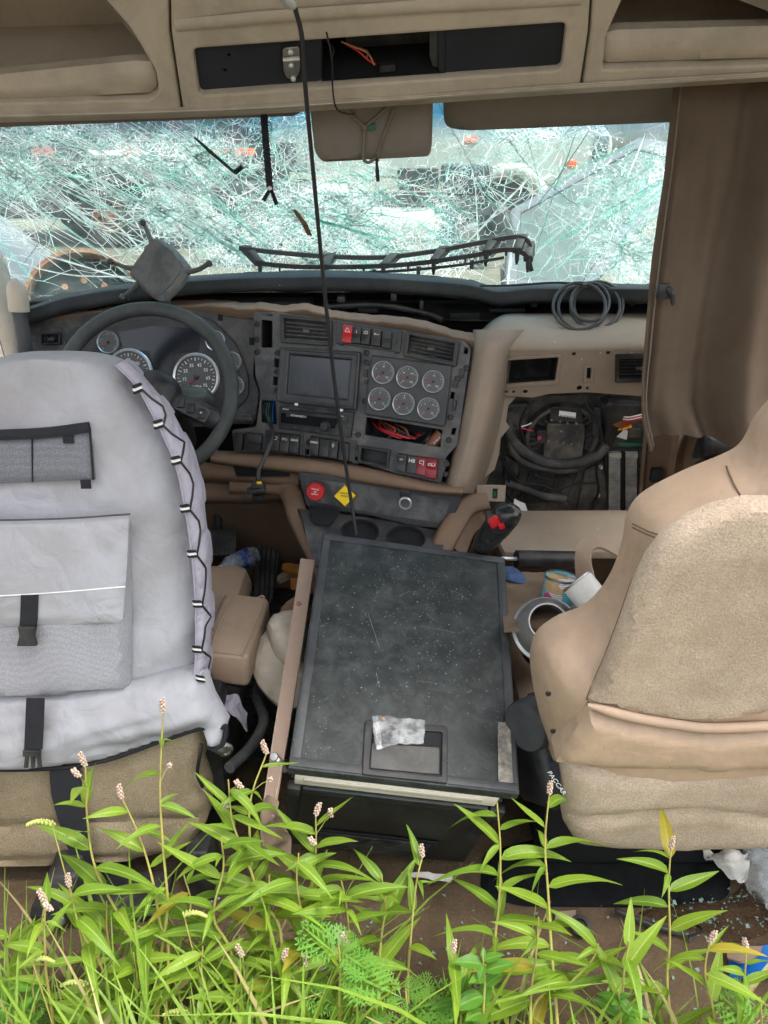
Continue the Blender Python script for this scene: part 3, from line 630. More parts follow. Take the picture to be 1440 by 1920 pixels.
def visors():
    pl = Pl(P(300, 215, 1.90), P(560, 205, 1.90), P(300, 150, 1.82))
    b = MB(); b.puff(pl, rnd(pl.poly([(-260, 170), (560, 150), (569, 190), (566, 214), (-260, 246)]), .02), .012, .014, .012, .02)
    tag(b.build('sun_visor', tand), 'long folded tan sun visor above the driver side of the windshield', 'sun visor')
    pl = Pl(P(830, 200, 1.88), P(1260, 185, 1.88), P(830, 150, 1.84))
    b = MB(); b.puff(pl, rnd(pl.poly([(829, 140), (1290, 110), (1290, 228), (872, 245), (833, 238)]), .03), .014, .02, .014, .02)
    tag(b.build('sun_visor', tand), 'dark tan sun visor lowered over the passenger side beside the curtain', 'sun visor')
    pl = Pl(P(580, 200, 1.84), P(812, 190, 1.84), P(590, 300, 1.86))
    t = thing('mirror_flap', 'tan square flap with tan cords hanging at the centre of the windshield', 'flap', pl.hit(700, 180))
    b = MB(); b.puff(pl, rnd(pl.poly([(578, 170), (813, 150), (810, 270), (806, 293), (604, 304), (590, 285)]), .022), .01, .014, .01, .014); b.build('panel', tand, t)
    for pts in ([(638, 172), (660, 215), (683, 238)], [(683, 238), (715, 212), (748, 182)], [(683, 238), (682, 270), (681, 300)], [(748, 182), (725, 240), (708, 290)], [(681, 300), (692, 305), (706, 296), (709, 302)]):
        MB().tube(spl([pl.hit(x, y, .017) for x, y in pts], 12), .0034, 7).build('cord', cordt, t)
    MB().ball(pl.hit(683, 239, .018), .007).build('knot', cordt, t)
    MB().tube(spl([pl.hit(x, y, .02) for x, y in ((706, 296), (707, 315), (709, 340))], 8), [.003, .003, .003, .003, .0045, .0045, .0045, .004], 7).build('cord_end', cordm, t)
    MB().pbox(pl, pl.poly([(690, 232), (704, 230), (705, 241), (691, 243)]), .0, .017).build('clip', greenp, t)
    w = MB(); w.tube(spl([P(612, 60, 1.60), P(622, 110, 1.6), P(624, 170, 1.68), P(632, 205, 1.72), P(655, 214, 1.74), P(666, 212, 1.76)], 26), .0018, 6)
    tag(w.build('loose_wire', cordm), 'thin black loose wire looping out of the open radio bay', 'wire')
visors()
def strap():
    t = thing('braided_strap', 'black braided strap with forked end hanging from the left visor', 'strap', P(497, 200, 1.8))
    pts = spl([P(494, 203, 1.87), P(498, 262, 1.86), (P(506, 352, 1.85))], 60)
    for s_ in range(3):
        MB().tube([p + V((cos(i * .75 + s_ * 2.09) * .0042, sin(i * .75 + s_ * 2.09) * .0042, 0)) for i, p in enumerate(pts)], .0042, 6).build('strand', webm, t)
    for x in ((508, 352), (494, 376)), ((507, 352), (519, 384)): MB().tube([P(*x[0], 1.85), P(*x[1], 1.85)], [.007, .008], 4, flat=.35).build('tail', webm, t)
    MB().lathe(P(506, 353, 1.84), (0, -1, .2), [(.005, 0), (.005, .004), (.002, .006)], 10).build('rivet', chrome, t)
    c = thing('antenna_cable', 'long thin black cable dropping from the overhead console to the fridge', 'cable', P(668, 1000, 1.6))
    MB().tube(spl([P(540, -30, 1.50), P(552, 12, 1.52), P(566, 70, 1.54), P(573, 170, 1.57), P(588, 330, 1.62), P(605, 510, 1.66), P(624, 690, 1.68), P(645, 850, 1.68), P(660, 950, 1.66), P(668, 1003, 1.62)], 80), .0042, 8).build('cord', cordm, c)
    MB().tube([P(530, -12, 1.50), P(545, 4, 1.515), P(552, 14, 1.52)], [.011, .012, .007], 10).build('plug', chrome, c)
strap()
# ================================================================== dashboard
CP = Pl(P(100, 620, 2.16), P(470, 600, 2.12), P(300, 800, 2.05))     # driver cluster
SP = Pl(P(490, 600, 2.03), P(880, 640, 1.89), P(680, 850, 1.87))     # centre stack
PD = Pl(P(950, 660, 1.92), P(1200, 655, 1.92), P(1000, 740, 1.95))   # passenger face
def circ(u, v, r, n=20): return [(u + r * cos(2 * pi * i / n), v + r * sin(2 * pi * i / n)) for i in range(n)]
def quad(pl, x0, y0, x1, y1, sl=0.0): return pl.poly([(x0, y0), (x1, y0 + sl * (x1 - x0)), (x1, y1 + sl * (x1 - x0)), (x0, y1)])
def gauge(t, pl, px, py, rpx, off, nums=(), ang=220, label=None, needle=True, ticks=True):
    u, v = pl.uv(px, py); u2, v2 = pl.uv(px + rpx, py); r = sqrt((u2 - u) ** 2 + (v2 - v) ** 2); c = pl.w(u, v, off)
    g = MB().lathe(c, pl.n, [(r * .9, 0), (r * .9, .002), (.001, .002)], 32, cap0=False).build('gauge', dialm, t)
    MB().lathe(c, pl.n, [(r * .9, -.004), (r, -.004), (r * 1.02, .004), (r * .97, .009), (r * .9, .007)], 36, cap0=False, cap1=False, closed=True).build('bezel', chrome, g)
    tk = MB(); n = 25 if r > .04 else 17
    for i in range(n if ticks else 0):
        a = radians(225 - 270 * i / (n - 1)); big = i % (3 if r > .04 else 4) == 0
        d, w = V((cos(a), sin(a))), V((-sin(a), cos(a))); r0, r1, hw = r * (.68 if big else .74), r * .82, r * (.014 if big else .009)
        q = [d * r0 - w * hw, d * r1 - w * hw, d * r1 + w * hw, d * r0 + w * hw]; tk.pbox(pl, [(u + p.x, v + p.y) for p in q], off + .002, off + .0026)
    if ticks: tk.build('dial_marks', white, g)['kind'] = 'stuff'
    for i, s_ in enumerate(nums):
        a = radians(225 - 270 * i / (len(nums) - 1)); text(s_, white, g, pl, u + cos(a) * r * .52, v + sin(a) * r * .52, r * .2, off + .0025)
    if label: text(label, white, g, pl, u, v - r * .42, r * .2, off + .0025)
    if needle:
        a = radians(ang); d, w = V((cos(a), sin(a))), V((-sin(a), cos(a)))
        nb = MB().pbox(pl, [(u + p.x, v + p.y) for p in (d * -r * .15 - w * r * .03, d * r * .72 - w * r * .012, d * r * .72 + w * r * .012, d * -r * .15 + w * r * .03)], off + .0045, off + .006)
        nb.build('needle', needm, g); MB().lathe(pl.w(u, v, off + .002), pl.n, [(r * .11, 0), (r * .1, .005), (.001, .006)], 12, cap0=False).build('needle_hub', blk, g)
    return g
def vent(t, pl, pts, off, n=5, vert=False, m=None):
    """bezel with real slats over a dark box"""
    q = [V(p) for p in pl.poly(pts)]; m = m or blk
    L = lambda a, b: q[0].lerp(q[1], a).lerp(q[3].lerp(q[2], a), b)
    fr = plate('air_vent', m, t, pl, rnd([tuple(L(*x)) for x in ((0, 0), (1, 0), (1, 1), (0, 1))], .004), [[tuple(L(*x)) for x in ((.08, .14), (.08, .86), (.92, .86), (.92, .14))]], thick=.014, bev=.002, off=off)
    bx = MB(); inn = [L(*x) for x in ((.06, .12), (.94, .12), (.94, .88), (.06, .88))]; f = [pl.w(*p, off) for p in inn]; r = [pl.w(*p, off - .05) for p in inn]
    bx.add(f + r, [(i, (i + 1) % 4, (i + 1) % 4 + 4, i + 4) for i in range(4)] + [(4, 5, 6, 7)]); bx.build('duct', blkm, fr)
    for i in range(n):
        s_ = .14 + .72 * (i + .5) / n
        a, c = (L(s_, .14), L(s_, .86)) if vert else (L(.08, s_), L(.92, s_))
        ax = pl.w(*c) - pl.w(*a); up = pl.n * .55 + (pl.x if vert else pl.y) * .8
        MB().box((pl.w(*a, off) + pl.w(*c, off)) / 2, ax / 2, up.normalized() * .006, ax.cross(up).normalized() * .0012).build('slat', m, fr)
    mid = L(.5, .52); MB().box(pl.w(*mid, off + .005), pl.x * .009, pl.y * .004, pl.n * .005).build('slider', dgrey, fr, .001)
    return fr
def rocker(t, pl, px, py, w, h, m, sym, off=.006, tilt=.004, sl=.12, sm=None):
    c = pl.uv(px, py); a = pl.uv(px - w / 2, py); e = pl.uv(px, py - h / 2); hw = abs(c[0] - a[0]); hh = sqrt((e[0] - c[0]) ** 2 + (e[1] - c[1]) ** 2); sk = .12
    P_ = lambda x, y, z: pl.w(c[0] + x * hw + y * hh * -sk * .3, c[1] + y * hh + x * hw * -0.02, off + z)
    b = MB(); vs = []
    for y, z in ((-1, .005), (-.9, .016), (-.1, .011 + tilt * .5), (.15, .010), (.9, .010 + tilt), (1, .005)): vs += [P_(-1, y, 0), P_(-1, y, z), P_(1, y, z), P_(1, y, 0)]
    fs = []
    for i in range(5): o = i * 4; fs += [(o, o + 1, o + 5, o + 4), (o + 1, o + 2, o + 6, o + 5), (o + 2, o + 3, o + 7, o + 6), (o, o + 4, o + 7, o + 3)]
    fs += [(0, 3, 2, 1), (20, 21, 22, 23)]
    o = b.add(vs, fs).build('rocker_switch', m, t, .0008)
    if sym == 'tri':
        for k_ in (1, .6): MB().add([P_(-.5 * k_, .3, .0145), P_(.5 * k_, .3, .0145), P_(0, .3 + .4 * k_, .0145)], [(0, 1, 2)])
        g = MB()
        for a0, a1 in (((-.55, .25), (.55, .25)), ((.55, .25), (0, .72)), ((0, .72), (-.55, .25))): g.tube([P_(*a0, .0142), P_(*a1, .0142)], .0006, 5)
        g.build('symbol', white, o)
    elif sym:
        text(sym, sm or white, o, pl, c[0] - hh * sk * .1, c[1] + hh * .42, hw * (1.1 if len(sym) < 3 else .62), off + .0145)
    return o
def screw(t, pl, px, py, r=.0075, off=.006, m=None):
    o = MB().lathe(pl.hit(px, py, off), pl.n, [(r, 0), (r, .004), (r * .75, .005), (r * .7, .002), (r * .35, .002), (r * .3, .004), (.0005, .004)], 14, cap0=False).build('screw_boss', m or blk, t); return o

tanc = mat('tan_column', c8(134, 118, 102), .55, .12, 5, .2, 600, dust=(c8(160, 146, 128), .35, 6), spk=(GL, 90, .12, .86))
def dash():
    t = thing('dashboard', 'stripped tan and charcoal truck dashboard with gauges switches and radio', 'dashboard', P(680, 1000, 1.95))
    # foam top pad, its rolled front lip and the dark hollow below it
    lipx = [(-60, 610), (52, 580), (130, 556), (250, 536), (440, 521), (620, 517), (780, 524), (880, 532), (935, 545), (1010, 540), (1220, 541), (1420, 548)]
    YL = lambda x: 2.17 - .10 * ((x - 560) / 640) ** 2
    top = [P(x, y, YL(x)) for x, y in lipx]
    rows = [[V((p.x * 1.02, 2.64, 1.02)) for p in top], [p + V((0, .12, -.012)) for p in top], top, [p + V((0, -.016, -.014)) for p in top], [p + V((0, -.012, -.036)) for p in top], [p + V((0, .03, -.045)) for p in top]]
    b = MB(); b.surf(rows, 60, 20, .004, wr=lambda p, u, v: p + V((0, 0, .003 * nz(p, 9) + .006 * nz(p, 3)))); b.build('top_pad', padm, t)
    MB().abox(-1.0, 1.0, 2.30, 2.44, .55, 1.06).build('dash_light_block', blkm, t)  # added black box behind the dash, blocks light through the gaps
    MB().abox(-1.0, -.2, 2.2, 2.29, 1.0, 1.075).build('defrost_duct', blkm, t, .01)
    MB().surf([[P(430, 590, 2.2), P(620, 590, 2.2), P(900, 600, 2.16), P(1250, 600, 2.1)], [P(430, 565, 2.29), P(620, 565, 2.29), P(900, 570, 2.29), P(1250, 570, 2.25)]], 20, 6, .004).build('inner_shelf', blk, t)
    for x, y, w, h in ((640, 560, 16, 12), (738, 555, 12, 16), (690, 580, 40, 10), (870, 590, 60, 12), (790, 572, 8, 22), (1180, 568, 10, 12), (1000, 565, 12, 18), (950, 580, 70, 8)):
        MB().box(P(x, y, 2.19), (w / 1443, 0, 0), (0, .02, 0), (0, 0, h / 1443)).build('bracket', blk if w < 30 else blkm, t, .003)
    MB().tube(spl([P(560, 580, 2.17), P(700, 572, 2.17), P(800, 588, 2.15), P(830, 600, 2.13)], 20), .008, 8).build('hose', blk, t)
    # driver cluster
    cl = plate('cluster_panel', dgrey, t, CP, rnd(CP.poly([(40, 596), (250, 572), (430, 574), (478, 585), (480, 660), (474, 702), (486, 735), (478, 792), (380, 800), (60, 810)]), .012), thick=.01, bev=.003, off=-.01)
    plate('cluster_hood', dgrey2, t, CP, rnd(CP.poly([(150, 800), (150, 700), (165, 640), (200, 605), (260, 588), (330, 585), (400, 600), (445, 645), (468, 705), (468, 745), (448, 766), (400, 780)]), .02), thick=.012, bev=.004, off=.0)
    plate('cluster_face', blk, t, CP, rnd(CP.poly([(165, 790), (168, 680), (190, 625), (240, 602), (330, 598), (392, 612), (432, 655), (456, 705), (456, 742), (436, 756), (392, 768)]), .02), thick=.004, bev=.001, off=.010)
    plate('display', screenm and mat('display_black', c8(30, 33, 38), .15, .15, 5, 0), t, CP, rnd(CP.poly([(226, 624), (290, 612), (382, 618), (374, 660), (330, 664), (330, 706), (290, 706), (286, 660), (236, 656)]), .006), thick=.003, bev=.0005, off=.0135)
    gauge(t, CP, 372, 708, 43, .016, ('5', '15', '25', '35', '45', '55', '65', '75'), 218, 'MPH')
    gauge(t, CP, 248, 700, 43, .016, ('0', '5', '10', '15', '20', '25', '30'), 218, None)
    for x, y, r, a in ((208, 643, 20, 215), (407, 640, 18, 225), (438, 679, 18, 200), (443, 724, 18, 230), (312, 727, 17, 225), (180, 690, 18, 225)): gauge(t, CP, x, y, r, .015, (), a)
    vent(t, CP, [(80, 626), (117, 624), (117, 646), (80, 648)], .001, 5, True, dgrey2)
    for x, y in ((413, 594), (472, 640)): MB().box(CP.hit(x, y, .002), CP.x * .006, CP.y * .01, CP.n * .003).build('clip_slot', blkm, t)
    # tan upper edge of the stack, wavy where the trim was torn off
    b = MB(); e = [(105, 592), (250, 574), (330, 572), (420, 572), (470, 577), (520, 579), (570, 580), (625, 590), (650, 596), (720, 600), (790, 611), (850, 626), (895, 640)]
    ee = [P(x, y, 2.17 - max(0, x - 300) / 595 * .27) for x, y in e]
    b.surf([[p + V((0, .05, .004)) for p in ee], ee, [p + V((0, -.006, -.008)) for p in ee], [p + V((0, .01, -.03)) for p in ee]], 60, 8, .003, wr=lambda p, u, v: p + V((0, 0, .004 * sin(u * 40) * (1 if sin(u * 90) > .2 else .2)))); b.build('trim_edge', tanb, t)
    # centre stack plate with its openings
    q = SP.poly; hole = lambda pts, r=.003: rnd(q(pts), r, 3)
    stack = rnd(q([(476, 586), (520, 586), (640, 602), (760, 620), (872, 640), (884, 655), (872, 740), (858, 835), (836, 858), (828, 906), (735, 885), (660, 862), (585, 855), (505, 848), (440, 846), (436, 806), (482, 800), (490, 735), (480, 705), (478, 640)]), .008)
    holes = [hole([(492, 600), (512, 602), (512, 652), (491, 652)]), hole([(491, 750), (518, 752), (520, 796), (490, 792)]), hole([(688, 782), (830, 806), (826, 838), (685, 815)]), hole([(679, 838), (731, 846), (727, 874), (676, 864)]),
             hole([(871, 652), (878, 653), (877, 664), (870, 663)], .001), hole([(846, 735), (853, 736), (851, 748), (844, 747)], .001), hole([(849, 802), (856, 803), (853, 815), (846, 814)], .001), hole([(664, 855), (674, 857), (672, 868), (662, 866)], .001), hole([(574, 842), (582, 843), (580, 853), (573, 852)], .001), hole([(504, 815), (510, 816), (509, 828), (503, 827)], .001), hole([(746, 630), (752, 631), (751, 643), (745, 642)], .001), hole([(516, 672), (527, 674), (526, 690), (515, 688)], .001), hole([(514, 706), (526, 708), (525, 724), (513, 722)], .001)]
    plate('stack_plate', dgrey, t, SP, stack, holes, thick=.012, bev=.002, off=-.006)
    MB().pbox(SP, q([(478, 590), (884, 650), (828, 912), (436, 846)]), -.09, -.085).build('stack_backing', blkm, t)
    for pts, d in (([(686, 778), (833, 804), (829, 842), (683, 818)], .08), ([(677, 836), (733, 845), (729, 876), (674, 866)], .035), ([(489, 596), (514, 598), (514, 656), (489, 656)], .07)):
        f = [SP.w(u, v, -.004) for u, v in q(pts)]; r = [SP.w(u, v, -d) for u, v in q(pts)]
        MB().add(f + r, [(i, (i + 1) % 4, (i + 1) % 4 + 4, i + 4) for i in range(4)] + [(4, 5, 6, 7)]).build('cubby', blk if d < .05 else blkm, t)
    plate('tray_rim', blk, t, SP, rnd(q([(674, 834), (734, 843), (730, 877), (672, 867)]), .003), [hole([(680, 840), (729, 848), (726, 872), (678, 862)])], thick=.008, bev=.002, off=.006)
    vent(t, SP, [(529, 590), (626, 600), (626, 650), (531, 643)], .006, 5)
    vent(t, SP, [(764, 621), (864, 640), (857, 688), (758, 668)], .006, 5)
    plate('switch_bezel', dgrey2, t, SP, rnd(q([(634, 600), (756, 620), (752, 662), (632, 644)]), .003), thick=.006, off=.006)
    rocker(t, SP, 656, 628, 17, 34, redp, 'tri', .012)
    for x, y, s_ in ((673, 630, 'i'), (690, 632, ':O'), (710, 635, '=~'), (729, 639, None)): rocker(t, SP, x, y, 16, 32, blk, s_, .012)
    # multimedia screen
    mu = plate('screen_unit', dgrey2, t, SP, rnd(q([(531, 651), (680, 661), (672, 769), (523, 753)]), .006), [rnd(q([(548, 665), (663, 675), (656, 750), (543, 738)]), .003)], thick=.018, bev=.004, off=.006)
    b = MB(); o_, i_ = q([(536, 656), (676, 666), (668, 764), (528, 749)]), q([(550, 667), (660, 677), (654, 748), (545, 736)])
    b.add([SP.w(*p, .026) for p in o_] + [SP.w(*p, .012) for p in i_], [(i, (i + 1) % 4, (i + 1) % 4 + 4, i + 4) for i in range(4)]); b.build('bezel', dgrey2, mu)
    plate('screen', screenm, mu, SP, q([(546, 663), (664, 673), (658, 752), (541, 740)]), thick=.004, off=.008)
    # radio
    ra = plate('radio', blk, t, SP, rnd(q([(529, 760), (667, 773), (661, 820), (527, 803)]), .003), thick=.014, bev=.002, off=.006)
    plate('radio_face', mat('gloss_black', c8(20, 21, 24), .15, .2, 6, 0), ra, SP, rnd(q([(533, 774), (640, 785), (632, 803), (532, 792)]), .002), thick=.002, bev=.0005, off=.0200)
    plate('disc_slot', blkm, ra, SP, q([(548, 767), (640, 776), (639, 780), (548, 771)]), thick=.0015, bev=.0003, off=.0198)
    u, v = SP.uv(615, 799); MB().lathe(SP.w(u, v, .02), SP.n, [(.014, 0), (.0135, .006), (.011, .008), (.010, .016), (.004, .017), (.001, .0165)], 24, cap0=False).build('knob', blk, ra)
    text('KENWORTH', white, ra, SP, *SP.uv(565, 780), .0075, .0222); text('Bluetooth', white, ra, SP, *SP.uv(541, 767), .0042, .0205); text('Sirius', white, ra, SP, *SP.uv(646, 780), .0042, .0205)
    for x, y, w, h in ((552, 802, 9, 5), (574, 805, 9, 5), (595, 808, 7, 5), (634, 810, 10, 4), (646, 786, 10, 8), (652, 800, 8, 8), (540, 779, 8, 5)):
        MB().box(SP.hit(x, y, .021), SP.x * w / 1443, SP.y * h / 1443, SP.n * .002).build('button', dgrey2, ra, .0006)
    for x, y in ((556, 758), (640, 769)): MB().box(SP.hit(x, y, .021), SP.x * .004, SP.y * .003, SP.n * .003).build('release_tab', white, ra)
    # six round gauges
    plate('gauge_panel', dgrey2, t, SP, rnd(q([(699, 666), (850, 686), (836, 800), (686, 777)]), .008), thick=.012, bev=.004, off=.006)
    for x, y, a in ((722, 699, 215), (767, 708, 205), (815, 716, 190), (715, 748, 195), (760, 757, 165), (806, 766, 225)): gauge(t, SP, x, y, 20.5, .0185, {215: ('0', '60', '120'), 205: ('0', '50', '100', '150'), 190: ('100', '175', '250'), 195: ('8', '12', '16'), 165: ('E', '1/2', 'F'), 225: ('0', '5', '10', '15')}[a], a)
    # wires in the lower cubby
    Rw = random.Random(3); cols = [cordm, cordm, cordm, redp, orgl, cordg, brownc, redp]
    for i in range(16):
        x = Rw.uniform(692, 740); pts = [SP.hit(x, 785 + (x - 690) * .17, -.07), SP.hit(x + Rw.uniform(0, 25), 805, -.02 - Rw.random() * .03), SP.hit(x + Rw.uniform(10, 60), 822, -.02 - Rw.random() * .03), SP.hit(x + Rw.uniform(20, 80), 812, -.07)]
        MB().tube(spl(pts, 14), Rw.choice((.0016, .002, .003)), 6).build('wire', cols[i % 8], t)
    MB().tube(spl([SP.hit(788, 838, -.05), SP.hit(800, 825, -.03), SP.hit(812, 805, -.05)], 10), .006, 8).build('wire', cordm, t)
    o = MB().tube([SP.hit(806, 838, -.03), SP.hit(828, 812, -.03)], .016, 14).build('brown_tube', brownc, t); text('IDXUC', white, o, SP, *SP.uv(818, 826), .008, -.012, radians(50))
    # wires and hanging plug from the left cut-out
    for i, m in enumerate((cordm, cordg, greenp, cordm, bluem)):
        MB().tube(spl([SP.hit(497 + i * 4, 755, -.05), SP.hit(495 + i * 4, 775, -.01 - .004 * i), SP.hit(503 + i * 2, 790, .0)], 10), .002, 6).build('wire', m, t)
    # lower rocker banks
    plate('switch_bezel', dgrey2, t, SP, rnd(q([(500, 806), (572, 814), (568, 853), (498, 845)]), .003), thick=.004, off=.006)
    plate('switch_bezel', dgrey2, t, SP, rnd(q([(586, 816), (672, 826), (666, 866), (584, 854)]), .003), thick=.004, off=.006)
    plate('switch_bezel', dgrey2, t, SP, rnd(q([(742, 848), (842, 862), (828, 902), (736, 886)]), .003), thick=.004, off=.006)
    for x, y, s_ in ((521, 828, '-O'), (539, 830, '(TC)'), (557, 832, 'DRIVE'), (594, 836, 'DRIVE'), (613, 839, None), (629, 841, '(i'), (649, 846, None)): rocker(t, SP, x, y, 17, 35, blk, s_, .010)
    rocker(t, SP, 756, 867, 18, 34, blk, 'oi+', .010); rocker(t, SP, 775, 870, 18, 34, blk, 'H8', .010); rocker(t, SP, 793, 873, 18, 34, dredp, 'C]', .010); rocker(t, SP, 812, 877, 21, 38, dredp, 'oD', .012, .008)
    for x, y in ((482, 608), (482, 637), (482, 660), (521, 662), (520, 697), (520, 732), (645, 607), (748, 622), (640, 643), (745, 658), (688, 680), (685, 752), (672, 815), (858, 710), (845, 782), (842, 825), (668, 838), (580, 829), (838, 870), (812, 668), (875, 690), (836, 889), (688, 662)): screw(t, SP, x, y)
    for x, y, w, h in ((686, 700, 6, 14), (687, 716, 6, 8), (854, 720, 8, 12), (852, 760, 6, 18), (866, 700, 8, 16), (505, 590, 10, 4), (745, 640, 5, 12), (523, 740, 6, 10)):
        MB().box(SP.hit(x, y, .008), SP.x * w / 1443, SP.y * h / 1443, SP.n * .005).build('clip', blk, t, .001)
    # light switch block left of the stack
    MB().box(SP.hit(476, 828, .012), SP.x * .024, SP.y * .024, SP.n * .012).build('lamp_switch', blk, t, .004)
    MB().box(SP.hit(478, 822, .028), SP.x * .021, SP.y * .012, SP.n * .008).build('lamp_switch_lever', dgrey2, t, .003)
    MB().box(SP.hit(449, 828, .012), SP.x * .012, SP.y * .022, SP.n * .01).build('lamp_switch', blk, t, .003)
    # tan column right of the stack and rolled lower lip
    rows = []
    for y, l, yl, mx, ym, r, yr in ((618, 893, 1.93, 925, 1.90, 990, 1.99), (650, 890, 1.885, 918, 1.85, 958, 1.915), (700, 882, 1.865, 912, 1.83, 948, 1.925), (760, 872, 1.845, 900, 1.81, 942, 1.94), (830, 858, 1.825, 885, 1.79, 928, 1.95), (895, 842, 1.805, 870, 1.775, 908, 1.95), (925, 836, 1.80, 862, 1.78, 896, 1.95)):
        rows.append([P(l - 6, y, yl + .05), P(l, y, yl), P((l + mx) / 2, y, (yl + ym) / 2 - .012), P(mx, y, ym), P((mx + r) / 2, y, ym + .02), P(r, y, yr), P(r + 8, y, yr + .1)])
    MB().surf(rows, 30, 30, .004).build('column_trim', tanc, t)
    lo = [(395, 850, 866), (450, 852, 874), (520, 857, 882), (600, 865, 892), (680, 878, 906), (760, 895, 918), (820, 908, 926), (868, 912, 928)]; rows = [[], [], [], [], []]
    for x, a, c in lo:
        Y0 = SP.hit(x, a).y; rows[0].append(P(x, a - 6, Y0 + .03)); rows[1].append(P(x, a, Y0 - .012)); rows[2].append(P(x, (a + c) / 2, Y0 - .03)); rows[3].append(P(x, c, Y0 - .02)); rows[4].append(P(x, c + 4, Y0 + .08))
    MB().surf(rows, 40, 16, .004).build('lower_trim', tanb, t)
    # knee trim on the driver side with its long slot
    b = MB(); b.surf([[P(330, 862, 2.0), P(430, 872, 1.97), P(560, 890, 1.92)], [P(330, 893, 2.0), P(430, 898, 1.97), P(560, 912, 1.93)], [P(330, 905, 2.06), P(430, 908, 2.05), P(560, 920, 2.03)]], 16, 10, .004); b.build('knee_trim', tanb, t)
    kp = Pl(P(430, 880, 1.965), P(560, 890, 1.915), P(430, 900, 1.97)); plate('slot', blkm, t, kp, rnd(kp.poly([(440, 868), (543, 876), (546, 890), (446, 890)]), .004), thick=.006, off=.006)
    MB().surf([[P(385, 905, 2.06), P(470, 905, 2.06), P(545, 912, 2.04)], [P(385, 935, 2.05), P(470, 935, 2.05), P(552, 930, 2.03)], [P(385, 945, 2.10), P(470, 945, 2.10), P(555, 940, 2.08)]], 12, 8, .004).build('knee_trim', tanb, t)
    MB().surf([[P(380, 940, 2.26), P(480, 940, 2.26), P(590, 945, 2.2)], [P(380, 1010, 2.32), P(480, 1010, 2.32), P(590, 1015, 2.2)], [P(380, 1060, 2.40), P(480, 1050, 2.40), P(620, 1060, 2.2)]], 14, 10, .01).build('kick_panel', tanb, t)
    MB().surf([[P(575, 930, 2.2), P(590, 1060, 2.2), P(600, 1160, 2.2)], [P(548, 925, 1.95), P(585, 1045, 1.9), P(600, 1170, 1.85)]], 10, 8, .01).build('console_side', tanb, t)
    # lower console: knob panel, cup tray and tan rim
    KP = Pl(P(580, 900, 1.86), P(850, 935, 1.82), P(600, 965, 1.84))
    plate('knob_panel', dgrey2, t, KP, rnd(KP.poly([(558, 884), (700, 900), (868, 928), (842, 992), (770, 985), (690, 965), (575, 950)]), .012), thick=.012, bev=.003, off=-.006)
    plate('knob_panel_inset', dgrey, t, KP, rnd(KP.poly([(572, 895), (700, 912), (845, 938), (830, 980), (720, 964), (580, 938)]), .012), thick=.002, bev=.0006, off=.005)
    b = MB(); b.surf([[P(555, 952, 1.85), P(700, 972, 1.83), P(845, 1000, 1.80)], [P(565, 962, 1.80), P(700, 984, 1.79), P(840, 1006, 1.77)], [P(575, 1010, 1.70), P(700, 1022, 1.66), P(825, 1040, 1.64)], [P(590, 1060, 1.64), P(700, 1070, 1.60), P(815, 1080, 1.6)]], 20, 16, .02); b.build('cup_tray', dgrey, t)
    tp = Pl(P(575, 985, 1.755), P(820, 1015, 1.72), P(590, 1030, 1.665))
    plate('tray_pocket', blkm, t, tp, rnd(tp.poly([(580, 962), (640, 972), (618, 1002), (588, 998)]), .008), thick=.004, off=.024)
    for x, y in ((675, 1000), (762, 1012)):
        u, v = tp.uv(x, y, .024); c = tp.w(u, v, .016); MB().lathe(c, tp.n, [(.046, .012), (.048, .016), (.043, .016), (.042, .006), (.001, .006)], 28, cap0=False).build('cup_holder', blkm, t)
    for pts in ([(430, 905, 2.0), (515, 908, 1.96), (545, 925, 1.90), (560, 970, 1.82), (590, 1028, 1.72), (615, 1080, 1.66)], [(915, 935, 1.86), (880, 945, 1.84), (858, 972, 1.80), (835, 1012, 1.72), (815, 1060, 1.66)]):
        c_ = [P(*p) for p in pts]; rr = [[], [], [], [], []]
        for i, p in enumerate(c_):
            tg = (c_[min(i + 1, len(c_) - 1)] - c_[max(i - 1, 0)]).normalized(); sd_ = tg.cross(CAM - p).normalized(); fw = (CAM - p).normalized()
            for k_, (a_, b_) in enumerate(((-.030, -.03), (-.024, 0), (0, .007), (.024, 0), (.030, -.03))): rr[k_].append(p + sd_ * a_ + fw * b_)
        MB().surf(rr, 30, 14, .004).build('console_rim', tanb, t)
    # air brake knobs
    def knob(px, py, r, sides, m, lines, lab, rot):
        c = KP.hit(px, py, .05); ax = KP.n; MB_ = MB().lathe(c, ax, [(r * .86, -.004), (r, 0), (r, .006), (r * .9, .011), (.001, .012)], sides, xdir=(KP.x * cos(rot) + KP.y * sin(rot)))
        o = MB_.build('brake_knob', m, t, sharp=20); o['label'] = lab
        MB().lathe(KP.hit(px, py, .0), ax, [(r * .5, 0), (r * .45, .02), (r * .35, .05)], 14).build('knob_stem', blk, o)
        pl2 = Pl(c + ax * .0122, c + ax * .0122 + KP.x, c + ax * .0122 + KP.y)
        for i, s_ in enumerate(lines): text(s_, white if m is redp else blkm, o, pl2, 0, r * (.3 - .26 * i), r * .22, .0002)
    knob(592, 921, .025, 8, redp, ('TRAILER', 'AIR', 'SUPPLY'), 'red octagonal trailer air supply knob', radians(22)); knob(647, 929, .028, 4, yelp, ('PARKING', 'BRAKE'), 'yellow diamond parking brake knob', radians(8))
    u, v = KP.uv(760, 943, .006); MB().lathe(KP.w(u, v, .005), KP.n, [(.017, 0), (.017, .006), (.013, .008), (.012, -.001), (.001, -.001)], 24, cap0=False).build('power_socket', chrome, t)
    MB().box(KP.hit(760, 921, .014), KP.x * .013, KP.y * .012, KP.n * .009).build('socket_cap', blk, t, .002)
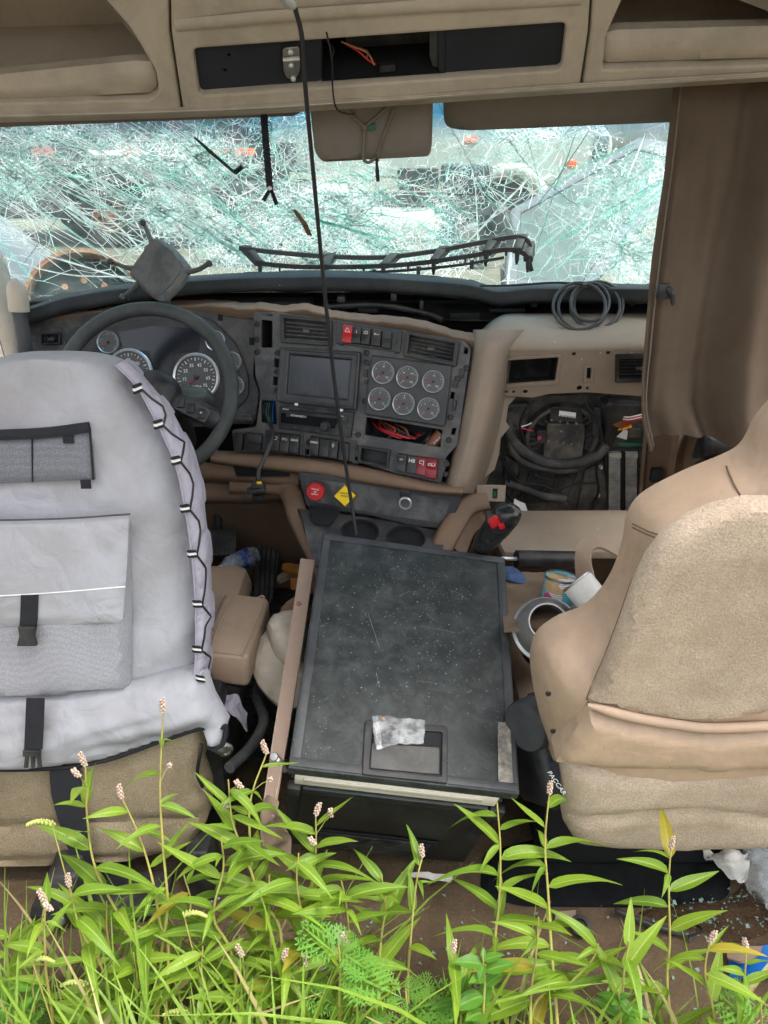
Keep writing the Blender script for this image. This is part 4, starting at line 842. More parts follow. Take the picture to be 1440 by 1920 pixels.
    # passenger side: rolled top, face with openings
    xs = [896, 908, 924, 945, 970, 1000, 1100, 1200, 1300, 1420]; rows = [[], [], [], [], [], []]
    for i, x in enumerate(xs):
        d = max(0, (960 - x) / 60)
        d2 = d * d; rows[0].append(P(x, 596 + 34 * d2, 2.16)); rows[1].append(P(x, 591 + 36 * d2, 2.10)); rows[2].append(P(x, 600 + 32 * d2, 2.03)); rows[3].append(P(x, 626 + 16 * d2, 1.95)); rows[4].append(P(x, 650 + 4 * d, 1.915)); rows[5].append(P(x, 664, 1.925))
    MB().surf(rows, 40, 24, .004).build('passenger_top', tan, t)
    pq = PD.poly; plate('passenger_face', tanc, t, PD, pq([(938, 655), (1420, 650), (1420, 738), (1195, 742), (1100, 735), (1030, 738), (1000, 745), (940, 742)]), [rnd(pq([(951, 674), (1047, 668), (1040, 713), (948, 720)]), .004), rnd(pq([(1154, 664), (1240, 662), (1240, 712), (1153, 714)]), .003), rnd(pq([(1100, 688), (1108, 688), (1107, 709), (1099, 709)]), .001), circ(*PD.uv(1086, 727), .007, 12), circ(*PD.uv(1101, 727), .004, 10), circ(*PD.uv(949, 734), .004, 10), circ(*PD.uv(963, 734), .004, 10), circ(*PD.uv(985, 734), .006, 10)], thick=.005, bev=.001, off=-.003)
    f = [PD.w(u, v, -.002) for u, v in pq([(949, 672), (1049, 666), (1042, 715), (946, 722)])]; r = [p + V((.01, .12, -.02)) for p in f]
    MB().add(f + r, [(i, (i + 1) % 4, (i + 1) % 4 + 4, i + 4) for i in range(4)] + [(4, 5, 6, 7)]).build('pocket', blk, t)
    plate('pocket_rim', tanc, t, PD, rnd(pq([(944, 669), (1054, 661), (1046, 719), (942, 726)]), .006), [rnd(pq([(951, 674), (1047, 668), (1040, 713), (948, 720)]), .004)], thick=.006, bev=.002, off=.001)
    vent(t, PD, [(1153, 663), (1245, 661), (1245, 713), (1152, 715)], -.004, 6)
    for x, y in ((1076, 663), (1140, 661)): MB().box(PD.hit(x, y, .003), PD.x * .004, PD.y * .003, PD.n * .002).build('clip_slot', blkm, t)
    plate('face_boss', tanc, t, PD, rnd(pq([(1095, 682), (1112, 682), (1113, 716), (1092, 716)]), .002), [pq([(1100, 688), (1108, 688), (1107, 709), (1099, 709)])], thick=.004, off=.002)
    # open glove box door and ragged tan flange beside the blower
    g = MB(); A, B_, C, D = PZ(908, 957, .545), PZ(1290, 955, .545), PZ(1300, 1034, .54), PZ(945, 1034, .54); dn = V((0, 0, -.022)); g.hexa([p + dn for p in (A, B_, C, D)] + [A, B_, C, D]); g.build('glove_box_door', tan, t, .004)
    g = MB(); fl = Pl(P(935, 760, 1.96), P(955, 755, 1.97), P(905, 900, 1.97)); plate('torn_flange', tan, t, fl, fl.poly([(940, 740), (966, 744), (952, 760), (948, 790), (955, 800), (938, 820), (935, 850), (926, 880), (895, 905), (885, 880), (905, 830)]), thick=.004, off=0)
    fp = Pl(P(880, 930, 1.86), P(950, 930, 1.88), P(880, 955, 1.86)); plate('flange_bracket', tan, t, fp, rnd(fp.poly([(893, 908), (948, 909), (946, 940), (893, 938)]), .003), [fp.poly([(923, 915), (932, 915), (931, 934), (922, 934)])], thick=.005)
    MB().box(fp.hit(927, 925, -.002), fp.x * .004, fp.y * .008, fp.n * .003).build('clip', greenp, t)
    plate('flange_bracket', tanb, t, fp, rnd(fp.poly([(868, 955), (900, 950), (908, 985), (865, 990)]), .004), thick=.012, off=-.02)
    MB().surf([[P(838, 1010, 1.78), P(870, 962, 1.84), P(905, 950, 1.88)], [P(870, 1050, 1.75), P(890, 1000, 1.85), P(915, 985, 1.9)]], 12, 8, .006).build('console_side', tanb, t)
    return t
DASH = dash()

# ================================================================== blower box under the passenger dash
def blower():
    t = thing('heater_blower', 'dusty black heater blower box exposed under the passenger dash', 'heater', P(1050, 950, 2.05))
    hp = Pl(P(950, 780, 2.06), P(1190, 780, 2.06), P(950, 940, 2.10)); q = hp.poly
    cv = mat('dusty_motor_cover', c8(44, 45, 47), .5, .2, 12, .2, 300, dust=(c8(134, 124, 108), .75, 14)); hz = mat('dusty_hose', c8(52, 52, 52), .6, .25, 14, .2, 300, dust=(c8(128, 120, 108), .6, 18))
    MB().pbox(hp, q([(905, 742), (1235, 742), (1235, 975), (890, 975)]), -.03, 0).build('housing', hz, t)
    c = hp.hit(1050, 815, 0); r = 68 * 2.2 / 1443
    MB().lathe(c, hp.n, [(r, 0), (r, .03), (r * .94, .035), (r * .88, .03), (r * .86, .008), (r * .2, .012), (.001, .012)], 48, cap0=False).build('fan_ring', hz, t)
    for i in range(30):
        a = 2 * pi * i / 30; d = hp.x * cos(a) + hp.y * sin(a); MB().box(c + d * r * .78 + hp.n * .016, d * r * .1, d.cross(hp.n) * .0016, hp.n * .008).build('fan_rib', hz, t)
    plate('motor_cover', cv, t, hp, rnd(q([(1022, 782), (1090, 782), (1092, 800), (1084, 858), (1020, 862), (1014, 845), (1018, 800)]), .006), thick=.03, bev=.004, off=.012)
    plate('motor_cover', blk, t, hp, rnd(q([(1030, 752), (1085, 754), (1090, 782), (1024, 780)]), .006), thick=.024, bev=.003, off=.012)
    lb = plate('barcode_label', white, t, hp, q([(1044, 759), (1075, 763), (1074, 773), (1043, 769)]), thick=.001, bev=.0002, off=.0365)
    for i in range(13):
        x = 1046 + i * 2.1; MB().pbox(hp, q([(x, 766.5 + i * .27), (x + (.7 if i % 3 else 1.3), 766.6 + i * .27), (x + (.7 if i % 3 else 1.3), 770.5 + i * .27), (x, 770.4 + i * .27)]), .0375, .0379).build('bar', blkm, lb)
    for x, y in ((1034, 787), (1050, 790), (1064, 792), (1080, 793), (1052, 808), (1028, 826), (1044, 827), (1056, 829), (1071, 831)): MB().lathe(hp.hit(x, y, .042), hp.n, [(.0035, 0), (.003, .003), (.001, .003)], 8, cap0=False).build('screw', steel, t)
    for x, y in ((1008, 827), (1084, 838), (1033, 769), (1080, 776), (1127, 877), (1122, 930)): MB().lathe(hp.hit(x, y, .02), hp.n, [(.006, -.015), (.006, 0), (.004, .004), (.001, .005)], 10, cap0=False).build('screw', chrome, t)
    # hoses looping round the fan
    for pts, rr in (([(952, 770), (956, 815), (985, 848), (1030, 868), (1080, 868), (1120, 852), (1135, 835)], .015), ([(948, 800), (965, 850), (990, 870), (1040, 882), (1080, 880)], .010), ([(945, 905), (980, 915), (1020, 930), (1060, 935)], .012), ([(950, 875), (975, 905), (1010, 908), (1040, 918), (1080, 908), (1120, 905)], .0035)):
        MB().tube(spl([hp.hit(x, y, .045) for x, y in pts], 36), rr, 10).build('hose', hz if rr > .005 else cordm, t)
    for i in range(9):   # moulded ribs of the lower duct
        x = 960 + i * 18; MB().tube([hp.hit(x + 16, 885, .004), hp.hit(x, 930, .004)], .003, 6).build('duct_rib', hz, t)
    for x, y, rr in ((963, 877, .018), (1098, 936, .02), (1105, 952, .014)): MB().lathe(hp.hit(x, y, .0), hp.n, [(rr, 0), (rr, .006), (rr * .8, .006), (rr * .8, .002), (rr * .4, .002), (rr * .4, .006), (.001, .006)], 22, cap0=False).build('boss', hz, t)
    plate('duct_cover', cv, t, hp, rnd(q([(1095, 880), (1130, 860), (1140, 955), (1080, 955)]), .006), thick=.012, bev=.003, off=0)
    plate('duct_step', cv, t, hp, q([(978, 936), (1062, 938), (1062, 948), (978, 946)]), thick=.03, off=0)
    for pts, d_ in (([(943, 752), (990, 750), (984, 790), (962, 812), (946, 806)], .025), ([(1096, 800), (1122, 812), (1112, 842), (1092, 850)], .018), ([(946, 850), (972, 862), (968, 900), (942, 892)], .02), ([(1140, 795), (1200, 800), (1200, 818), (1146, 820)], .012)): plate('duct_block', cv, t, hp, rnd(q(pts), .006), thick=d_, bev=.004, off=0)
    for pts in ([(1002, 752), (985, 770), (975, 800), (985, 830)], [(1096, 756), (1120, 790), (1128, 830), (1108, 862)], [(1128, 846), (1118, 880), (1122, 920), (1110, 948)], [(940, 862), (955, 890), (950, 925), (975, 950)], [(1000, 890), (1030, 900), (1070, 895)]):
        MB().tube(spl([hp.hit(x, y, .05) for x, y in pts], 20), .004, 7).build('wire_loom', cordm, t)
    for i in range(5): MB().pbox(hp, q([(1032 + i * 11, 868), (1038 + i * 11, 868), (1038 + i * 11, 876), (1032 + i * 11, 876)]), .0, .03).build('grille_tooth', cv, t)
    # heater core: two finned columns
    core = plate('heater_core', blk, t, hp, rnd(q([(1132, 838), (1196, 838), (1196, 962), (1132, 962)]), .006), thick=.012, bev=.003, off=.0)
    for x0, x1 in ((1139, 1160), (1170, 1191)):
        for i in range(38):
            y = 852 + i * 2.85; MB().pbox(hp, q([(x0, y), (x1, y + .3), (x1, y + 1.7), (x0, y + 1.5)]), .012, .020).build('fin', alu, core)
        plate('core_cap', alu, core, hp, q([(x0 - 1, 842), (x1 + 1, 842), (x1 + 1, 851), (x0 - 1, 850)]), thick=.014, off=.011)
    plate('core_strip', blkm, core, hp, q([(1161, 842), (1169, 842), (1169, 962), (1161, 962)]), thick=.012, off=.011)
    for x, y in ((1198, 880), (1200, 900), (1200, 922)): MB().tube([hp.hit(x, y, .01), hp.hit(x + 10, y - 3, .01)], .0025, 6).build('clip', cordg, t)
    # plug, wires and foam on the right
    plate('plug', brownc, t, hp, rnd(q([(1140, 770), (1160, 766), (1172, 780), (1165, 792), (1142, 784)]), .003), thick=.03, off=.02)
    plate('plug_label', labelm, t, hp, q([(1146, 790), (1172, 800), (1170, 816), (1150, 810)]), thick=.015, off=.015)
    for i, m in enumerate((white, redp, white, redp, brownc)): MB().tube(spl([hp.hit(1163, 780 + i * 2, .045), hp.hit(1180, 782 + i * 2.2, .055), hp.hit(1215, 774 + i * 2.5, .04)], 12), .002, 6).build('wire', m, t)
    for i, m in enumerate((yelp, orgl, redp)): MB().tube(spl([hp.hit(1158, 806 - i * 2, .04), hp.hit(1170, 804 - i * 2, .05), hp.hit(1184, 800 - i * 3, .045)], 10), .002, 6).build('wire', m, t)
    for m, pts in ((white, [(975, 800), (985, 798), (997, 793)]), (pinkm, [(977, 802), (990, 806), (1000, 808)]), (cordg, [(945, 810), (960, 806), (975, 800)])): MB().tube(spl([hp.hit(x, y, .05) for x, y in pts], 10), .002, 6).build('wire', m, t)
    plate('connector', blk, t, hp, rnd(q([(1000, 790), (1018, 788), (1018, 812), (1000, 812)]), .002), thick=.03, off=.03); plate('connector_lock', pinkm, t, hp, q([(1001, 799), (1008, 799), (1007, 806), (1001, 805)]), thick=.003, off=.06)
    plate('foam_flap', padm, t, hp, rnd(q([(1108, 752), (1118, 752), (1122, 800), (1110, 808), (1104, 800)]), .003), thick=.012, off=.03)
    MB().surf([[hp.hit(1125, 745, .02), hp.hit(1150, 748, .05), hp.hit(1200, 752, .03)], [hp.hit(1130, 765, .05), hp.hit(1150, 766, .06), hp.hit(1205, 768, .05)], [hp.hit(1130, 800, .03), hp.hit(1135, 820, .04), hp.hit(1140, 835, .03)]], 10, 10, .006).build('foam_flap', blk, t)
    plate('green_strip', greenp, t, hp, q([(1152, 820), (1202, 820), (1202, 825), (1152, 825)]), thick=.008, off=.03); plate('green_tab', greenp, t, hp, q([(1112, 838), (1130, 828), (1130, 842), (1110, 848)]), thick=.004, off=.03)
    MB().surf([[P(965, 935, 1.97), P(985, 945, 1.97)], [P(960, 955, 1.95), P(990, 960, 1.95)]], 8, 8, .01, wr=lambda p, u, v: p + V((0, nz(p, 40) * .01, 0))).build('plastic_film', paperm, t)
blower()
# ================================================================== things on and round the dash
def steering():
    c = P(272, 735, 1.80); n = V((0, -cos(radians(32)), sin(radians(32)))); x = V((1, 0, 0)); y = n.cross(x)
    pl = Pl(c, c + x, c + y); R = .2085
    t = thing('steering_wheel', 'worn black four-spoke steering wheel in front of the driver cluster', 'steering wheel', c)
    MB().tube([pl.w(cos(a) * R, sin(a) * R) for a in [2 * pi * i / 72 for i in range(72)]], .0175, 14, closed=True).build('rim', mat('worn_wheel_rubber', c8(46, 50, 49), .5, .2, 9, .5, 700, dust=(c8(96, 100, 96), .5, 7)), t)
    b = MB(); b.puff(pl, rnd([(-.085, .02), (-.045, .055), (.045, .055), (.085, .02), (.075, -.05), (.04, -.085), (-.04, -.085), (-.075, -.05)], .03), .03, .04, .03, .014); b.build('hub', blk, t)
    for s in (-1, 1):
        q = [(s * .06, .0), (s * .12, -.012), (s * .19, -.05), (s * .20, -.085), (s * .16, -.09), (s * .1, -.06), (s * .05, -.05)]
        sp = MB().puff(pl, rnd(q, .012), .014, .016, .012, .012).build('spoke', blk, t)
        pad = plate('button_pad', dgrey2, sp, pl, rnd([(s * .08, -.018), (s * .13, -.026), (s * .165, -.05), (s * .15, -.082), (s * .1, -.058), (s * .075, -.045)], .006), thick=.008, bev=.002, off=.012)
        for i in range(3):
            u, v = s * (.092 + .025 * i), -.032 - .0135 * i; d = V((s * .4, -.9)).normalized()
            o = MB().box(pl.w(u, v, .022), (pl.x * .009 * 1), (pl.y * .012), pl.n * .003).build('button', blk, sp, .002)
        text('+', white, sp, pl, s * .142, -.058, .012, .0255)
        q = [(s * .03, -.06), (s * .055, -.05), (s * .1, -.17), (s * .085, -.195), (s * .06, -.19)]
        MB().puff(pl, rnd(q, .008), .012, .012, .012, .012).build('spoke', blk, t)
    MB().tube([pl.w(0, -.01, -.02), pl.w(0, -.02, -.15), pl.w(0, -.05, -.32)], [.06, .065, .05], 16).build('column', blk, t)
    MB().puff(pl, rnd([(-.02, .03), (.06, .045), (.135, .035), (.145, .005), (.10, -.025), (0, -.03)], .02), .03, .04, .03, .014, off=-.09).build('column_cowl', mat('cowl_grey', c8(70, 76, 74), .45, .15, 9, .2, 500, dust=(c8(110, 112, 106), .5, 9)), t)
    MB().tube(spl([pl.w(.08, -.02, -.09), pl.w(.15, -.035, -.09), pl.w(.245, -.045, -.09)], 10), [.009, .01, .011, .012, .013, .013, .014, .014, .014, .012], 10).build('stalk', blk, t)
steering()
def phone_holder():
    pl = Pl(P(290, 500, 2.03), P(350, 500, 2.01), P(290, 560, 1.99)); q = pl.poly
    t = thing('phone_holder', 'grey four-armed phone holder standing on the dash behind the steering wheel', 'phone holder', pl.hit(312, 578))
    g = mat('holder_grey', c8(84, 87, 86), .6, .15, 9, .25, 600, dust=(c8(140, 140, 134), .5, 9))
    MB().puff(pl, rnd(q([(290, 443), (325, 462), (357, 500), (343, 530), (306, 568), (282, 556), (240, 512), (262, 480)]), .016), .012, .014, .014, .01).build('pad', g, t)
    plate('pad_inset', mat('holder_rubber', c8(72, 75, 74), .75, .15, 9, .3, 600, dust=(c8(150, 148, 140), .4, 12)), t, pl, rnd(q([(290, 452), (322, 470), (348, 502), (336, 526), (304, 559), (284, 548), (249, 512), (268, 484)]), .016), thick=.003, bev=.0008, off=.0115)
    for (x0, y0), (x1, y1), (x2, y2) in (((288, 462), (278, 438), (268, 417)), ((258, 506), (232, 500), (206, 490)), ((342, 510), (370, 506), (392, 494)), ((262, 530), (245, 546), (230, 557))):
        a = MB().tube(spl([pl.hit(x0, y0, -.002), pl.hit(x1, y1, 0), pl.hit(x2, y2, .006)], 10), [.013, .012, .01, .009, .008, .0075, .007, .007, .007, .007], 10, flat=.6).build('arm', g, t)
        MB().tube([pl.hit(x2, y2, -.004), pl.hit(x2, y2, .02), pl.hit(x2, y2, .026)], [.0085, .0085, .006], 12).build('grip_tip', blk, a)
    MB().tube([pl.hit(318, 540, -.02), P(312, 560, 2.05), P(311, 580, 2.06)], .012, 10).build('post', g, t)
phone_holder()
def grille_strip():
    t = thing('defrost_grille', 'long black slotted grille strip lying loose on the dash pad', 'grille', P(720, 515, 2.3))
    T = spl([P(448, 465, 2.30), P(560, 477, 2.32), P(700, 483, 2.33), (P(800, 473, 2.32)), P(900, 455, 2.30), P(965, 444, 2.28), P(990, 452, 2.27), P(999, 480, 2.26)], 60)
    B = spl([P(478, 493, 2.27), P(560, 500, 2.27), P(680, 500, 2.27), P(780, 494, 2.27), P(880, 480, 2.26), P(950, 468, 2.25), P(985, 478, 2.24), P(997, 508, 2.24)], 60)
    C = spl([P(660, 512, 2.24), P(760, 507, 2.24), P(860, 497, 2.23), P(945, 483, 2.22)], 30)
    b = MB(); b.tube(T, .0075, 4, flat=1.2); b.build('top_rail', blk, t); MB().tube(B, .0085, 4).build('lower_rail', blk, t); MB().tube(C, .005, 4).build('front_rail', blk, t)
    b = MB(); b.surf([T[48:], B[48:]], 14, 6, .005); b.build('end_cap', blk, t)
    for i in (1, 12, 20, 28, 37, 46, 53):
        o = MB().hexa([T[i] + V((-.018, .01, -.008)), T[i] + V((.018, .01, -.008)), B[i] + V((.014, -.004, -.008)), B[i] + V((-.014, -.004, -.008)), T[i] + V((-.014, .01, .010)), T[i] + V((.014, .01, .010)), B[i] + V((.011, -.004, .008)), B[i] + V((-.011, -.004, .008))]).build('cross_bar', blk, t, .002)
        MB().tube([B[i] + V((0, -.004, 0)), B[i] + V((0, -.006, -.022)), B[i] + V((0, -.006, -.036))], [.007, .006, .003], 6).build('peg', blk, o)
    for i in (5, 17, 24, 33, 42): MB().tube([B[i], B[i] + V((0, -.003, -.016))], [.004, .003], 6).build('peg', blk, t)
    for i in (4, 12, 22): MB().tube([C[i] + V((0, 0, .008)), C[i] + V((0, -.003, -.016))], [.006, .005], 6).build('peg', blk, t)
grille_strip()
def coil():
    t = thing('coiled_cable', 'coil of grey cable resting on the passenger dash top', 'cable', P(1100, 620, 2.0))
    for cx, cy, rx, ry, dy in ((1086, 574, 49, 44, 0), (1092, 577, 45, 42, .01), (1116, 574, 46, 42, .02), (1122, 572, 46, 44, .03), (1106, 566, 36, 36, .015)):
        MB().tube([P(cx + rx * cos(a), cy + ry * sin(a), 2.02 + dy - .05 * sin(a)) for a in [2 * pi * i / 40 for i in range(40)]], .0042, 8, closed=True).build('loop', cordg, t)
    MB().tube(spl([P(1095, 533, 2.05), P(1040, 530, 2.1), P(960, 535, 2.12), P(900, 536, 2.13)], 20), .003, 6).build('cable_end', cordm, t)
    MB().box(P(1096, 536, 2.02), (.006, 0, 0), (0, .006, 0), (0, 0, .005)).build('tie', blk, t)
coil()
def pillar():
    t = thing('door_pillar', 'tan door pillar with black grab handle at the left edge', 'pillar', P(30, 660, 2.0))
    MB().tube(spl([P(-150, 250, 2.16), P(-48, 470, 2.10), P(-14, 545, 2.06), P(14, 610, 2.02), P(36, 700, 2.0)], 20), [.058] * 8 + [.056, .052, .048, .044, .038, .034, .030, .028, .026, .025, .024, .024], 16).build('post', tanh, t)
    h = MB().tube(spl([P(30, 562, 1.98), P(38, 595, 1.97), P(46, 640, 1.96), P(52, 690, 1.96)], 14), [.022, .022, .021, .018, .017, .017, .017, .018, .018, .018, .019, .019, .02, .02], 14).build('grab_handle', dgrey2, t)
    MB().tube(spl([P(24, 528, 1.99), P(32, 550, 1.975), P(36, 584, 1.97)], 10), [.012, .017, .021, .0235, .0245, .025, .025, .025, .025, .0245], 14).build('handle_cap', tanh, t)
    MB().tube([P(-30, 540, 2.12), P(4, 620, 2.09), P(24, 690, 2.07)], .014, 8).build('seal', mat('navy_seal', c8(30, 48, 90), .5, .2, 9, 0), t)
pillar()
def curtain():
    t = thing('cab_curtain', 'brown pleated curtain hanging at the right side of the cab', 'curtain', P(1330, 840, 1.66))
    L = [(1262, 150, 1.80), (1246, 300, 1.77), (1222, 480, 1.73), (1205, 640, 1.69), (1196, 760, 1.66), (1210, 838, 1.64)]
    rows = []
    for (x, y, Y), yb in zip(L, (0, 0, 0, 0, -4, -14)):
        rows.append([P(x, y, Y), P(x + 30, y + yb * 1.2, Y - .005), P(x + 90, y + yb * 1.6, Y - .01), P(x + 150, y + yb * .4, Y - .01), P(x + 230, y - yb * .2, Y - .02), P(x + 330, y, Y - .03)])
    def wr(p, u, v):
        a = .02 + .02 * v; f = 1.3 * sin(u * 17 + 2.2 * sin(v * 1.9) + 2.5 * nz(V((u * 3, 0, v * 1.5)), 1, 3)) * .6 * (.5 + v * .6) + sin(u * 9 + v * 1.6) * .7 + .6 * nz(V((u * 9, 0, v * 2)), 1, 7)
        edge = min(1, u * 9); return p + V((0, -a * f * (.5 + edge * .5) + .006 * nz(p, 7) + .003 * nz(p, 18, 4), .002 * nz(p, 12)))
    b = MB(); b.surf(rows, 110, 60, .003, wr=wr); b.build('cloth', curtm, t)
    hem = spl([P(x + 16, y, Y - .022) for x, y, Y in L], 40); MB().tube(hem, .0016, 5).build('seam', cordt, t)
    MB().box(P(1244, 546, 1.66), (.013, 0, 0), (0, .008, 0), (0, 0, .016)).build('clip', blk, t, .003)
    MB().tube(spl([P(1252, 540, 1.655), P(1260, 552, 1.65), P(1262, 572, 1.65)], 8), [.007, .008, .008, .008, .007, .006, .005, .003], 8).build('clip_hook', blk, t)
curtain()
def right_corner():
    t = thing('door_corner_trim', 'dark tan kick trim with black parts beneath the curtain', 'trim', P(1300, 950, 1.9))
    MB().surf([[P(1215, 800, 2.0), P(1260, 805, 1.95), P(1330, 800, 1.9), P(1440, 790, 1.85)], [P(1208, 880, 2.05), P(1250, 890, 2.0), P(1320, 880, 1.95), P(1440, 870, 1.9)], [P(1200, 990, 2.05), P(1250, 1000, 2.0), P(1330, 1000, 1.95), P(1440, 1000, 1.9)]], 14, 10, .01, wr=lambda p, u, v: p + V((0, .03 * sin(u * 14), 0))).build('kick_trim', tanb, t)
    MB().tube(spl([P(1270, 930, 1.88), P(1310, 880, 1.86), (P(1370, 850, 1.84))], 10), .02, 10).build('tube', blk, t)
    MB().puff(Pl(P(1300, 860, 1.84), P(1400, 850, 1.82), P(1300, 900, 1.84)), [(0, 0), (.12, 0), (.13, .06), (.02, .07)], .03, .03, .02, .012).build('cover', blk, t)
    MB().box(P(1230, 890, 1.97), (.015, 0, 0), (0, .01, 0), (0, 0, .02)).build('hinge', blkm, t, .003)
right_corner()
def hanging_plug():
    t = thing('hanging_plug', 'black wiring plug dangling below the switches on the driver side', 'plug', P(482, 930, 1.8))
    for dx in (-2, 0, 2): MB().tube(spl([P(505 + dx, 790, 1.93), P(512 + dx, 815, 1.88), P(500 + dx, 850, 1.85), P(486 + dx, 880, 1.83), P(484 + dx, 903, 1.82)], 24), .0028, 6).build('wire', cordm, t)
    MB().box(P(484, 912, 1.81), (.016, 0, 0), (0, .012, 0), (0, 0, .014)).build('plug_body', blk, t, .003)
    MB().box(P(480, 919, 1.80), (.024, 0, .003), (0, .012, 0), (0, 0, .006)).build('plug_flange', blk, t, .002)
    MB().box(P(484, 932, 1.81), (.014, 0, 0), (0, .01, 0), (0, 0, .007)).build('plug_nose', blkm, t, .002); MB().box(P(486, 905, 1.797), (.006, 0, 0), (0, .002, 0), (0, 0, .003)).build('plug_tab', yelp, t)
hanging_plug()

# ================================================================== driver seat in its grey cover
def driver_seat():
    XC = -.61; D = Pl((0, 1.20, .3), (1, 1.20, .3), (0, 1.38, 1.3)); q = D.poly
    t = thing('driver_seat', 'driver seat in a grey laced cover with mesh pockets', 'seat', (XC, 1.35, 0))
    out = [(255, 700), (290, 742), (320, 780), (344, 825), (364, 875), (378, 940), (388, 1030), (392, 1100), (393, 1170), (389, 1240), (384, 1300)]
    tab = sorted([(D.hit(x, y, -.09).z, D.hit(x, y, -.09).x - XC) for x, y in out])
    zt = D.hit(120, 652, -.09).z; zt0 = tab[-1][0]; wt = tab[-1][1]
    def W(z):
        if z <= zt0: return interp(tab, z)
        f = (z - zt0) / (zt - zt0); return wt * (1 - max(0, f) ** 2.4) ** .5 if f < 1 else .004
    b = MB(); R, N = 100, 150; rows = []
    for i in range(R):
        s = i / (R - 1); z = tab[0][0] - .06 + (zt - tab[0][0] + .06) * (1 - (1 - s) ** 1.6); w = W(min(z, zt - .0005)); yc = 1.20 + .18 * (z - .3); dp = .17 * min(1, (w / .2)) ** .6
        ring = []
        for j in range(N):
            a = 2 * pi * j / N; ca, sa = cos(a), sin(a); e = .62
            x = w * math.copysign(abs(ca) ** e, ca); y = math.copysign(abs(sa) ** .8, sa) * dp / 2
            p = V((XC + x, yc + dp / 2 + y, z)); am = .012 * nz(p, 5, 1) + .004 * nz(p, 17, 2) + .010 * nz(V((p.x * 7 + p.z * 4, 0, p.z * 13 - p.x * 4)), 1, 5) + .012 * abs(nz(V((p.x * 6 - p.z * 7, 0, p.z * 5)), 1, 9)) + .008 * abs(nz(V((p.x * 16 + p.z * 6, 0, p.z * 7)), 1, 19)) * max(0, 1 - abs(z - zt) / .25); p.y += am if sa < 0 else 0; p.x += .002 * nz(p, 9)
            ring.append(p)
        rows.append(ring)
    vs = [p for r in rows for p in r]; fs = [(i * N + j, i * N + (j + 1) % N, (i + 1) * N + (j + 1) % N, (i + 1) * N + j) for i in range(R - 1) for j in range(N)] + [tuple(range((R - 1) * N, R * N)), tuple(range(N))[::-1]]
    b.add(vs, fs); cov = b.build('seat_cover', seatm, t)
    def back(px, py, off=0):   # point on the rear of the cover
        p = D.hit(px, py, off); return p
    # lavender side panel that shows at the edge
    seam = [(216, 684), (255, 724), (285, 775), (312, 830), (333, 885), (346, 950), (357, 1020), (364, 1090), (367, 1160), (367, 1230), (362, 1285)]
    edge = [(238, 672), (284, 722), (322, 772), (349, 826), (369, 880), (382, 945), (391, 1025), (396, 1095), (397, 1165), (393, 1235), (387, 1295)]
    rows = [[D.hit(x, y, .012) for x, y in seam], [D.hit((x + a) / 2 + 2, (y + c) / 2, .004) for (x, y), (a, c) in zip(seam, edge)], [D.hit(a, c, -.035) for a, c in edge], [D.hit(a + 1, c, -.12) for a, c in edge]]
    MB().surf(rows, 70, 14, .004, wr=lambda p, u, v: p + V((.002 * sin(u * 44) * sin(v * 3) + .003 * nz(p, 14), .003 * nz(p, 11, 5), 0))).build('side_panel', seats, t); SPN = t.children[-1]
    pipe = spl([D.hit(x, y, .014) for x, y in seam], 60); MB().tube(pipe, .0018, 6).build('piping', seats, t)
    # lacing: tabs on the seam and black cord zigzag
    tabs = [(258, 728), (297, 795), (330, 863), (347, 953), (360, 1038), (370, 1132), (369, 1217), (376, 1272)]
    for i, (x, y) in enumerate(tabs):
        c = D.hit(x, y, .02); dx = D.hit(x + 7, y - 3 + i * .6, .012) - c
        for s, m in ((-.006, webm), (0, white), (.006, webm)): MB().box(c + V((0, -.001, s * .9)), dx, dx.cross(V((0, 0, 1))).normalized() * .0025, V((0, 0, .0022))).build('lace_tab', m, t)
    zz = []
    for (x0, y0), (x1, y1) in zip(tabs, tabs[1:]): zz += [(x0 + 9, y0 + 3), (x0 + 26, y0 + (y1 - y0) * .28), (x1 + 16 if y1 > 800 else x1 + 8, y0 + (y1 - y0) * .5), (x1 + 14, y0 + (y1 - y0) * .75)]
    zz.append((380, 1268)); MB().tube(drape([cov, SPN], zz, .002, 1.25, 170), .0021, 6).build('lace_cord', cordm, t)
    # upper mesh pocket
    mesh = bpy.data.materials.new('pocket_mesh'); mesh.use_nodes = True; n = NT(mesh); bs = n.n['Principled BSDF']; co = n.new('TexCoord').outputs['Object']
    vo = n.new('TexVoronoi'); vo.inputs['Scale'].default_value = 420; vo.inputs['Randomness'].default_value = .6; n.ln(co, vo.inputs['Vector'])
    n.ln(n.mix(n.rng(vo.outputs['Distance'], .25, .42), c8(172, 172, 177), c8(146, 146, 152)), bs.inputs['Base Color']); bs.inputs['Roughness'].default_value = .9
    bp = n.new('Bump'); bp.inputs['Strength'].default_value = .6; bp.inputs['Distance'].default_value = .002; n.ln(vo.outputs['Distance'], bp.inputs['Height']); n.ln(bp.outputs[0], bs.inputs['Normal'])
    dmesh = mesh.copy(); dmesh.name = 'dark_pocket_mesh'
    for nd in dmesh.node_tree.nodes:
        if nd.type == 'MIX': nd.inputs[6].default_value = c8(140, 140, 146); nd.inputs[7].default_value = c8(108, 109, 116)
    pu = MB().puff(D, q([(-150, 818), (60, 814), (168, 802), (176, 900), (60, 905), (-150, 912)], .012), .01, .02, .006, .014, off=.008).build('mesh_pocket', dmesh, t)
    MB().tube(spl([D.hit(-150, 820, .02), D.hit(60, 813, .02), D.hit(167, 801, .02)], 14), .006, 6, flat=1.8).build('binding', webm, pu)
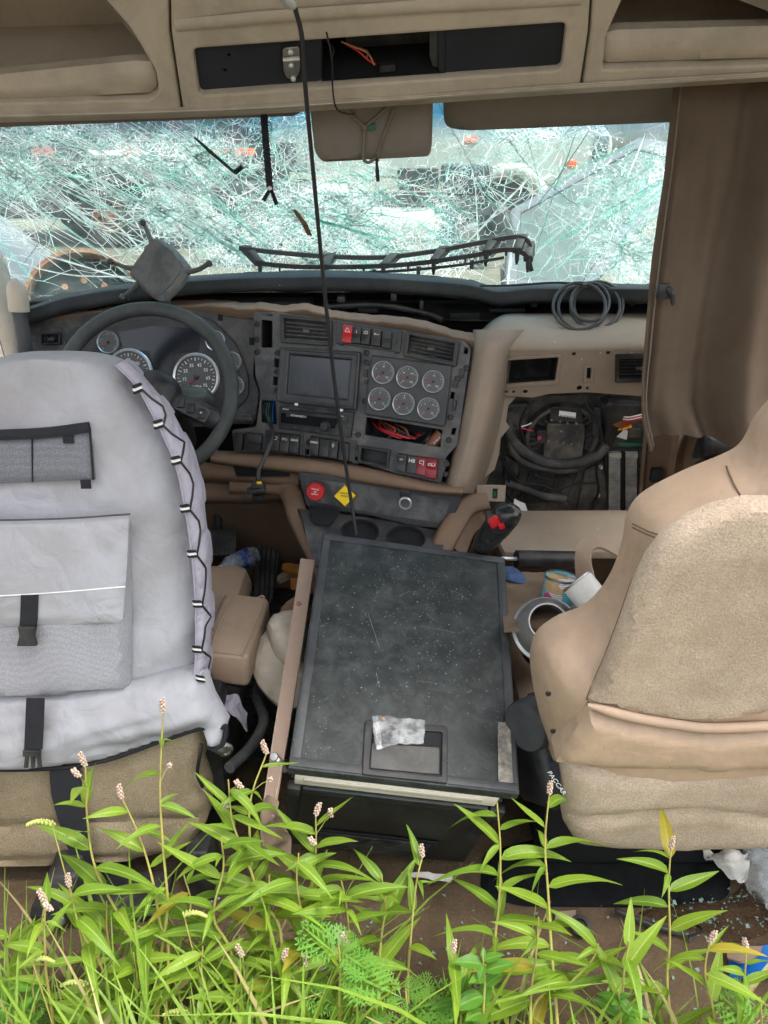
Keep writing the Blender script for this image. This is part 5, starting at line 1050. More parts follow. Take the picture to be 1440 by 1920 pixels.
    MB().tube([D.hit(60, 816, .021), D.hit(61, 904, .017)], .0016, 5).build('stitch', cordm, pu); MB().tube([D.hit(168, 802, .016), D.hit(175, 900, .013)], .002, 5).build('stitch', cordm, pu)
    for x, y in ((128, 823), (161, 908)): MB().box(D.hit(x, y, .022), D.x * .009, D.y * .008, D.n * .002).build('tab', webm, pu)
    # lower pocket: bulging mesh, flap over it, strap and buckle
    lp = MB().puff(D, rnd(q([(-160, 985), (243, 975), (246, 1150), (243, 1290), (100, 1305), (-160, 1315)], .01), .01), .028, .03, .006, .016, off=.006, wr=lambda p, uv, d: p + D.n * (.006 * nz(p, 9, 3) * d)).build('mesh_pocket', mesh, t)
    fl = MB().puff(D, rnd(q([(-160, 978), (100, 972), (244, 963), (240, 1060), (232, 1160), (222, 1166), (60, 1172), (-160, 1176)], .03), .008), .008, .008, .006, .016, off=.036, wr=lambda p, uv, d: p + D.n * (.004 * nz(p, 8, 6) * d)).build('pocket_flap', seatm, t)
    MB().tube(spl([D.hit(-160, 1124, .047), D.hit(60, 1114, .047), D.hit(235, 1100, .046)], 20), .0013, 6).build('piping', white, fl)
    MB().tube(spl([D.hit(-160, 978, .046), D.hit(100, 973, .046), D.hit(244, 964, .044)], 20), .0018, 5).build('stitch', cordg, fl)
    for pts, w in (([(55, 1116), (54, 1150), (52, 1180)], .016), ([(66, 1310), (64, 1360), (62, 1405)], .017)):
        MB().surf([[D.hit(x - w * 1000, y, .05 if y < 1200 else .062) for x, y in pts], [D.hit(x + w * 1000, y, .05 if y < 1200 else .062) for x, y in pts]], 8, 4, .003).build('strap', webm, t)
    for cx, cy, off, prong in ((54, 1190, .054, 0), (62, 1420, .052, 1)):
        bk = plate('buckle', blk, t, D, rnd(q([(cx - 17, cy - 18), (cx + 17, cy - 18), (cx + 14, cy), (cx + 19, cy + 18), (cx - 19, cy + 18), (cx - 14, cy)] if not prong else [(cx - 16, cy - 18), (cx + 16, cy - 18), (cx + 16, cy - 6), (cx - 16, cy - 6)], off), .003), thick=.01, bev=.002, off=off)
        if prong:
            for d in (-13, 0, 13): MB().tube([D.hit(cx + d * .8, cy - 8, off + .005), D.hit(cx + d, cy + 18, off + .005)], .0045, 6).build('prong', blk, bk)
    # bunched lower hem of the cover
    def wrk(p, uv, d): return p + D.n * (.030 * nz(V((p.x * 1.2, 0, p.z * 6 - p.x * 1.4)), 2.4, 8) + .014 * abs(nz(V((p.x * 2, 0, p.z * 9 - p.x * 2)), 3, 2)) + .005 * nz(p, 22)) * min(1, d * 2)
    MB().puff(D, q([(-170, 1300), (100, 1302), (240, 1283), (330, 1266), (378, 1258), (396, 1312), (424, 1362), (414, 1398), (388, 1402), (376, 1368), (300, 1392), (190, 1428), (60, 1443), (-170, 1440)], .01), .03, .04, .03, .009, off=.0, wr=wrk).build('cover_hem', seatm, t)
    MB().tube(spl([D.hit(x, y, .012) for x, y in ((-170, 1441), (60, 1443), (190, 1428), (300, 1391), (374, 1367), (410, 1366), (424, 1362), (416, 1398), (388, 1402))], 60), .005, 6, flat=.8).build('hem_binding', webm, t)
    # carpeted seat base, strap and floor bracket
    def wc(p, uv, d): return p + D.n * (.008 * nz(p, 5, 4) - .012 * math.exp(-((p.z - .205 - .05 * p.x) / .012) ** 2) - .012 * math.exp(-((p.z - .11 - .04 * p.x) / .012) ** 2)) * min(1, d * 1.5)
    MB().puff(D, q([(-170, 1420), (372, 1350), (380, 1400), (372, 1450), (384, 1500), (380, 1560), (345, 1612), (210, 1636), (-170, 1650)], 0), .03, .04, .06, .014, off=-.035, wr=wc).build('base_carpet', carpd, t)
    MB().surf([[D.hit(92, 1436, .012), D.hit(98, 1500, .012), D.hit(130, 1600, .012), D.hit(165, 1680, -.02)], [D.hit(148, 1436, .012), D.hit(156, 1500, .012), D.hit(172, 1600, .012), D.hit(205, 1680, -.02)]], 8, 12, .004).build('tether_strap', webm, t)
    MB().abox(XC - .24, XC + .23, 1.30, 1.62, .01, .36).build('pedestal', blkm, t, .02)
    MB().abox(XC - .26, XC + .26, 1.36, 1.80, .36, .47).build('cushion', vind, t, .04)
    MB().abox(-.40, -.345, 1.27, 1.5, .12, .42).build('side_shield', blk, t, .015)
    for i in range(3): MB().lathe(P(405 + i * 9, 1395 + i * 5, 1.25), (.3, -1, .2), [(.016, 0), (.016, .004), (.01, .006), (.009, .003), (.001, .003)], 16).build('washer', steel, t)
    MB().tube(spl([P(378, 1395, 1.20), P(374, 1420, 1.19), P(370, 1450, 1.19), P(380, 1475, 1.2)], 14), .004, 6).build('tie_cord', cordm, t)
    f = MB().abox(-.74, -.46, 1.09, 1.2, .0, .02).build('floor_bracket', blk, t, .005)
    MB().hexa([V((-.70, 1.07, .02)), V((-.62, 1.07, .02)), V((-.62, 1.17, .02)), V((-.70, 1.17, .02)), V((-.69, 1.11, .11)), V((-.63, 1.11, .11)), V((-.63, 1.17, .12)), V((-.69, 1.17, .12))]).build('upright', blk, f, .006)
    MB().hexa([V((-.42, 1.14, .0)), V((-.36, 1.14, .0)), V((-.36, 1.24, .0)), V((-.42, 1.24, .0)), V((-.42, 1.16, .12)), V((-.37, 1.16, .12)), V((-.37, 1.24, .12)), V((-.42, 1.24, .12))]).build('upright', blk, f, .006)
    MB().lathe((-.655, 1.062, .045), (0, -.9, .5), [(.014, -.006), (.014, .006), (.008, .008)], 6).build('bolt', steel, f)
    # padded armrest
    a = thing('armrest', 'dusty tan padded armrest beside the driver seat', 'armrest', P(430, 1290, 1.4))
    bm = MB(); z0 = V((0, .01, -.085)); T4 = [P(374, 1222, 1.345), P(466, 1229, 1.345), P(505, 1118, 1.60), P(420, 1108, 1.60)]
    bm.hexa([T4[0] + z0 + V((.01, 0, -.005)), T4[1] + z0 + V((-.008, 0, -.012)), T4[2] + z0, T4[3] + z0] + T4); bm.build('pad', vind, a, .016, 4)
    up = V((0, 0, .001)); sm = spl([T4[0] + V((.012, .006, 0)), T4[0] + V((.02, .004, 0)), T4[1] + V((-.018, .004, 0)), T4[1] + V((-.010, .012, 0)), T4[2] + V((-.01, -.02, 0)), T4[2] + V((-.03, -.008, 0))], 50); MB().tube([p + up for p in sm], .0022, 6).build('seam', vind, a)
    MB().tube(spl([T4[3] + V((.03, -.02, .0)), T4[0].lerp(T4[3], .5) + V((.02, 0, 0)), T4[0] + V((.02, .03, 0))], 14), .002, 6).build('seam', vind, a)
    MB().hexa([P(400, 1340, 1.40), P(445, 1345, 1.40), P(460, 1300, 1.5), P(415, 1300, 1.5), P(392, 1276, 1.37), P(452, 1292, 1.37), P(478, 1250, 1.5), P(415, 1245, 1.5)]).build('bracket', blk, a, .008)
driver_seat()

# ================================================================== passenger seat
stitch = mat('stitch_thread', c8(104, 86, 70), .8, .2, 60, 0)
def passenger_seat():
    E = Pl((0, 1.10, .3), (1, 1.10, .3), (0, .95, 1.3)); XC = .57; q = E.poly
    t = thing('passenger_seat', 'tan vinyl passenger seat with fuzzy carpet back panel', 'seat', (XC, 1.2, .0))
    def mir(pts): return [(2 * XC - u, v) for u, v in reversed(pts)]
    L = q([(1034, 1440), (1020, 1375), (1003, 1300), (999, 1245), (1012, 1205), (1050, 1176), (1092, 1160), (1128, 1132), (1158, 1085), (1176, 1030), (1186, 980), (1215, 942), (1290, 902), (1372, 868), (1405, 845), (1432, 795), (1470, 752)], -.06)
    def wv(p, uv, d): return p + E.n * (.006 * nz(p, 7, 3) + .004 * abs(nz(V((p.x * 9 + p.z * 14, 0, p.z * 6)), 1, 4)) + .003 * nz(p, 24, 6)) * d
    L = [tuple(p)[:2] for p in spl([V((*p, 0)) for p in L], 70)]; SH = MB().puff(E, L + mir(L), .115, .13, .03, .014, off=-.06, wr=wv).build('backrest', vinm, t)
    Cp = q([(1104, 1312), (1120, 1285), (1142, 1235), (1168, 1165), (1192, 1095), (1216, 1045), (1245, 1008), (1290, 975), (1345, 952), (1400, 940)], .05)
    bot = q([(1104, 1312), (1180, 1332), (1260, 1346), (1340, 1353)], .05)
    MB().puff(E, Cp + mir(Cp[1:]) + [bot[-1]] + bot[::-1][1:-1], .016, .02, .012, .014, off=.046, wr=lambda p, uv, d: p + E.n * .004 * nz(p, 9, 5)).build('back_carpet', carpm, t); MB().tube(drape([SH], [(1100, 1312), (1112, 1282), (1134, 1232), (1160, 1162), (1184, 1092), (1209, 1040), (1240, 1001), (1287, 968), (1342, 945), (1400, 932)], .0, 1.0, 60), .0022, 6).build('seam', stitch, t)
    for o_ in (0, 7): MB().tube(drape([SH], [(1243, 1006 + o_), (1215, 996 + o_), (1186, 982 + o_)], .0005, 1.0, 24), .0014, 6).build('seam', stitch, t)
    MB().tube(drape([SH], [(1392, 936), (1376, 908), (1368, 890), (1362, 874)], .0005, 1.0, 24), .0014, 6).build('seam', stitch, t)
    MB().tube(drape([SH], [(1104, 1315), (1075, 1360), (1040, 1412)], .0005, 1.0, 24), .0016, 6).build('seam', stitch, t)
    roll = q([(1100, 1318), (1180, 1340), (1260, 1354), (1340, 1362)], .06); rl = roll + mir(roll)[1:]
    MB().tube(spl([E.w(u, v, .064) for u, v in rl], 30), [.003, .006, .008] + [.009] * 24 + [.008, .006, .003], 10).build('piping_roll', vind, t)
    lo = q([(1102, 1322), (1180, 1346), (1260, 1358), (1340, 1366)], .05); lb = q([(1042, 1424), (1150, 1432), (1250, 1436), (1340, 1438)], .05)
    MB().puff(E, lo + mir(lo)[1:] + (lb + mir(lb)[1:])[::-1], .018, .03, .05, .016, off=.055).build('lower_panel', vinm, t)
    SK = Pl((0, 1.085, .22), (1, 1.085, .22), (0, 1.05, .42))
    s1 = SK.poly([(1052, 1418), (1048, 1470), (1056, 1540), (1075, 1572), (1150, 1582), (1250, 1586), (1340, 1590)]); tp = SK.poly([(1052, 1418), (1200, 1426), (1340, 1430)])
    def ws(p, uv, d): return p + SK.n * (.010 * nz(p, 5, 2) - .011 * math.exp(-((p.z - .345 + .02 * sin(p.x * 9)) / .012) ** 2)) * min(1, d * 1.4)
    MB().puff(SK, s1 + mir(s1)[1:-1] + [(2 * XC - u, v) for u, v in tp[:-1]] + tp[::-1][:-1], .035, .05, .05, .014, off=-.005, wr=ws).build('skirt_carpet', carpm, t)
    # recliner side shield, hinge disc and maker tag
    MB().puff(Pl(P(985, 1400, 1.2), P(1040, 1400, 1.12), P(985, 1320, 1.22)), Pl(P(985, 1400, 1.2), P(1040, 1400, 1.12), P(985, 1320, 1.22)).poly([(990, 1300), (1012, 1330), (1035, 1430), (1050, 1490), (1040, 1520), (985, 1500), (968, 1420), (972, 1330)]), .02, .03, .04, .012).build('side_shield', blk, t)
    ax = V((-.75, -.65, .15)); MB().lathe(P(994, 1358, 1.16), ax, [(.05, -.02), (.05, .012), (.046, .018), (.002, .02)], 32).build('recliner_disc', dgrey2, t)
    tg = Pl(P(1040, 1480, 1.045), P(1052, 1480, 1.04), P(1040, 1440, 1.05)); o = plate('maker_tag', webm, t, tg, rnd(tg.poly([(1030, 1428), (1046, 1424), (1056, 1494), (1038, 1490)]), .003), thick=.003, off=.0); text('PACCAR', white, o, tg, *tg.uv(1045, 1466), .013, .0035, radians(-72))
    MB().abox(.29, .86, 1.25, 1.78, .26, .36).build('cushion', vind, t, .04); MB().abox(.34, .80, 1.22, 1.60, .01, .26).build('pedestal', blkm, t, .02)
    for x, y in ((1028, 1300), (1037, 1370)): MB().lathe(E.hit(x, y, .045), E.n, [(.005, 0), (.004, .003), (.001, .003)], 10).build('trim_button', blkm, t)
passenger_seat()
# ================================================================== fridge box in the middle
NL, NR, FL = P(540, 1440, 1.056), P(975, 1490, 1.056), P(600, 998, 1.574)
FX = (NR - NL).normalized(); FN = FX.cross(FL - NL).normalized(); FY = FN.cross(FX); FW, FLn = (NR - NL).length, (FL - NL).length
LID = Pl(NL, NR, FL); LID.x, LID.y, LID.n = FX, FY, FN
def fridge():
    t = thing('truck_fridge', 'scratched black fridge box with recessed lid latch between the seats', 'fridge', P(740, 1640, 1.2))
    B = lambda x0, x1, y0, y1, z0, z1: MB().box(NL + FX * (x0 + x1) / 2 + FY * (y0 + y1) / 2 + FN * (z0 + z1) / 2, FX * (x1 - x0) / 2, FY * (y1 - y0) / 2, FN * (z1 - z0) / 2)
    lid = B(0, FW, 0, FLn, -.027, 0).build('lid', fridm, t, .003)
    q = LID.poly
    for (x0, x1, y0, y1) in ((.004, FW - .004, .004, .02), (.004, FW - .004, FLn - .02, FLn - .004), (.004, .02, .0202, FLn - .0202), (FW - .02, FW - .004, .0202, FLn - .0202)): B(x0, x1, y0, y1, .0, .0022).build('lid_border', dgrey2, lid, .0008)
    B(.014, FW - .03, .001, FLn - .03, -.070, -.0275).build('gasket', cream, t, .003)
    B(.03, FW - .06, -.003, .0018, -.05, -.036).build('seal_rib', mat('gasket_dark_cream', c8(188, 180, 166), .5, .1, 9, 0), t, .003)  # rib in a darker cream than the gasket
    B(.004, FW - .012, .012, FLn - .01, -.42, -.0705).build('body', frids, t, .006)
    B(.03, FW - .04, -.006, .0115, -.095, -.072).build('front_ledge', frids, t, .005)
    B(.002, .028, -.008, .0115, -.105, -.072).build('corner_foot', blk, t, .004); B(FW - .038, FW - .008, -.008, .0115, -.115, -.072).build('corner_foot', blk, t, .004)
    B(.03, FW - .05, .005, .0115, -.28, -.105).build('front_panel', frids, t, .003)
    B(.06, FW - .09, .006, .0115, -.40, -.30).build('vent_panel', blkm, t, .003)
    for i in range(9): B(.08, FW - .11, .002, .0058, -.39 + i * .0095, -.385 + i * .0095).build('vent_slat', blk, t)
    # latch
    lt = plate('latch_frame', blk, lid, LID, rnd(q([(684, 1353), (838, 1364), (838, 1471), (678, 1454)]), .006), [rnd(q([(698, 1366), (828, 1375), (826, 1458), (692, 1446)]), .004)], thick=.006, bev=.002, off=.0005)
    plate('latch_recess', blkm, lid, LID, q([(696, 1364), (830, 1373), (828, 1460), (690, 1448)]), thick=.001, bev=.0002, off=.0004)
    plate('latch_handle', mat('worn_handle', c8(54, 54, 53), .4, .2, 14, .1, 300, dust=(c8(110, 107, 100), .45, 20)), lid, LID, rnd(q([(696, 1396), (823, 1404), (823, 1455), (693, 1443)]), .003), thick=.006, bev=.002, off=.0015)
    B(.185, .225, -.0006, .0, -.018, -.008).build('badge', dgrey2, lid)
    plate('fuzzy_strip', mat('hook_strip', c8(150, 144, 132), .95, .35, 60, 1, 300, spec=.1, dust=(c8(40, 38, 36), .8, 40)), lid, LID, rnd(q([(932, 1355), (956, 1357), (961, 1470), (933, 1467)]), .003), thick=.003, off=.0023)
    # scratches of dried dirt and glass crumbs on the lid
    R = random.Random(11); s = MB()
    for i in range(520):
        x, y = R.gauss(.24, .1), R.gauss(.28, .14)
        if not (.03 < x < FW - .03 and .15 < y < FLn - .03): continue
        r = R.choice((.0005, .0006, .0008, .0012)); c = NL + FX * x + FY * y; a = R.uniform(0, 6)
        s.add([c + (FX * cos(a + k_) + FY * sin(a + k_)) * r * R.uniform(.5, 1.3) + FN * .0004 for k_ in (0, 2, 4)] + [c + FN * r * .9], [(0, 1, 3), (1, 2, 3), (2, 0, 3)])
    crumb = mat('glass_crumbs', c8(190, 205, 202), .3, .3, 60, 0); s.build('glass_crumbs', crumb, lid)['kind'] = 'stuff'
    sc = MB()
    for pts in ([(690, 1150), (705, 1195), (712, 1220)], [(780, 1276), (810, 1280), (835, 1284)], [(790, 1174), (825, 1180), (860, 1188)], [(745, 1120), (770, 1108), (785, 1116)], [(705, 1260), (712, 1290)], [(840, 1105), (860, 1112), (875, 1125)], [(730, 1070), (745, 1062), (752, 1072)], [(800, 1150), (815, 1165)]):
        sc.tube(spl([LID.hit(x, y, .0) for x, y in pts], 12), [.0002] + [R.uniform(.0003, .001) for _ in range(10)] + [.0002], 5, flat=.4)
    sc.build('scratch', mat('dried_dirt', c8(128, 128, 122), .9, .3, 40, 0), lid)['kind'] = 'stuff'
    # zip bag on the latch
    bag = bpy.data.materials.new('clear_bag'); bag.use_nodes = True; n = NT(bag); bs = n.n['Principled BSDF']; bs.inputs['Base Color'].default_value = (.85, .86, .85, 1); bs.inputs['Roughness'].default_value = .18; bs.inputs['Alpha'].default_value = .42
    co = n.new('TexCoord').outputs['Object']; n.ln(n.rng(n.noise(co, 40, 3), .4, .75, .06, .34), bs.inputs['Alpha'])
    z = thing('zip_bag', 'small crumpled clear plastic zip bag on the fridge latch', 'bag', LID.hit(745, 1370))
    MB().surf([[LID.hit(698, 1341, .012), LID.hit(745, 1344, .016), LID.hit(797, 1350, .012)], [LID.hit(700, 1372, .016), LID.hit(748, 1372, .024), LID.hit(796, 1374, .014)], [LID.hit(706, 1406, .014), LID.hit(742, 1396, .018), LID.hit(794, 1394, .011)]], 26, 18, .001, wr=lambda p, u, v: p + FN * (.007 * nz(p, 60, 3) + .004 * nz(p, 110))).build('bag_film', bag, z)
    MB().surf([[LID.hit(698, 1343, .02), LID.hit(709, 1343, .02)], [LID.hit(704, 1375, .026), LID.hit(714, 1375, .026)], [LID.hit(707, 1405, .022), LID.hit(716, 1402, .022)]], 4, 10, .0015).build('zip_strip', bag, z)
    MB().tube([LID.hit(718, 1346, .012), LID.hit(722, 1352, .012)], .0025, 6).build('brass_bit', wooda, z)
fridge()
def rail():
    t = thing('steel_rail', 'bent brown steel angle rail along the left side of the fridge', 'rail', P(500, 1540, 1.05))
    A = [(566, 1047, 1.56), (552, 1140, 1.44), (538, 1240, 1.31), (520, 1350, 1.18), (503, 1450, 1.08), (490, 1550, 1.0)]
    Bq = [(590, 1050, 1.56), (577, 1140, 1.44), (562, 1240, 1.31), (545, 1350, 1.18), (527, 1450, 1.08), (512, 1530, 1.0)]
    MB().surf([[P(*p) for p in A], [P(*p) for p in Bq]], 4, 30, .004).build('top_flange', brnpl, t)
    MB().surf([[P(*p) for p in A], [P(*p) + V((0, 0, -.05)) for p in A]], 4, 30, .003).build('side_flange', brnpl, t)
    MB().surf([[P(*p) for p in Bq], [P(p[0], p[1], p[2]) + V((-.004, .005, -.03)) for p in Bq]], 4, 30, .003).build('side_flange', brnpl, t)
    MB().surf([[P(492, 1505, 1.01), P(505, 1490, 1.0), P(524, 1500, 1.01)], [P(490, 1530, .99), P(506, 1520, 1.0), P(522, 1525, 1.01)], [P(492, 1575, 1.01), P(515, 1560, 1.03), P(545, 1568, 1.06)], [P(494, 1600, 1.04), P(518, 1600, 1.05), P(546, 1600, 1.06)]], 14, 16, .004, wr=lambda p, u, v: p + V((0, .012 * nz(p, 30), .006 * nz(p, 40)))).build('crumpled_end', brnpl, t)
    MB().surf([[P(500, 1600, 1.06), P(545, 1600, 1.07)], [P(498, 1700, 1.08), P(548, 1700, 1.1)]], 6, 6, .004).build('foot_plate', tanb, t)
    MB().lathe(P(515, 1419, 1.10), (-.2, -.7, .7), [(.008, 0), (.007, .004), (.001, .005)], 12).build('screw', steel, t); MB().lathe(P(560, 1132, 1.445), (0, -.5, .9), [(.006, 0), (.005, .003), (.001, .003)], 10).build('rust_screw', rustm, t)
    MB().tube(spl([P(516, 1424, 1.1), P(528, 1432, 1.1), P(536, 1448, 1.09)], 8), [.006, .008, .008, .008, .007, .006, .005, .004], 8).build('torn_clip', steel, t)
rail()
def shifter():
    t = thing('gear_lever', 'black gear lever with red splitter button behind the fridge', 'gear lever', P(890, 1050, 1.65))
    MB().tube(spl([P(880, 1070, 1.70), P(905, 1025, 1.62), P(925, 995, 1.58)], 10), .024, 14).build('shaft', blk, t)
    MB().tube(spl([P(905, 1022, 1.60), P(930, 990, 1.57), P(952, 963, 1.555), P(958, 948, 1.55)], 14), [.024, .027, .029, .030, .031, .032, .032, .032, .032, .031, .029, .025, .018, .006], 18).build('knob', mat('knob_black', c8(28, 29, 31), .22, .2, 9, .05, 300, dust=(c8(110, 108, 100), .25, 14)), t)
    MB().box(P(928, 979, 1.535), (.010, 0, .006), (.004, .008, -.004), (-.006, 0, .012)).build('splitter_button', redp, t, .003); MB().box(P(940, 985, 1.53), (.006, 0, .002), (0, .006, 0), (-.002, 0, .007)).build('splitter_button', redp, t, .002)
    MB().box(P(922, 972, 1.54), (.012, 0, 0), (0, .01, 0), (0, 0, .010)).build('button_guard', blk, t, .003)
shifter()
def passenger_junk():
    # painted tin can
    m = bpy.data.materials.new('printed_can'); m.use_nodes = True; n = NT(m); bs = n.n['Principled BSDF']; co = n.new('TexCoord').outputs['Object']
    vo = n.new('TexVoronoi', distance='CHEBYCHEV'); vo.inputs['Scale'].default_value = 34; n.ln(co, vo.inputs['Vector']); sp = n.new('SeparateColor'); n.ln(vo.outputs['Color'], sp.inputs[0])
    c = n.mix(n.math('GREATER_THAN', sp.outputs[0], .62), c8(214, 212, 208), c8(96, 178, 196)); c = n.mix(n.math('GREATER_THAN', sp.outputs[1], .82), c, c8(206, 60, 120)); c = n.mix(n.math('GREATER_THAN', sp.outputs[2], .8), c, c8(190, 160, 110))
    wv = n.new('TexWave'); wv.inputs['Scale'].default_value = 60; wv.bands_direction = 'Z'; n.ln(co, wv.inputs['Vector']); c = n.mix(n.math('MULTIPLY', n.math('GREATER_THAN', wv.outputs['Fac'], .72), .45), c, c8(90, 90, 100)); n.ln(c, bs.inputs['Base Color']); bs.inputs['Roughness'].default_value = .35
    def can(name, label, base, ax, r, h, body):
        t = thing(name, label, 'can', base); ax = V(ax).normalized()
        MB().lathe(base, ax, [(r * .97, 0), (r, .003), (r, h - .003), (r * .97, h)], 36).build('can_body', body, t)
        for z in (0, h): MB().lathe(V(base) + ax * z, ax, [(r * .98, -.003), (r * 1.035, -.002), (r * 1.035, .002), (r * .94, .002)], 36, cap0=False, cap1=False, closed=True).build('rim', steel, t)
        MB().lathe(V(base) + ax * (h - .004), ax, [(r * .95, 0), (r * .9, -.002), (r * .5, -.002), (.001, -.001)], 30, cap0=False).build('can_end', steel, t); return t
    can('tin_can', 'tin can with blue and pink printed label behind the passenger seat', P(1042, 1146, 1.49), (.08, .12, 1), .036, .085, m)
    can('tin_can', 'pale grey can lying half hidden against the passenger seat edge', P(1135, 1155, 1.34), (-.5, .45, .5), .034, .09, labelm)
    # stainless elbow housing
    t = thing('steel_elbow', 'open stainless steel pipe elbow beside the fridge', 'pipe', P(1020, 1230, 1.3))
    o = P(1026, 1172, 1.36); ax = (V((-.12, -.62, .75))).normalized(); m2 = mat('elbow_steel', c8(176, 176, 174), .38, .25, 18, .15, 120, metal=.85, dust=(c8(120, 112, 100), .4, 14))
    MB().lathe(o, ax, [(.05, -.09), (.062, -.06), (.066, -.03), (.06, .0), (.046, .018), (.040, .026), (.037, .026), (.036, .018), (.048, -.005), (.055, -.04), (.05, -.08)], 44, cap0=False, cap1=True).build('bowl', m2, t)
    MB().lathe(o + ax * -.035, ax, [(.064, -.012), (.072, -.008), (.072, .004), (.065, .008)], 44, cap0=False, cap1=False, closed=True).build('flange', m2, t)
    MB().tube(spl([o + ax * -.05 + V((.05, 0, 0)), o + V((.09, .03, .01)), o + V((.13, .07, .0))], 12), .032, 20).build('outlet', m2, t)
    MB().lathe(o + ax * -.07, ax, [(.05, 0), (.056, -.05), (.05, -.1)], 30).build('base', blk, t)
    MB().tube([o + ax * -.03 + (V((1, 0, 0)) * cos(a) + ax.cross(V((1, 0, 0))) * sin(a)) * .04 for a in [radians(200 + i * 10) for i in range(15)]], .006, 8).build('inner_ring', paperm, t)
    # tan strap loop, blue rag, black bar
    s = MB(); s.surf([[P(1080, 1100, 1.50), P(1078, 1040, 1.52), P(1090, 1010, 1.55), P(1118, 1004, 1.56), P(1150, 1012, 1.55)], [P(1128, 1140, 1.42), P(1112, 1080, 1.46), P(1108, 1040, 1.50), P(1125, 1025, 1.52), P(1165, 1045, 1.5)]], 30, 8, .006, wr=lambda p, u, v: p + V((0, .004 * nz(p, 20), 0)))
    tag(s.build('seat_belt_sleeve', vind), 'folded tan fabric strap looping above the printed can', 'strap')
    s = MB(); s.surf([[P(945, 1062, 1.62), P(965, 1066, 1.62), P(985, 1076, 1.6)], [P(945, 1085, 1.58), P(965, 1092, 1.57), P(985, 1094, 1.57)]], 16, 12, .004, wr=lambda p, u, v: p + V((0, 0, .015 * nz(p, 30))))
    tag(s.build('blue_rag', mat('blue_rag', c8(70, 92, 128), .9, .25, 20, .4, 300)), 'crumpled blue rag behind the right rear corner of the fridge', 'rag')
    t = thing('air_cylinder', 'black round bar with steel tip under the glove box door', 'bar', P(1010, 1060, 1.66))
    MB().tube([P(968, 1048, 1.67), P(1090, 1050, 1.70)], .022, 16).build('barrel', blk, t); MB().tube([P(940, 1047, 1.66), P(968, 1048, 1.67)], .005, 10).build('rod', chrome, t)
    c = MB(); c.surf([[P(935, 1080, 1.62), P(1010, 1072, 1.65), P(1100, 1080, 1.66)], [P(940, 1110, 1.52), P(1010, 1105, 1.54), P(1100, 1120, 1.52)], [P(945, 1180, 1.36), P(1010, 1180, 1.36), P(1100, 1190, 1.36)]], 20, 18, .01, wr=lambda p, u, v: p + V((0, 0, .012 * nz(p, 9) + .004 * nz(p, 25))))
    tag(c.build('dust_cloth', mat('grimy_vinyl', c8(128, 108, 88), .7, .2, 8, .3, 300, dust=(c8(90, 76, 62), .7, 9))), 'grimy brown cover sheet under the cans on the passenger side', 'cover')
passenger_junk()
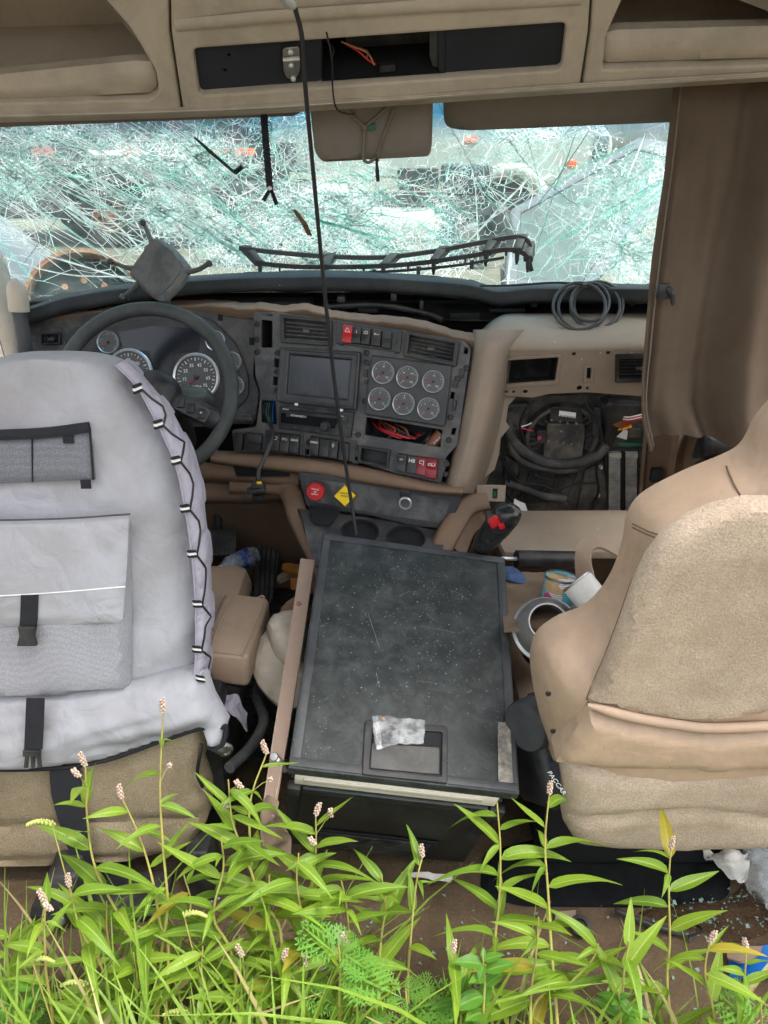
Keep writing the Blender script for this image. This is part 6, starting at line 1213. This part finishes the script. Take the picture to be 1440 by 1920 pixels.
def footwell():
    # ribbed rubber floor mat in the footwell
    b = MB(); b.abox(-.60, -.10, 1.55, 2.40, .003, .012); fm = b.build('footwell_mat', rubber); tag(fm, 'black ribbed rubber mat in the driver footwell', 'floor mat')
    for i in range(26):
        for s in (-1, 1): MB().box((-.35 , 1.6 + i * .031, .0135), V((.25, s * .12, 0)), V((0, .0025, 0)), (0, 0, .002 + .0004 * s)).build('rib', rubber, fm)
    t = thing('accelerator_pedal', 'tall ribbed black accelerator pedal in the footwell', 'pedal', P(490, 1120, 2.2))
    pl = Pl(P(490, 1120, 2.22), P(520, 1120, 2.22), P(505, 985, 2.40)); q = pl.poly
    plate('tread', rubber, t, pl, rnd(q([(478, 1135), (478, 1085), (483, 1005), (492, 988), (510, 985), (522, 998), (527, 1025), (520, 1085), (508, 1140)]), .012), thick=.018, bev=.004)
    for i in range(4):
        x = 487 + i * 9; MB().tube([pl.hit(x + 5, 996 + abs(i - 1.5) * 5, .019), pl.hit(x - 2 , 1128, .019)], .0022, 5).build('groove', blkm, t)
    MB().tube([pl.hit(505, 1020, -.01), P(520, 1010, 2.44)], .012, 8).build('arm', blk, t)
    t = thing('brake_pedal', 'square black brake pedal with moulded emblem beside the driver seat', 'pedal', P(415, 1060, 2.2))
    pl = Pl(P(385, 1050, 2.20), P(445, 1048, 2.20), P(415, 995, 2.28)); q = pl.poly
    plate('tread', rubber, t, pl, rnd(q([(372, 998), (446, 996), (443, 1042), (372, 1046)]), .006), thick=.014, bev=.003)
    u, v = pl.uv(415, 1015, .014); MB().lathe(pl.w(u, v, .014), pl.n, [(.018, 0), (.018, .002), (.015, .002), (.015, 0)], 22, cap0=False, cap1=False, closed=True).build('emblem_ring', blk, t)
    for i in range(5): MB().tube([pl.hit(403 + i * 6, 1026, .0145), pl.hit(404 + i * 5.5, 1042 - abs(i - 2) * 2, .0145)], .0016, 5).build('emblem_bar', blk, t)
    for i in range(3): MB().tube([pl.hit(376, 1006 + i * 12, .0145), pl.hit(398, 1006 + i * 12, .0145)], .0012, 5).build('tread_line', blk, t); MB().tube([pl.hit(424, 1006 + i * 12, .0145), pl.hit(443, 1006 + i * 12, .0145)], .0012, 5).build('tread_line', blk, t)
    MB().tube(spl([pl.hit(410, 1000, -.005), P(405, 950, 2.3), P(395, 880, 2.35)], 10), .014, 8).build('arm', blk, t)
    # water bottle
    cl = bpy.data.materials.new('clear_plastic'); cl.use_nodes = True; n = NT(cl); bs = n.n['Principled BSDF']; bs.inputs['Base Color'].default_value = (.8, .86, .88, 1); bs.inputs['Roughness'].default_value = .12
    co = n.new('TexCoord').outputs['Object']; n.ln(n.rng(n.noise(co, 25, 3), .3, .75, .12, .5), bs.inputs['Alpha'])
    def bottle(name, label, a, b_, r, lab, cap=True):
        t = thing(name, label, 'bottle', a); a, b_ = V(a), V(b_); ax = b_ - a; L = ax.length
        MB().lathe(a, ax, [(.011, 0), (.012, L * .06), (r * .9, L * .25), (r, L * .35), (r * .95, L * .5), (r, L * .6), (r, L * .92), (r * .8, L)], 28).build('bottle_body', cl, t)
        if cap: MB().lathe(a, ax, [(.014, -.004), (.015, .0), (.015, .014), (.012, .016)], 20).build('cap', white, t)
        if lab: MB().lathe(a, ax, [(r * 1.015, L * .45), (r * 1.015, L * .78)], 28, cap0=False, cap1=False).build('wrap_label', lab, t)
        return t
    lb = mat('bottle_wrap', c8(40, 74, 150), .4, .5, 30, 0, dust=(c8(200, 205, 215), .9, 30))
    bottle('water_bottle', 'clear water bottle with white cap and blue wrap under the pedals', P(410, 1070, 2.14), P(478, 1040, 2.26), .033, lb)
    bottle('plastic_bottle', 'empty crushed clear bottle at the right edge on the floor', PZ(1446, 1700, .045), PZ(1425, 1580, .045), .045, None, False)
    # hat
    t = thing('suede_hat', 'crushed grey tan suede hat wedged left of the fridge', 'hat', P(510, 1280, 1.4))
    hp = Pl(P(480, 1250, 1.42), P(550, 1250, 1.42), P(530, 1120, 1.58))
    MB().puff(hp, rnd(hp.poly([(468, 1240), (480, 1205), (500, 1180), (530, 1160), (575, 1150), (575, 1320), (530, 1328), (505, 1310), (480, 1280)]), .02), .02, .05, .01, .014, off=0, wr=lambda p, uv, d: p + hp.n * (.02 * nz(p, 8) + .012 * abs(nz(p, 17, 4)))).build('brim', suede, t)
    MB().puff(hp, rnd(hp.poly([(498, 1185), (510, 1160), (548, 1150), (578, 1150), (578, 1275), (545, 1265), (512, 1230)]), .02), .055, .05, .03, .012, off=.01, wr=lambda p, uv, d: p - hp.n * (.05 * abs(nz(V((p.x * 3 + p.z * 9, p.y * 6, p.z * 8)), 1.4, 2)) + .012 * abs(nz(p, 26))) * d).build('crown', suede, t)
    MB().puff(hp, rnd(hp.poly([(518, 1158), (525, 1130), (545, 1112), (580, 1105), (580, 1165), (545, 1158)]), .02), .015, .03, .01, .012, off=-.02).build('brim_back', mat('hat_stain', c8(124, 98, 80), .95, .3, 14, .5, 200, spec=.1), t)
    s = MB(); s.surf([[P(412, 1300, 1.36), P(445, 1305, 1.36), P(470, 1340, 1.36)], [P(415, 1330, 1.32), P(440, 1345, 1.32), P(465, 1362, 1.33)]], 16, 12, .004, wr=lambda p, u, v: p + V((.01 * nz(p, 22), 0, .02 * nz(p, 26)))); tag(s.build('lilac_cloth', seats), 'crumpled lilac cloth below the armrest', 'cloth')
    h = MB(); h.tube(spl([P(430, 1440, 1.2), P(470, 1400, 1.28), P(495, 1350, 1.36), P(480, 1300, 1.45), P(500, 1260, 1.55)], 40), .012, 10); tag(h.build('rubber_hose', rubber), 'black rubber hose in the gap between armrest and rail', 'hose')
    # scraps
    def scrap(name, label, cat, pts, m, th=.012, wob=.006):
        s = MB(); s.surf(pts, 12, 10, th, wr=lambda p, u, v: p + V((0, 0, wob * nz(p, 25)))); return tag(s.build(name, m), label, cat)
    scrap('wood_scrap', 'splintered orange wood scrap between pedal and rail', 'wood', [[P(530, 1056, 2.15), P(565, 1058, 2.1)], [P(528, 1066, 2.12), P(568, 1080, 2.05)]], wooda, .02)
    scrap('wood_scrap', 'rounded orange wood chunk beside the top of the brown rail', 'wood', [[P(545, 1086, 2.0), P(575, 1080, 1.95)], [P(545, 1104, 1.97), P(572, 1110, 1.92)]], wooda, .03)
    scrap('wood_scrap', 'short pale broken stick beside the accelerator pedal', 'wood', [[P(520, 1080, 2.13), P(542, 1066, 2.15)], [P(520, 1092, 2.1), P(543, 1077, 2.12)]], woodb, .015)
    scrap('bark_scrap', 'ragged brown cardboard piece below the water bottle', 'cardboard', [[P(418, 1090, 2.05), P(450, 1082, 2.08)], [P(412, 1112, 2.0), P(448, 1106, 2.02)]], woodb, .01, .02)
    scrap('glass_shard', 'clear glass shard lying beside the brake pedal', 'glass', [[P(388, 1085, 2.0), P(420, 1098, 1.98)], [P(385, 1100, 1.96), P(418, 1106, 1.95)]], cl, .004)
footwell()
def floor_junk():
    m = thing('black_mat', 'black carpet floor mat behind the passenger seat', 'floor mat', (.45, 1.2, 0))
    pl = Pl((0, 1, .002), (1, 1, .002), (0, 2, .002)); q = pl.poly
    MB().puff(pl, rnd(q([(905, 1600), (1060, 1560), (1335, 1590), (1362, 1610), (1371, 1670), (1350, 1698), (1200, 1702), (980, 1700), (900, 1680)]), .02), .014, .02, 0, .02, wr=lambda p, uv, d: p + V((0, 0, .004 * max(0, nz(p, 9))))).build('mat_sheet', matm, m)
    def scrap(name, label, cat, pts, mt, th=.006, wob=.006, n=(14, 12)):
        s = MB(); s.surf([[PZ(*p) for p in r] for r in pts], n[0], n[1], th, wr=lambda p, u, v: p + V((0, 0, wob * nz(p, 28) + wob * .5 * nz(p, 60)))); return tag(s.build(name, mt), label, cat)
    scrap('paper_wad', 'crumpled white paper at the edge of the black mat', 'paper', [[(1315, 1592, .06), (1360, 1590, .09), (1402, 1600, .07)], [(1330, 1618, .07), (1365, 1615, .10), (1405, 1625, .07)], [(1372, 1648, .05), (1390, 1650, .05), (1404, 1640, .04)]], paperm, .004, .025, (22, 18))
    scrap('paper_strip', 'torn white paper strip under the front of the fridge', 'paper', [[(752, 1634, .05), (800, 1634, .05), (852, 1640, .045)], [(754, 1642, .045), (800, 1645, .045), (845, 1656, .035)]], paperm, .003, .008)
    scrap('cardboard_tag', 'small brown card with a black ring on the carpet', 'card', [[(1042, 1710, .012), (1080, 1706, .012)], [(1040, 1732, .01), (1078, 1730, .01)]], brnpl, .003, .002)
    r = MB(); c = PZ(1088, 1738, .014); r.lathe(c, (0, -.2, 1), [(.022, 0), (.022, .008), (.013, .008), (.013, 0)], 22, cap0=False, cap1=False, closed=True); tag(r.build('rubber_ring', blk), 'black rubber ring beside the brown card', 'ring')
    t = thing('bent_rod', 'thin black bent rod with a hook lying on the carpet', 'rod', PZ(1220, 1730, .01))
    MB().tube(spl([PZ(1152, 1706, .02), PZ(1170, 1714, .02), PZ(1225, 1736, .018), PZ(1285, 1752, .016)], 20), [.002] + [.006] * 18 + [.004], 8).build('rod', blk, t); MB().tube(spl([PZ(1283, 1750, .016), PZ(1296, 1752, .02), PZ(1292, 1766, .018)], 10), .003, 6).build('hook', steel, t); MB().tube(spl([PZ(1300, 1730, .02), PZ(1316, 1745, .03), PZ(1290, 1756, .02)], 12), .003, 6).build('wire', cordm, t)
    t = thing('blue_packet', 'blue packet with tan corner at the lower right on the carpet', 'packet', PZ(1410, 1810, .02))
    s = MB(); s.surf([[PZ(1366, 1800, .01), PZ(1420, 1776, .03), PZ(1470, 1772, .03)], [PZ(1368, 1830, .01), PZ(1420, 1830, .03), PZ(1470, 1826, .03)]], 14, 10, .008, wr=lambda p, u, v: p + V((0, 0, .008 * nz(p, 20)))); s.build('wrapper', bluem, t)
    s = MB(); s.surf([[PZ(1362, 1776, .03), PZ(1400, 1774, .04), PZ(1430, 1774, .04)], [PZ(1364, 1796, .028), PZ(1395, 1802, .04), PZ(1426, 1785, .042)]], 12, 8, .006); s.build('flap', brnpl, t)
    # dirt pile and broken glass on the carpet
    R = random.Random(4); d = MB(); pl = Pl((0, 1, .001), (1, 1, .001), (0, 2, .001))
    d.puff(pl, rnd(pl.poly([(1190, 1712), (1290, 1690), (1372, 1680), (1400, 1650), (1440, 1690), (1445, 1750), (1380, 1770), (1300, 1745)]), .02), .01, .05, 0, .012, wr=lambda p, uv, dd: p + V((0, 0, .008 * nz(p, 30) * dd)))
    o = d.build('dirt_pile', dirtm); o['kind'] = 'stuff'; tag(o, 'loose dirt heap at the right behind the black mat', 'dirt')
    g = MB(); gm = bpy.data.materials.new('aqua_glass_bits'); gm.use_nodes = True; bs = gm.node_tree.nodes['Principled BSDF']; bs.inputs['Base Color'].default_value = c8(150, 178, 172); bs.inputs['Roughness'].default_value = .1; bs.inputs['Alpha'].default_value = .6
    def bit(x, y, z, r):
        c = V((x, y, z)); vs = [c + V((R.uniform(-1, 1), R.uniform(-1, 1), R.uniform(0, 1.2))) * r for _ in range(6)]; g.add(vs, [(0, 1, 2), (1, 2, 3), (2, 3, 4), (3, 4, 5), (4, 5, 0), (5, 0, 1), (0, 2, 4), (1, 3, 5)])
    for _ in range(170):
        p = PZ(R.gauss(1360, 50), R.gauss(1705, 28), .006); bit(p.x, p.y, .008, R.uniform(.0015, .0055))
    for _ in range(160): bit(R.uniform(-.45, .85), R.uniform(.86, 1.15), .002, R.uniform(.0015, .006))
    for _ in range(130): bit(R.uniform(.35, .8), R.uniform(1.75, 1.93), .547, R.uniform(.001, .003))
    o = g.build('glass_bits', gm); o['kind'] = 'stuff'; tag(o, 'scattered crumbs of broken greenish glass on floor and glove door', 'broken glass')
floor_junk()
# ================================================================== weeds growing at the open back of the cab
def leaf_mat(name, c0, c1, rib, tr=.45, ribw=.05):
    m = bpy.data.materials.new(name); m.use_nodes = True; n = NT(m); n.n.remove(n.n['Principled BSDF']); tc = n.new('TexCoord'); co = tc.outputs['Object']
    oi = n.new('ObjectInfo'); f = n.math('ADD', n.math('MULTIPLY', n.rng(n.noise(co, 40, 4), .3, .7), .45), n.math('MULTIPLY', oi.outputs['Random'], .55)); c = n.mix(f, c0, c1); c = n.mix(n.rng(n.noise(co, 9, 5, .7), .62, .72, 0, .55), c, c8(150, 140, 60)); c = n.mix(n.math('GREATER_THAN', n.noise(co, 26, 4, .6), .70), c, c8(112, 84, 44))
    ge = n.new('Attribute', attribute_name='across'); c = n.mix(n.rng(ge.outputs['Fac'], ribw, ribw * 2, .75, 0), c, rib)
    d, t, a = n.new('BsdfPrincipled'), n.new('BsdfTranslucent'), n.new('MixShader'); a.inputs[0].default_value = tr; d.inputs['Roughness'].default_value = .45; d.inputs['Specular IOR Level'].default_value = .35
    n.ln(c, d.inputs['Base Color']); c2 = n.mix(.5, c, (.34, .42, .05, 1)); n.ln(c2, t.inputs[0]); n.ln(d.outputs[0], a.inputs[1]); n.ln(t.outputs[0], a.inputs[2]); n.ln(a.outputs[0], n.n['Material Output'].inputs[0]); return m
lfm = leaf_mat('smartweed_leaf', c8(89, 129, 35), c8(142, 169, 53), c8(178, 190, 106))
ylw = leaf_mat('yellowing_leaf', c8(151, 142, 42), c8(178, 163, 62), c8(190, 178, 106))
brd = leaf_mat('broad_leaf', c8(65, 117, 39), c8(99, 145, 51), c8(133, 169, 85))
grm = leaf_mat('grass_blade', c8(86, 122, 38), c8(140, 168, 62), c8(150, 172, 88), .4, .02)
drym = leaf_mat('dry_grass', c8(156, 142, 94), c8(178, 165, 119), c8(183, 174, 133), .3)
stm = mat('stem', c8(150, 152, 78), .6, .25, 30, 0, dust=(c8(170, 98, 70), .5, 18))
flm = mat('flower_beads', c8(184, 164, 146), .7, .25, 200, 0, dust=(c8(160, 106, 100), .5, 160))
def leaf_mesh(nm, L, W, droop, mm, fold=.25, tip=1.0, twist=0, seed=0):
    me = bpy.data.meshes.new(nm); vs, fs, ac = [], [], []; N = 10
    for i in range(N + 1):
        s = i / N; w = W * (sin(pi * s ** (.62 / tip)) ** .85 if 0 < s < 1 else 0) * (1 - .25 * s) + .0006; y = L * (s - .12 * droop * s ** 3); z = L * (.10 * s - droop * s * s)
        wv = .04 * W * sin(s * 14 + seed)
        for j, a in enumerate((-1, -.5, 0, .5, 1)):
            tw = twist * s; x = a * w; h = abs(a) * w * fold + wv * a
            vs.append((x * cos(tw) - h * sin(tw), y, z + x * sin(tw) + h * cos(tw))); ac.append(abs(a))
    for i in range(N):
        for j in range(4): q = i * 5 + j; fs.append((q, q + 1, q + 6, q + 5))
    me.from_pydata(vs, [], fs); me.polygons.foreach_set('use_smooth', [True] * len(fs)); at = me.attributes.new('across', 'FLOAT', 'POINT'); at.data.foreach_set('value', ac); me.materials.append(mm); return me
LV = [leaf_mesh('leaf', 1, w_, d, lfm, fo, 1, tw, i * 1.7) for i, (d, tw, w_, fo) in enumerate(((.12, .2, .11, .3), (.3, -.4, .12, .5), (.55, .5, .10, .2), (.02, -.6, .115, .4), (.42, .9, .105, .6), (.2, 0, .125, .15), (.7, -.8, .11, .4), (-.1, .4, .09, .7), (.3, 1.3, .12, .3)))]
LY = [leaf_mesh('leaf', 1, .12, .3, ylw, .3, 1, .3)]
LB = [leaf_mesh('leaf', 1, .26, d, brd, .2, .8, t_) for d, t_ in ((.15, .1), (.35, -.2), (.25, .3))]
def spike_mesh(n=34, L=.032, r=.0052, seed=0):
    R = random.Random(seed); b = MB()
    for i in range(n):
        s = i / n; a = i * 2.4; rr = r * (.9 - .5 * abs(s - .4)); b.ball(V((cos(a) * rr, sin(a) * rr, s * L)), R.uniform(.0016, .0026), 5, 4)
    me = bpy.data.meshes.new('flower_spike'); me.from_pydata([tuple(v) for v in b.v], [], b.f); me.polygons.foreach_set('use_smooth', [True] * len(b.f)); me.materials.append(flm); return me
SPK = [spike_mesh(30, .026, .0042, 1), spike_mesh(18, .016, .0038, 2), spike_mesh(8, .008, .0034, 3)]
PR = random.Random(21)
def orient(p, d, up, s):
    d = d.normalized(); x = d.cross(up); x = x.normalized() if x.length > 1e-4 else V((1, 0, 0)); z = x.cross(d)
    return Matrix.Translation(p) @ Matrix((x, d, z)).transposed().to_4x4() @ Matrix.Scale(s, 4)
def weed(label, pts, leaves, lens, flower=1, side=0, yellow=0, mesh=None, name='smartweed_plant', cat='plant', group='flowering weeds along the cab edge', azs=None):
    """stem through photo points carried down to the soil; leaves alternate up it"""
    w = [P(*p) for p in pts]; base = w[-1]; foot = V((base.x + PR.uniform(-.03, .03), base.y - .05 if base.y > .85 else base.y, GZ - .02))
    if base.y > .80: foot.y = .70
    path = [foot, foot.lerp(base, .5) + V((0, -.02, 0))] + w[::-1] if foot.z < base.z else w[::-1]
    S = spl(path, 50); t = thing(name, label, cat, foot, group)
    MB().tube(S, [.0034 - .0022 * i / 49 for i in range(50)], 7).build('stem', stm, t)
    n0 = 14; az = PR.uniform(0, 6.28)
    for i in range(leaves):
        s = n0 + (48 - n0) * (i + .6) / leaves; j = int(s); p = S[j]; fr = (i + .6) / leaves
        az += pi + PR.gauss(0, .55); a = azs[i] if azs and i < len(azs) else az
        d = V((cos(a), sin(a) * .75, PR.uniform(-.25, .95))); L = PR.uniform(*lens) * (1.05 - .5 * max(0, fr - .55))
        m = (LY if PR.random() < yellow else (mesh or LV)); link('leaf', PR.choice(m), t, orient(p, d, V((0, 0, 1)), L))
        if PR.random() < .35: d2 = V((cos(a + 1.3), sin(a + 1.3) * .7, PR.uniform(-.2, .9))); link('leaf', PR.choice(mesh or LV), t, orient(p, d2, V((0, 0, 1)), L * .55))
    if flower:
        d = (S[-1] - S[-3]).normalized() + V((PR.gauss(0, .25), PR.gauss(0, .2), 0)); link('flower_spike', SPK[0], t, orient(S[-1], V((0, 1, 0)), V((0, 0, 1)), 1) @ Matrix.Rotation(PR.uniform(-.4, .4), 4, 'Y'))
    for k_ in range(max(0, side - 2)):
        j = PR.randint(40, 47); a = PR.uniform(0, 6.28); e = S[j] + V((cos(a) * .03, sin(a) * .015, PR.uniform(.015, .04))); MB().tube([S[j], S[j].lerp(e, .6) + V((0, 0, .004)), e], .0007, 5).build('flower_stalk', stm, t); link('flower_spike', PR.choice(SPK[1:]), t, Matrix.Translation(e) @ Matrix.Rotation(PR.uniform(-.6, .6), 4, 'Y'))
    return t
def weeds():
    L = (.085, .125); S = (.06, .09)
    weed('tall thin weed rising in front of the driver seat base', [(306, 1335, .92), (300, 1470, .90), (305, 1580, .88), (314, 1700, .86), (302, 1800, .84)], 9, S, 1, 3)
    weed('weed with small blooms leaning at the dark strap of the driver seat', [(160, 1435, .92), (164, 1540, .90), (180, 1630, .88), (230, 1725, .86), (290, 1800, .84)], 10, L, 1, 3)
    weed('weed with one drooping bloom right of the dark strap', [(228, 1495, .90), (262, 1570, .89), (286, 1650, .87), (300, 1730, .86), (316, 1790, .84)], 9, S, 1, 1)
    weed('bushy leafy weed before the gap between driver seat and rail', [(428, 1462, .92), (436, 1540, .91), (462, 1610, .89), (492, 1690, .87), (528, 1760, .85)], 14, L, 0, 4)
    weed('tall thin flowering weed left of the brown rail', [(500, 1412, .96), (470, 1500, .93), (470, 1600, .9), (484, 1800, .86)], 7, S, 1, 3)
    weed('pink flowering weed at the lower left corner of the fridge', [(592, 1528, .92), (592, 1600, .91), (582, 1680, .89), (560, 1770, .87)], 13, L, 1, 4)
    weed('leafy weed without a bloom left of the torn paper strip', [(715, 1640, .9), (722, 1700, .89), (712, 1790, .87)], 9, L, 0, 2)
    weed('weed with one blush bloom before the fridge vent', [(792, 1605, .92), (780, 1660, .9), (770, 1760, .88), (765, 1860, .85)], 6, S, 1, 2)
    weed('upright weed at the right front corner of the fridge', [(932, 1505, .95), (938, 1590, .93), (936, 1690, .9), (926, 1790, .87)], 11, L, 0, 1, azs=[3.1, .1, 3.3, 0, 2.9, .3, 3.4, .2, 2.8, .4, 3])
    weed('upright weed left of the passenger seat maker tag', [(1030, 1488, .95), (1022, 1580, .93), (1028, 1680, .9), (1034, 1780, .87)], 9, L, 1, 2, azs=[0, 3, .2, 3.3, .1, 2.9, .3, 3, 1])
    weed('lone upright weed in front of the black mat at right', [(1258, 1590, .95), (1254, 1660, .93), (1256, 1760, .9), (1252, 1860, .87)], 9, L, 1, 0, azs=[.3, 2.9, .2, 3.2, 0, 2.7, .4, 3, 1.5], yellow=.12)
    weed('sprawling weed leaning right below the rubber ring', [(1122, 1770, .86), (1110, 1800, .85), (1060, 1850, .84), (1000, 1890, .83)], 9, L, 0, 1, yellow=.1)
    weed('low weed with yellow leaf near the centre foreground', [(1010, 1720, .84), (1005, 1790, .83), (995, 1880, .82)], 8, L, 0, 0, yellow=.25)
    weed('weed with twin blooms low at centre left', [(532, 1800, .8), (560, 1860, .8), (575, 1940, .79)], 8, L, 1, 4)
    weed('flowering weed in the bottom left corner grass', [(85, 1690, .82), (84, 1760, .81), (90, 1850, .8)], 8, S, 1, 3)
    weed('leafy weed leaning over the left floor bracket', [(130, 1660, .86), (150, 1740, .85), (200, 1850, .83)], 10, L, 1, 2)
    weed('leafy weed in the bottom right corner', [(1400, 1780, .84), (1395, 1840, .83), (1380, 1930, .82)], 10, S, 1, 2)
    for i, (x, lab) in enumerate(((250, 'low weed before the driver seat bracket'), (380, 'low weed before the gap beside the driver seat'), (455, 'low weed just left of the rail foot'), (650, 'low weed before the left half of the fridge'), (850, 'low weed before the right half of the fridge'), (1180, 'low weed before the bent black rod'), (1330, 'low weed left of the blue packet'))):
        y = PR.uniform(1760, 1800); weed(lab, [(x, y, .82), (x + PR.uniform(-12, 12), y + 60, .81), (x + PR.uniform(-20, 20), y + 150, .8)], 8, L, PR.random() < .5, 2, yellow=.08)
    for x, y, lab in ((345, 1640, 'leafy weed between the two tall thin stems at left'), (415, 1570, 'leafy weed left of the bushy weed by the rail'), (505, 1640, 'leafy weed over the foot of the brown rail'), (560, 1600, 'leafy weed left of the pink flowering weed by the fridge'), (640, 1650, 'arching weed below the left front of the fridge'), (200, 1690, 'leafy weed at the right of the strap bracket'), (20, 1740, 'leafy weed at the far left edge')):
        weed(lab, [(x, y, .88), (x + PR.uniform(-10, 15), y + 60, .87), (x + PR.uniform(-20, 25), y + 150, .85), (x + PR.uniform(-20, 25), y + 240, .83)], 11, L, 0, PR.choice((0, 2)), yellow=.05)
    for x, y, lab in ((905, 1790, 'broad-leaved seedling in the centre foreground'), (860, 1850, 'broad-leaved seedling left of the yellowing weed'), (1160, 1860, 'broad-leaved seedling low at the right foreground'), (60, 1840, 'broad-leaved seedling in the bottom left grass')):
        weed(lab, [(x, y, .80), (x + 4, y + 50, .79), (x, y + 130, .78)], 12, (.035, .06), 0, 0, mesh=LB, name='broadleaf_plant', group='broad-leaved seedlings')
    # feathery ragweed
    fm = leaf_mat('feathery_leaf', c8(96, 150, 60), c8(130, 176, 80), c8(160, 196, 110)); b = MB(); vs, fs = [], []
    def blade(p, d, L, W):
        d = V(d).normalized(); s = V((-d.y, d.x, 0)); o = len(vs); vs.extend([p, p + d * L * .5 + s * W, p + d * L, p + d * L * .5 - s * W]); fs.append((o, o + 1, o + 2, o + 3))
    for i in range(7):
        y = .12 + i * .12; r = .42 * sin(pi * min(1, y + .12)) + .1
        for s_ in (-1, 1):
            d = V((s_ * .8, .6, 0)); blade(V((0, y, -.1 * y * y)), d, r, .03)
            for k_ in (.35, .6, .8):
                for q in (-1, 1): blade(V((0, y, -.1 * y * y)) + d.normalized() * r * k_, V((s_ * .8 - q * .5 * 1, .6 + q * .7 * s_ * s_, 0)), r * .32, .02)
    blade(V((0, 0, 0)), (0, 1, 0), 1, .03); fme = bpy.data.meshes.new('leaf'); fme.from_pydata([tuple(v) for v in vs], [], fs); fme.materials.append(fm); at = fme.attributes.new('across', 'FLOAT', 'POINT'); at.data.foreach_set('value', [.9] * len(vs))
    for x, y, lab in ((635, 1770, 'feathery ragweed below the brown rail'), (760, 1850, 'feathery ragweed at the bottom centre'), (30, 1880, 'feathery ragweed in the bottom left corner'), (1425, 1870, 'feathery ragweed in the bottom right corner')):
        weed(lab, [(x, y, .80), (x + 3, y + 50, .79), (x, y + 140, .78)], 9, (.06, .1), 0, 0, mesh=[fme], name='ragweed_plant', group='feathery ragweeds')
    # grass: one mass of blades, plus seed heads
    R = random.Random(9); g = {0: MB(), 1: MB()}; acr = {0: [], 1: []}
    def blade3(p, d, H, W, dr, ki):
        N = 7; vs = []; fs = []; s = V((-d.y, d.x, 0)).normalized()
        for i in range(N + 1):
            t = i / N; c = p + V((0, 0, 1)) * H * (t - dr * .45 * t ** 3) + d * H * dr * t * t; w = W * (1 - t ** 2.2) + .0003
            vs += [c - s * w, c + V((0, 0, -w * .35)) , c + s * w]
        for i in range(N): a = i * 3; fs += [(a, a + 1, a + 4, a + 3), (a + 1, a + 2, a + 5, a + 4)]
        acr[ki] += [1, 0, 1] * (N + 1); g[ki].add(vs, fs)
    def den(x): return .95 if x < -.18 else (.55 if x < .12 else .34)
    for _ in range(2300):
        x = R.uniform(-.62, .62); y = R.uniform(.52, .80)
        if R.random() > den(x): continue
        a = R.uniform(0, 6.28); hmax = .60 if x < -.1 else .46
        blade3(V((x, y, GZ - .03)), V((cos(a), sin(a) * .7, 0)), hmax * R.uniform(.55, 1.08), R.choice((.002, .003, .004, .0055, .0075, .009)), R.uniform(.15, 1.15), 1 if R.random() < .13 else 0)
    for x0, y0, H, a, dr in ((.215, .70, .78, 3.4, .5), (.205, .72, .72, 3.3, .75), (.26, .66, .55, 1.8, .2), (.09, .70, .62, .6, .25), (-.15, .70, .58, .3, .35), (-.33, .70, .55, .5, .4), (.02, .68, .56, 3.5, .6), (.245, .66, .62, .1, .12)):
        blade3(V((x0, y0, GZ)), V((cos(a), sin(a) * .5, 0)), H, .0062, dr, 0)
    for x0, a, dr in ((.0, 2.6, 1.2), (.09, -.5, 1.3), (-.42, 2.4, .8)): blade3(V((x0, .68, GZ)), V((cos(a), sin(a) * .4, 0)), .55, .002, dr, 1)
    for ki, nm, mm, lab in ((0, 'grass', grm, 'mass of green grass blades along the bottom edge'), (1, 'dry_grass', drym, 'sparse straw-coloured dry grass blades among the green')):
        o = g[ki].build(nm, mm); at = o.data.attributes.new('across', 'FLOAT', 'POINT'); at.data.foreach_set('value', acr[ki]); o['kind'] = 'stuff'; tag(o, lab, 'grass')
    sm = mat('seed_head', c8(168, 176, 96), .8, .25, 60, 0); pos = [(98, 1545, .88, 'left of the strap'), (345, 1715, .84, 'below the driver seat base'), (60, 1800, .80, 'in the bottom left corner'), (160, 1845, .80, 'above the bottom left grass'), (350, 1900, .78, 'at the bottom edge left of centre')]
    for x, y, Y, lab in pos:
        c = P(x, y, Y); f = V((c.x + R.uniform(-.05, .05), Y - .1, GZ)); t = thing('grass_seed_head', 'pale green grass seed head ' + lab, 'grass', f, 'grass seed heads'); st = spl([f, f.lerp(c, .6) + V((.01, 0, 0)), c], 24)
        MB().tube(st, .0011, 5).build('stalk', stm, t); b = MB(); d = V((R.choice((-1, 1)) * .7, -.1, .6)).normalized()
        for i in range(46):
            s = i / 46; p = c + d * s * .05 + V((0, 0, -.3 * (s * .05) ** 2 * 40)); a = i * 2.4; b.ball(p + V((cos(a), sin(a), 0)) * .003 * (1.2 - s), .0022, 5, 4, (1, 1, 1.5))
        b.build('seeds', sm, t)['kind'] = 'stuff'
weeds()
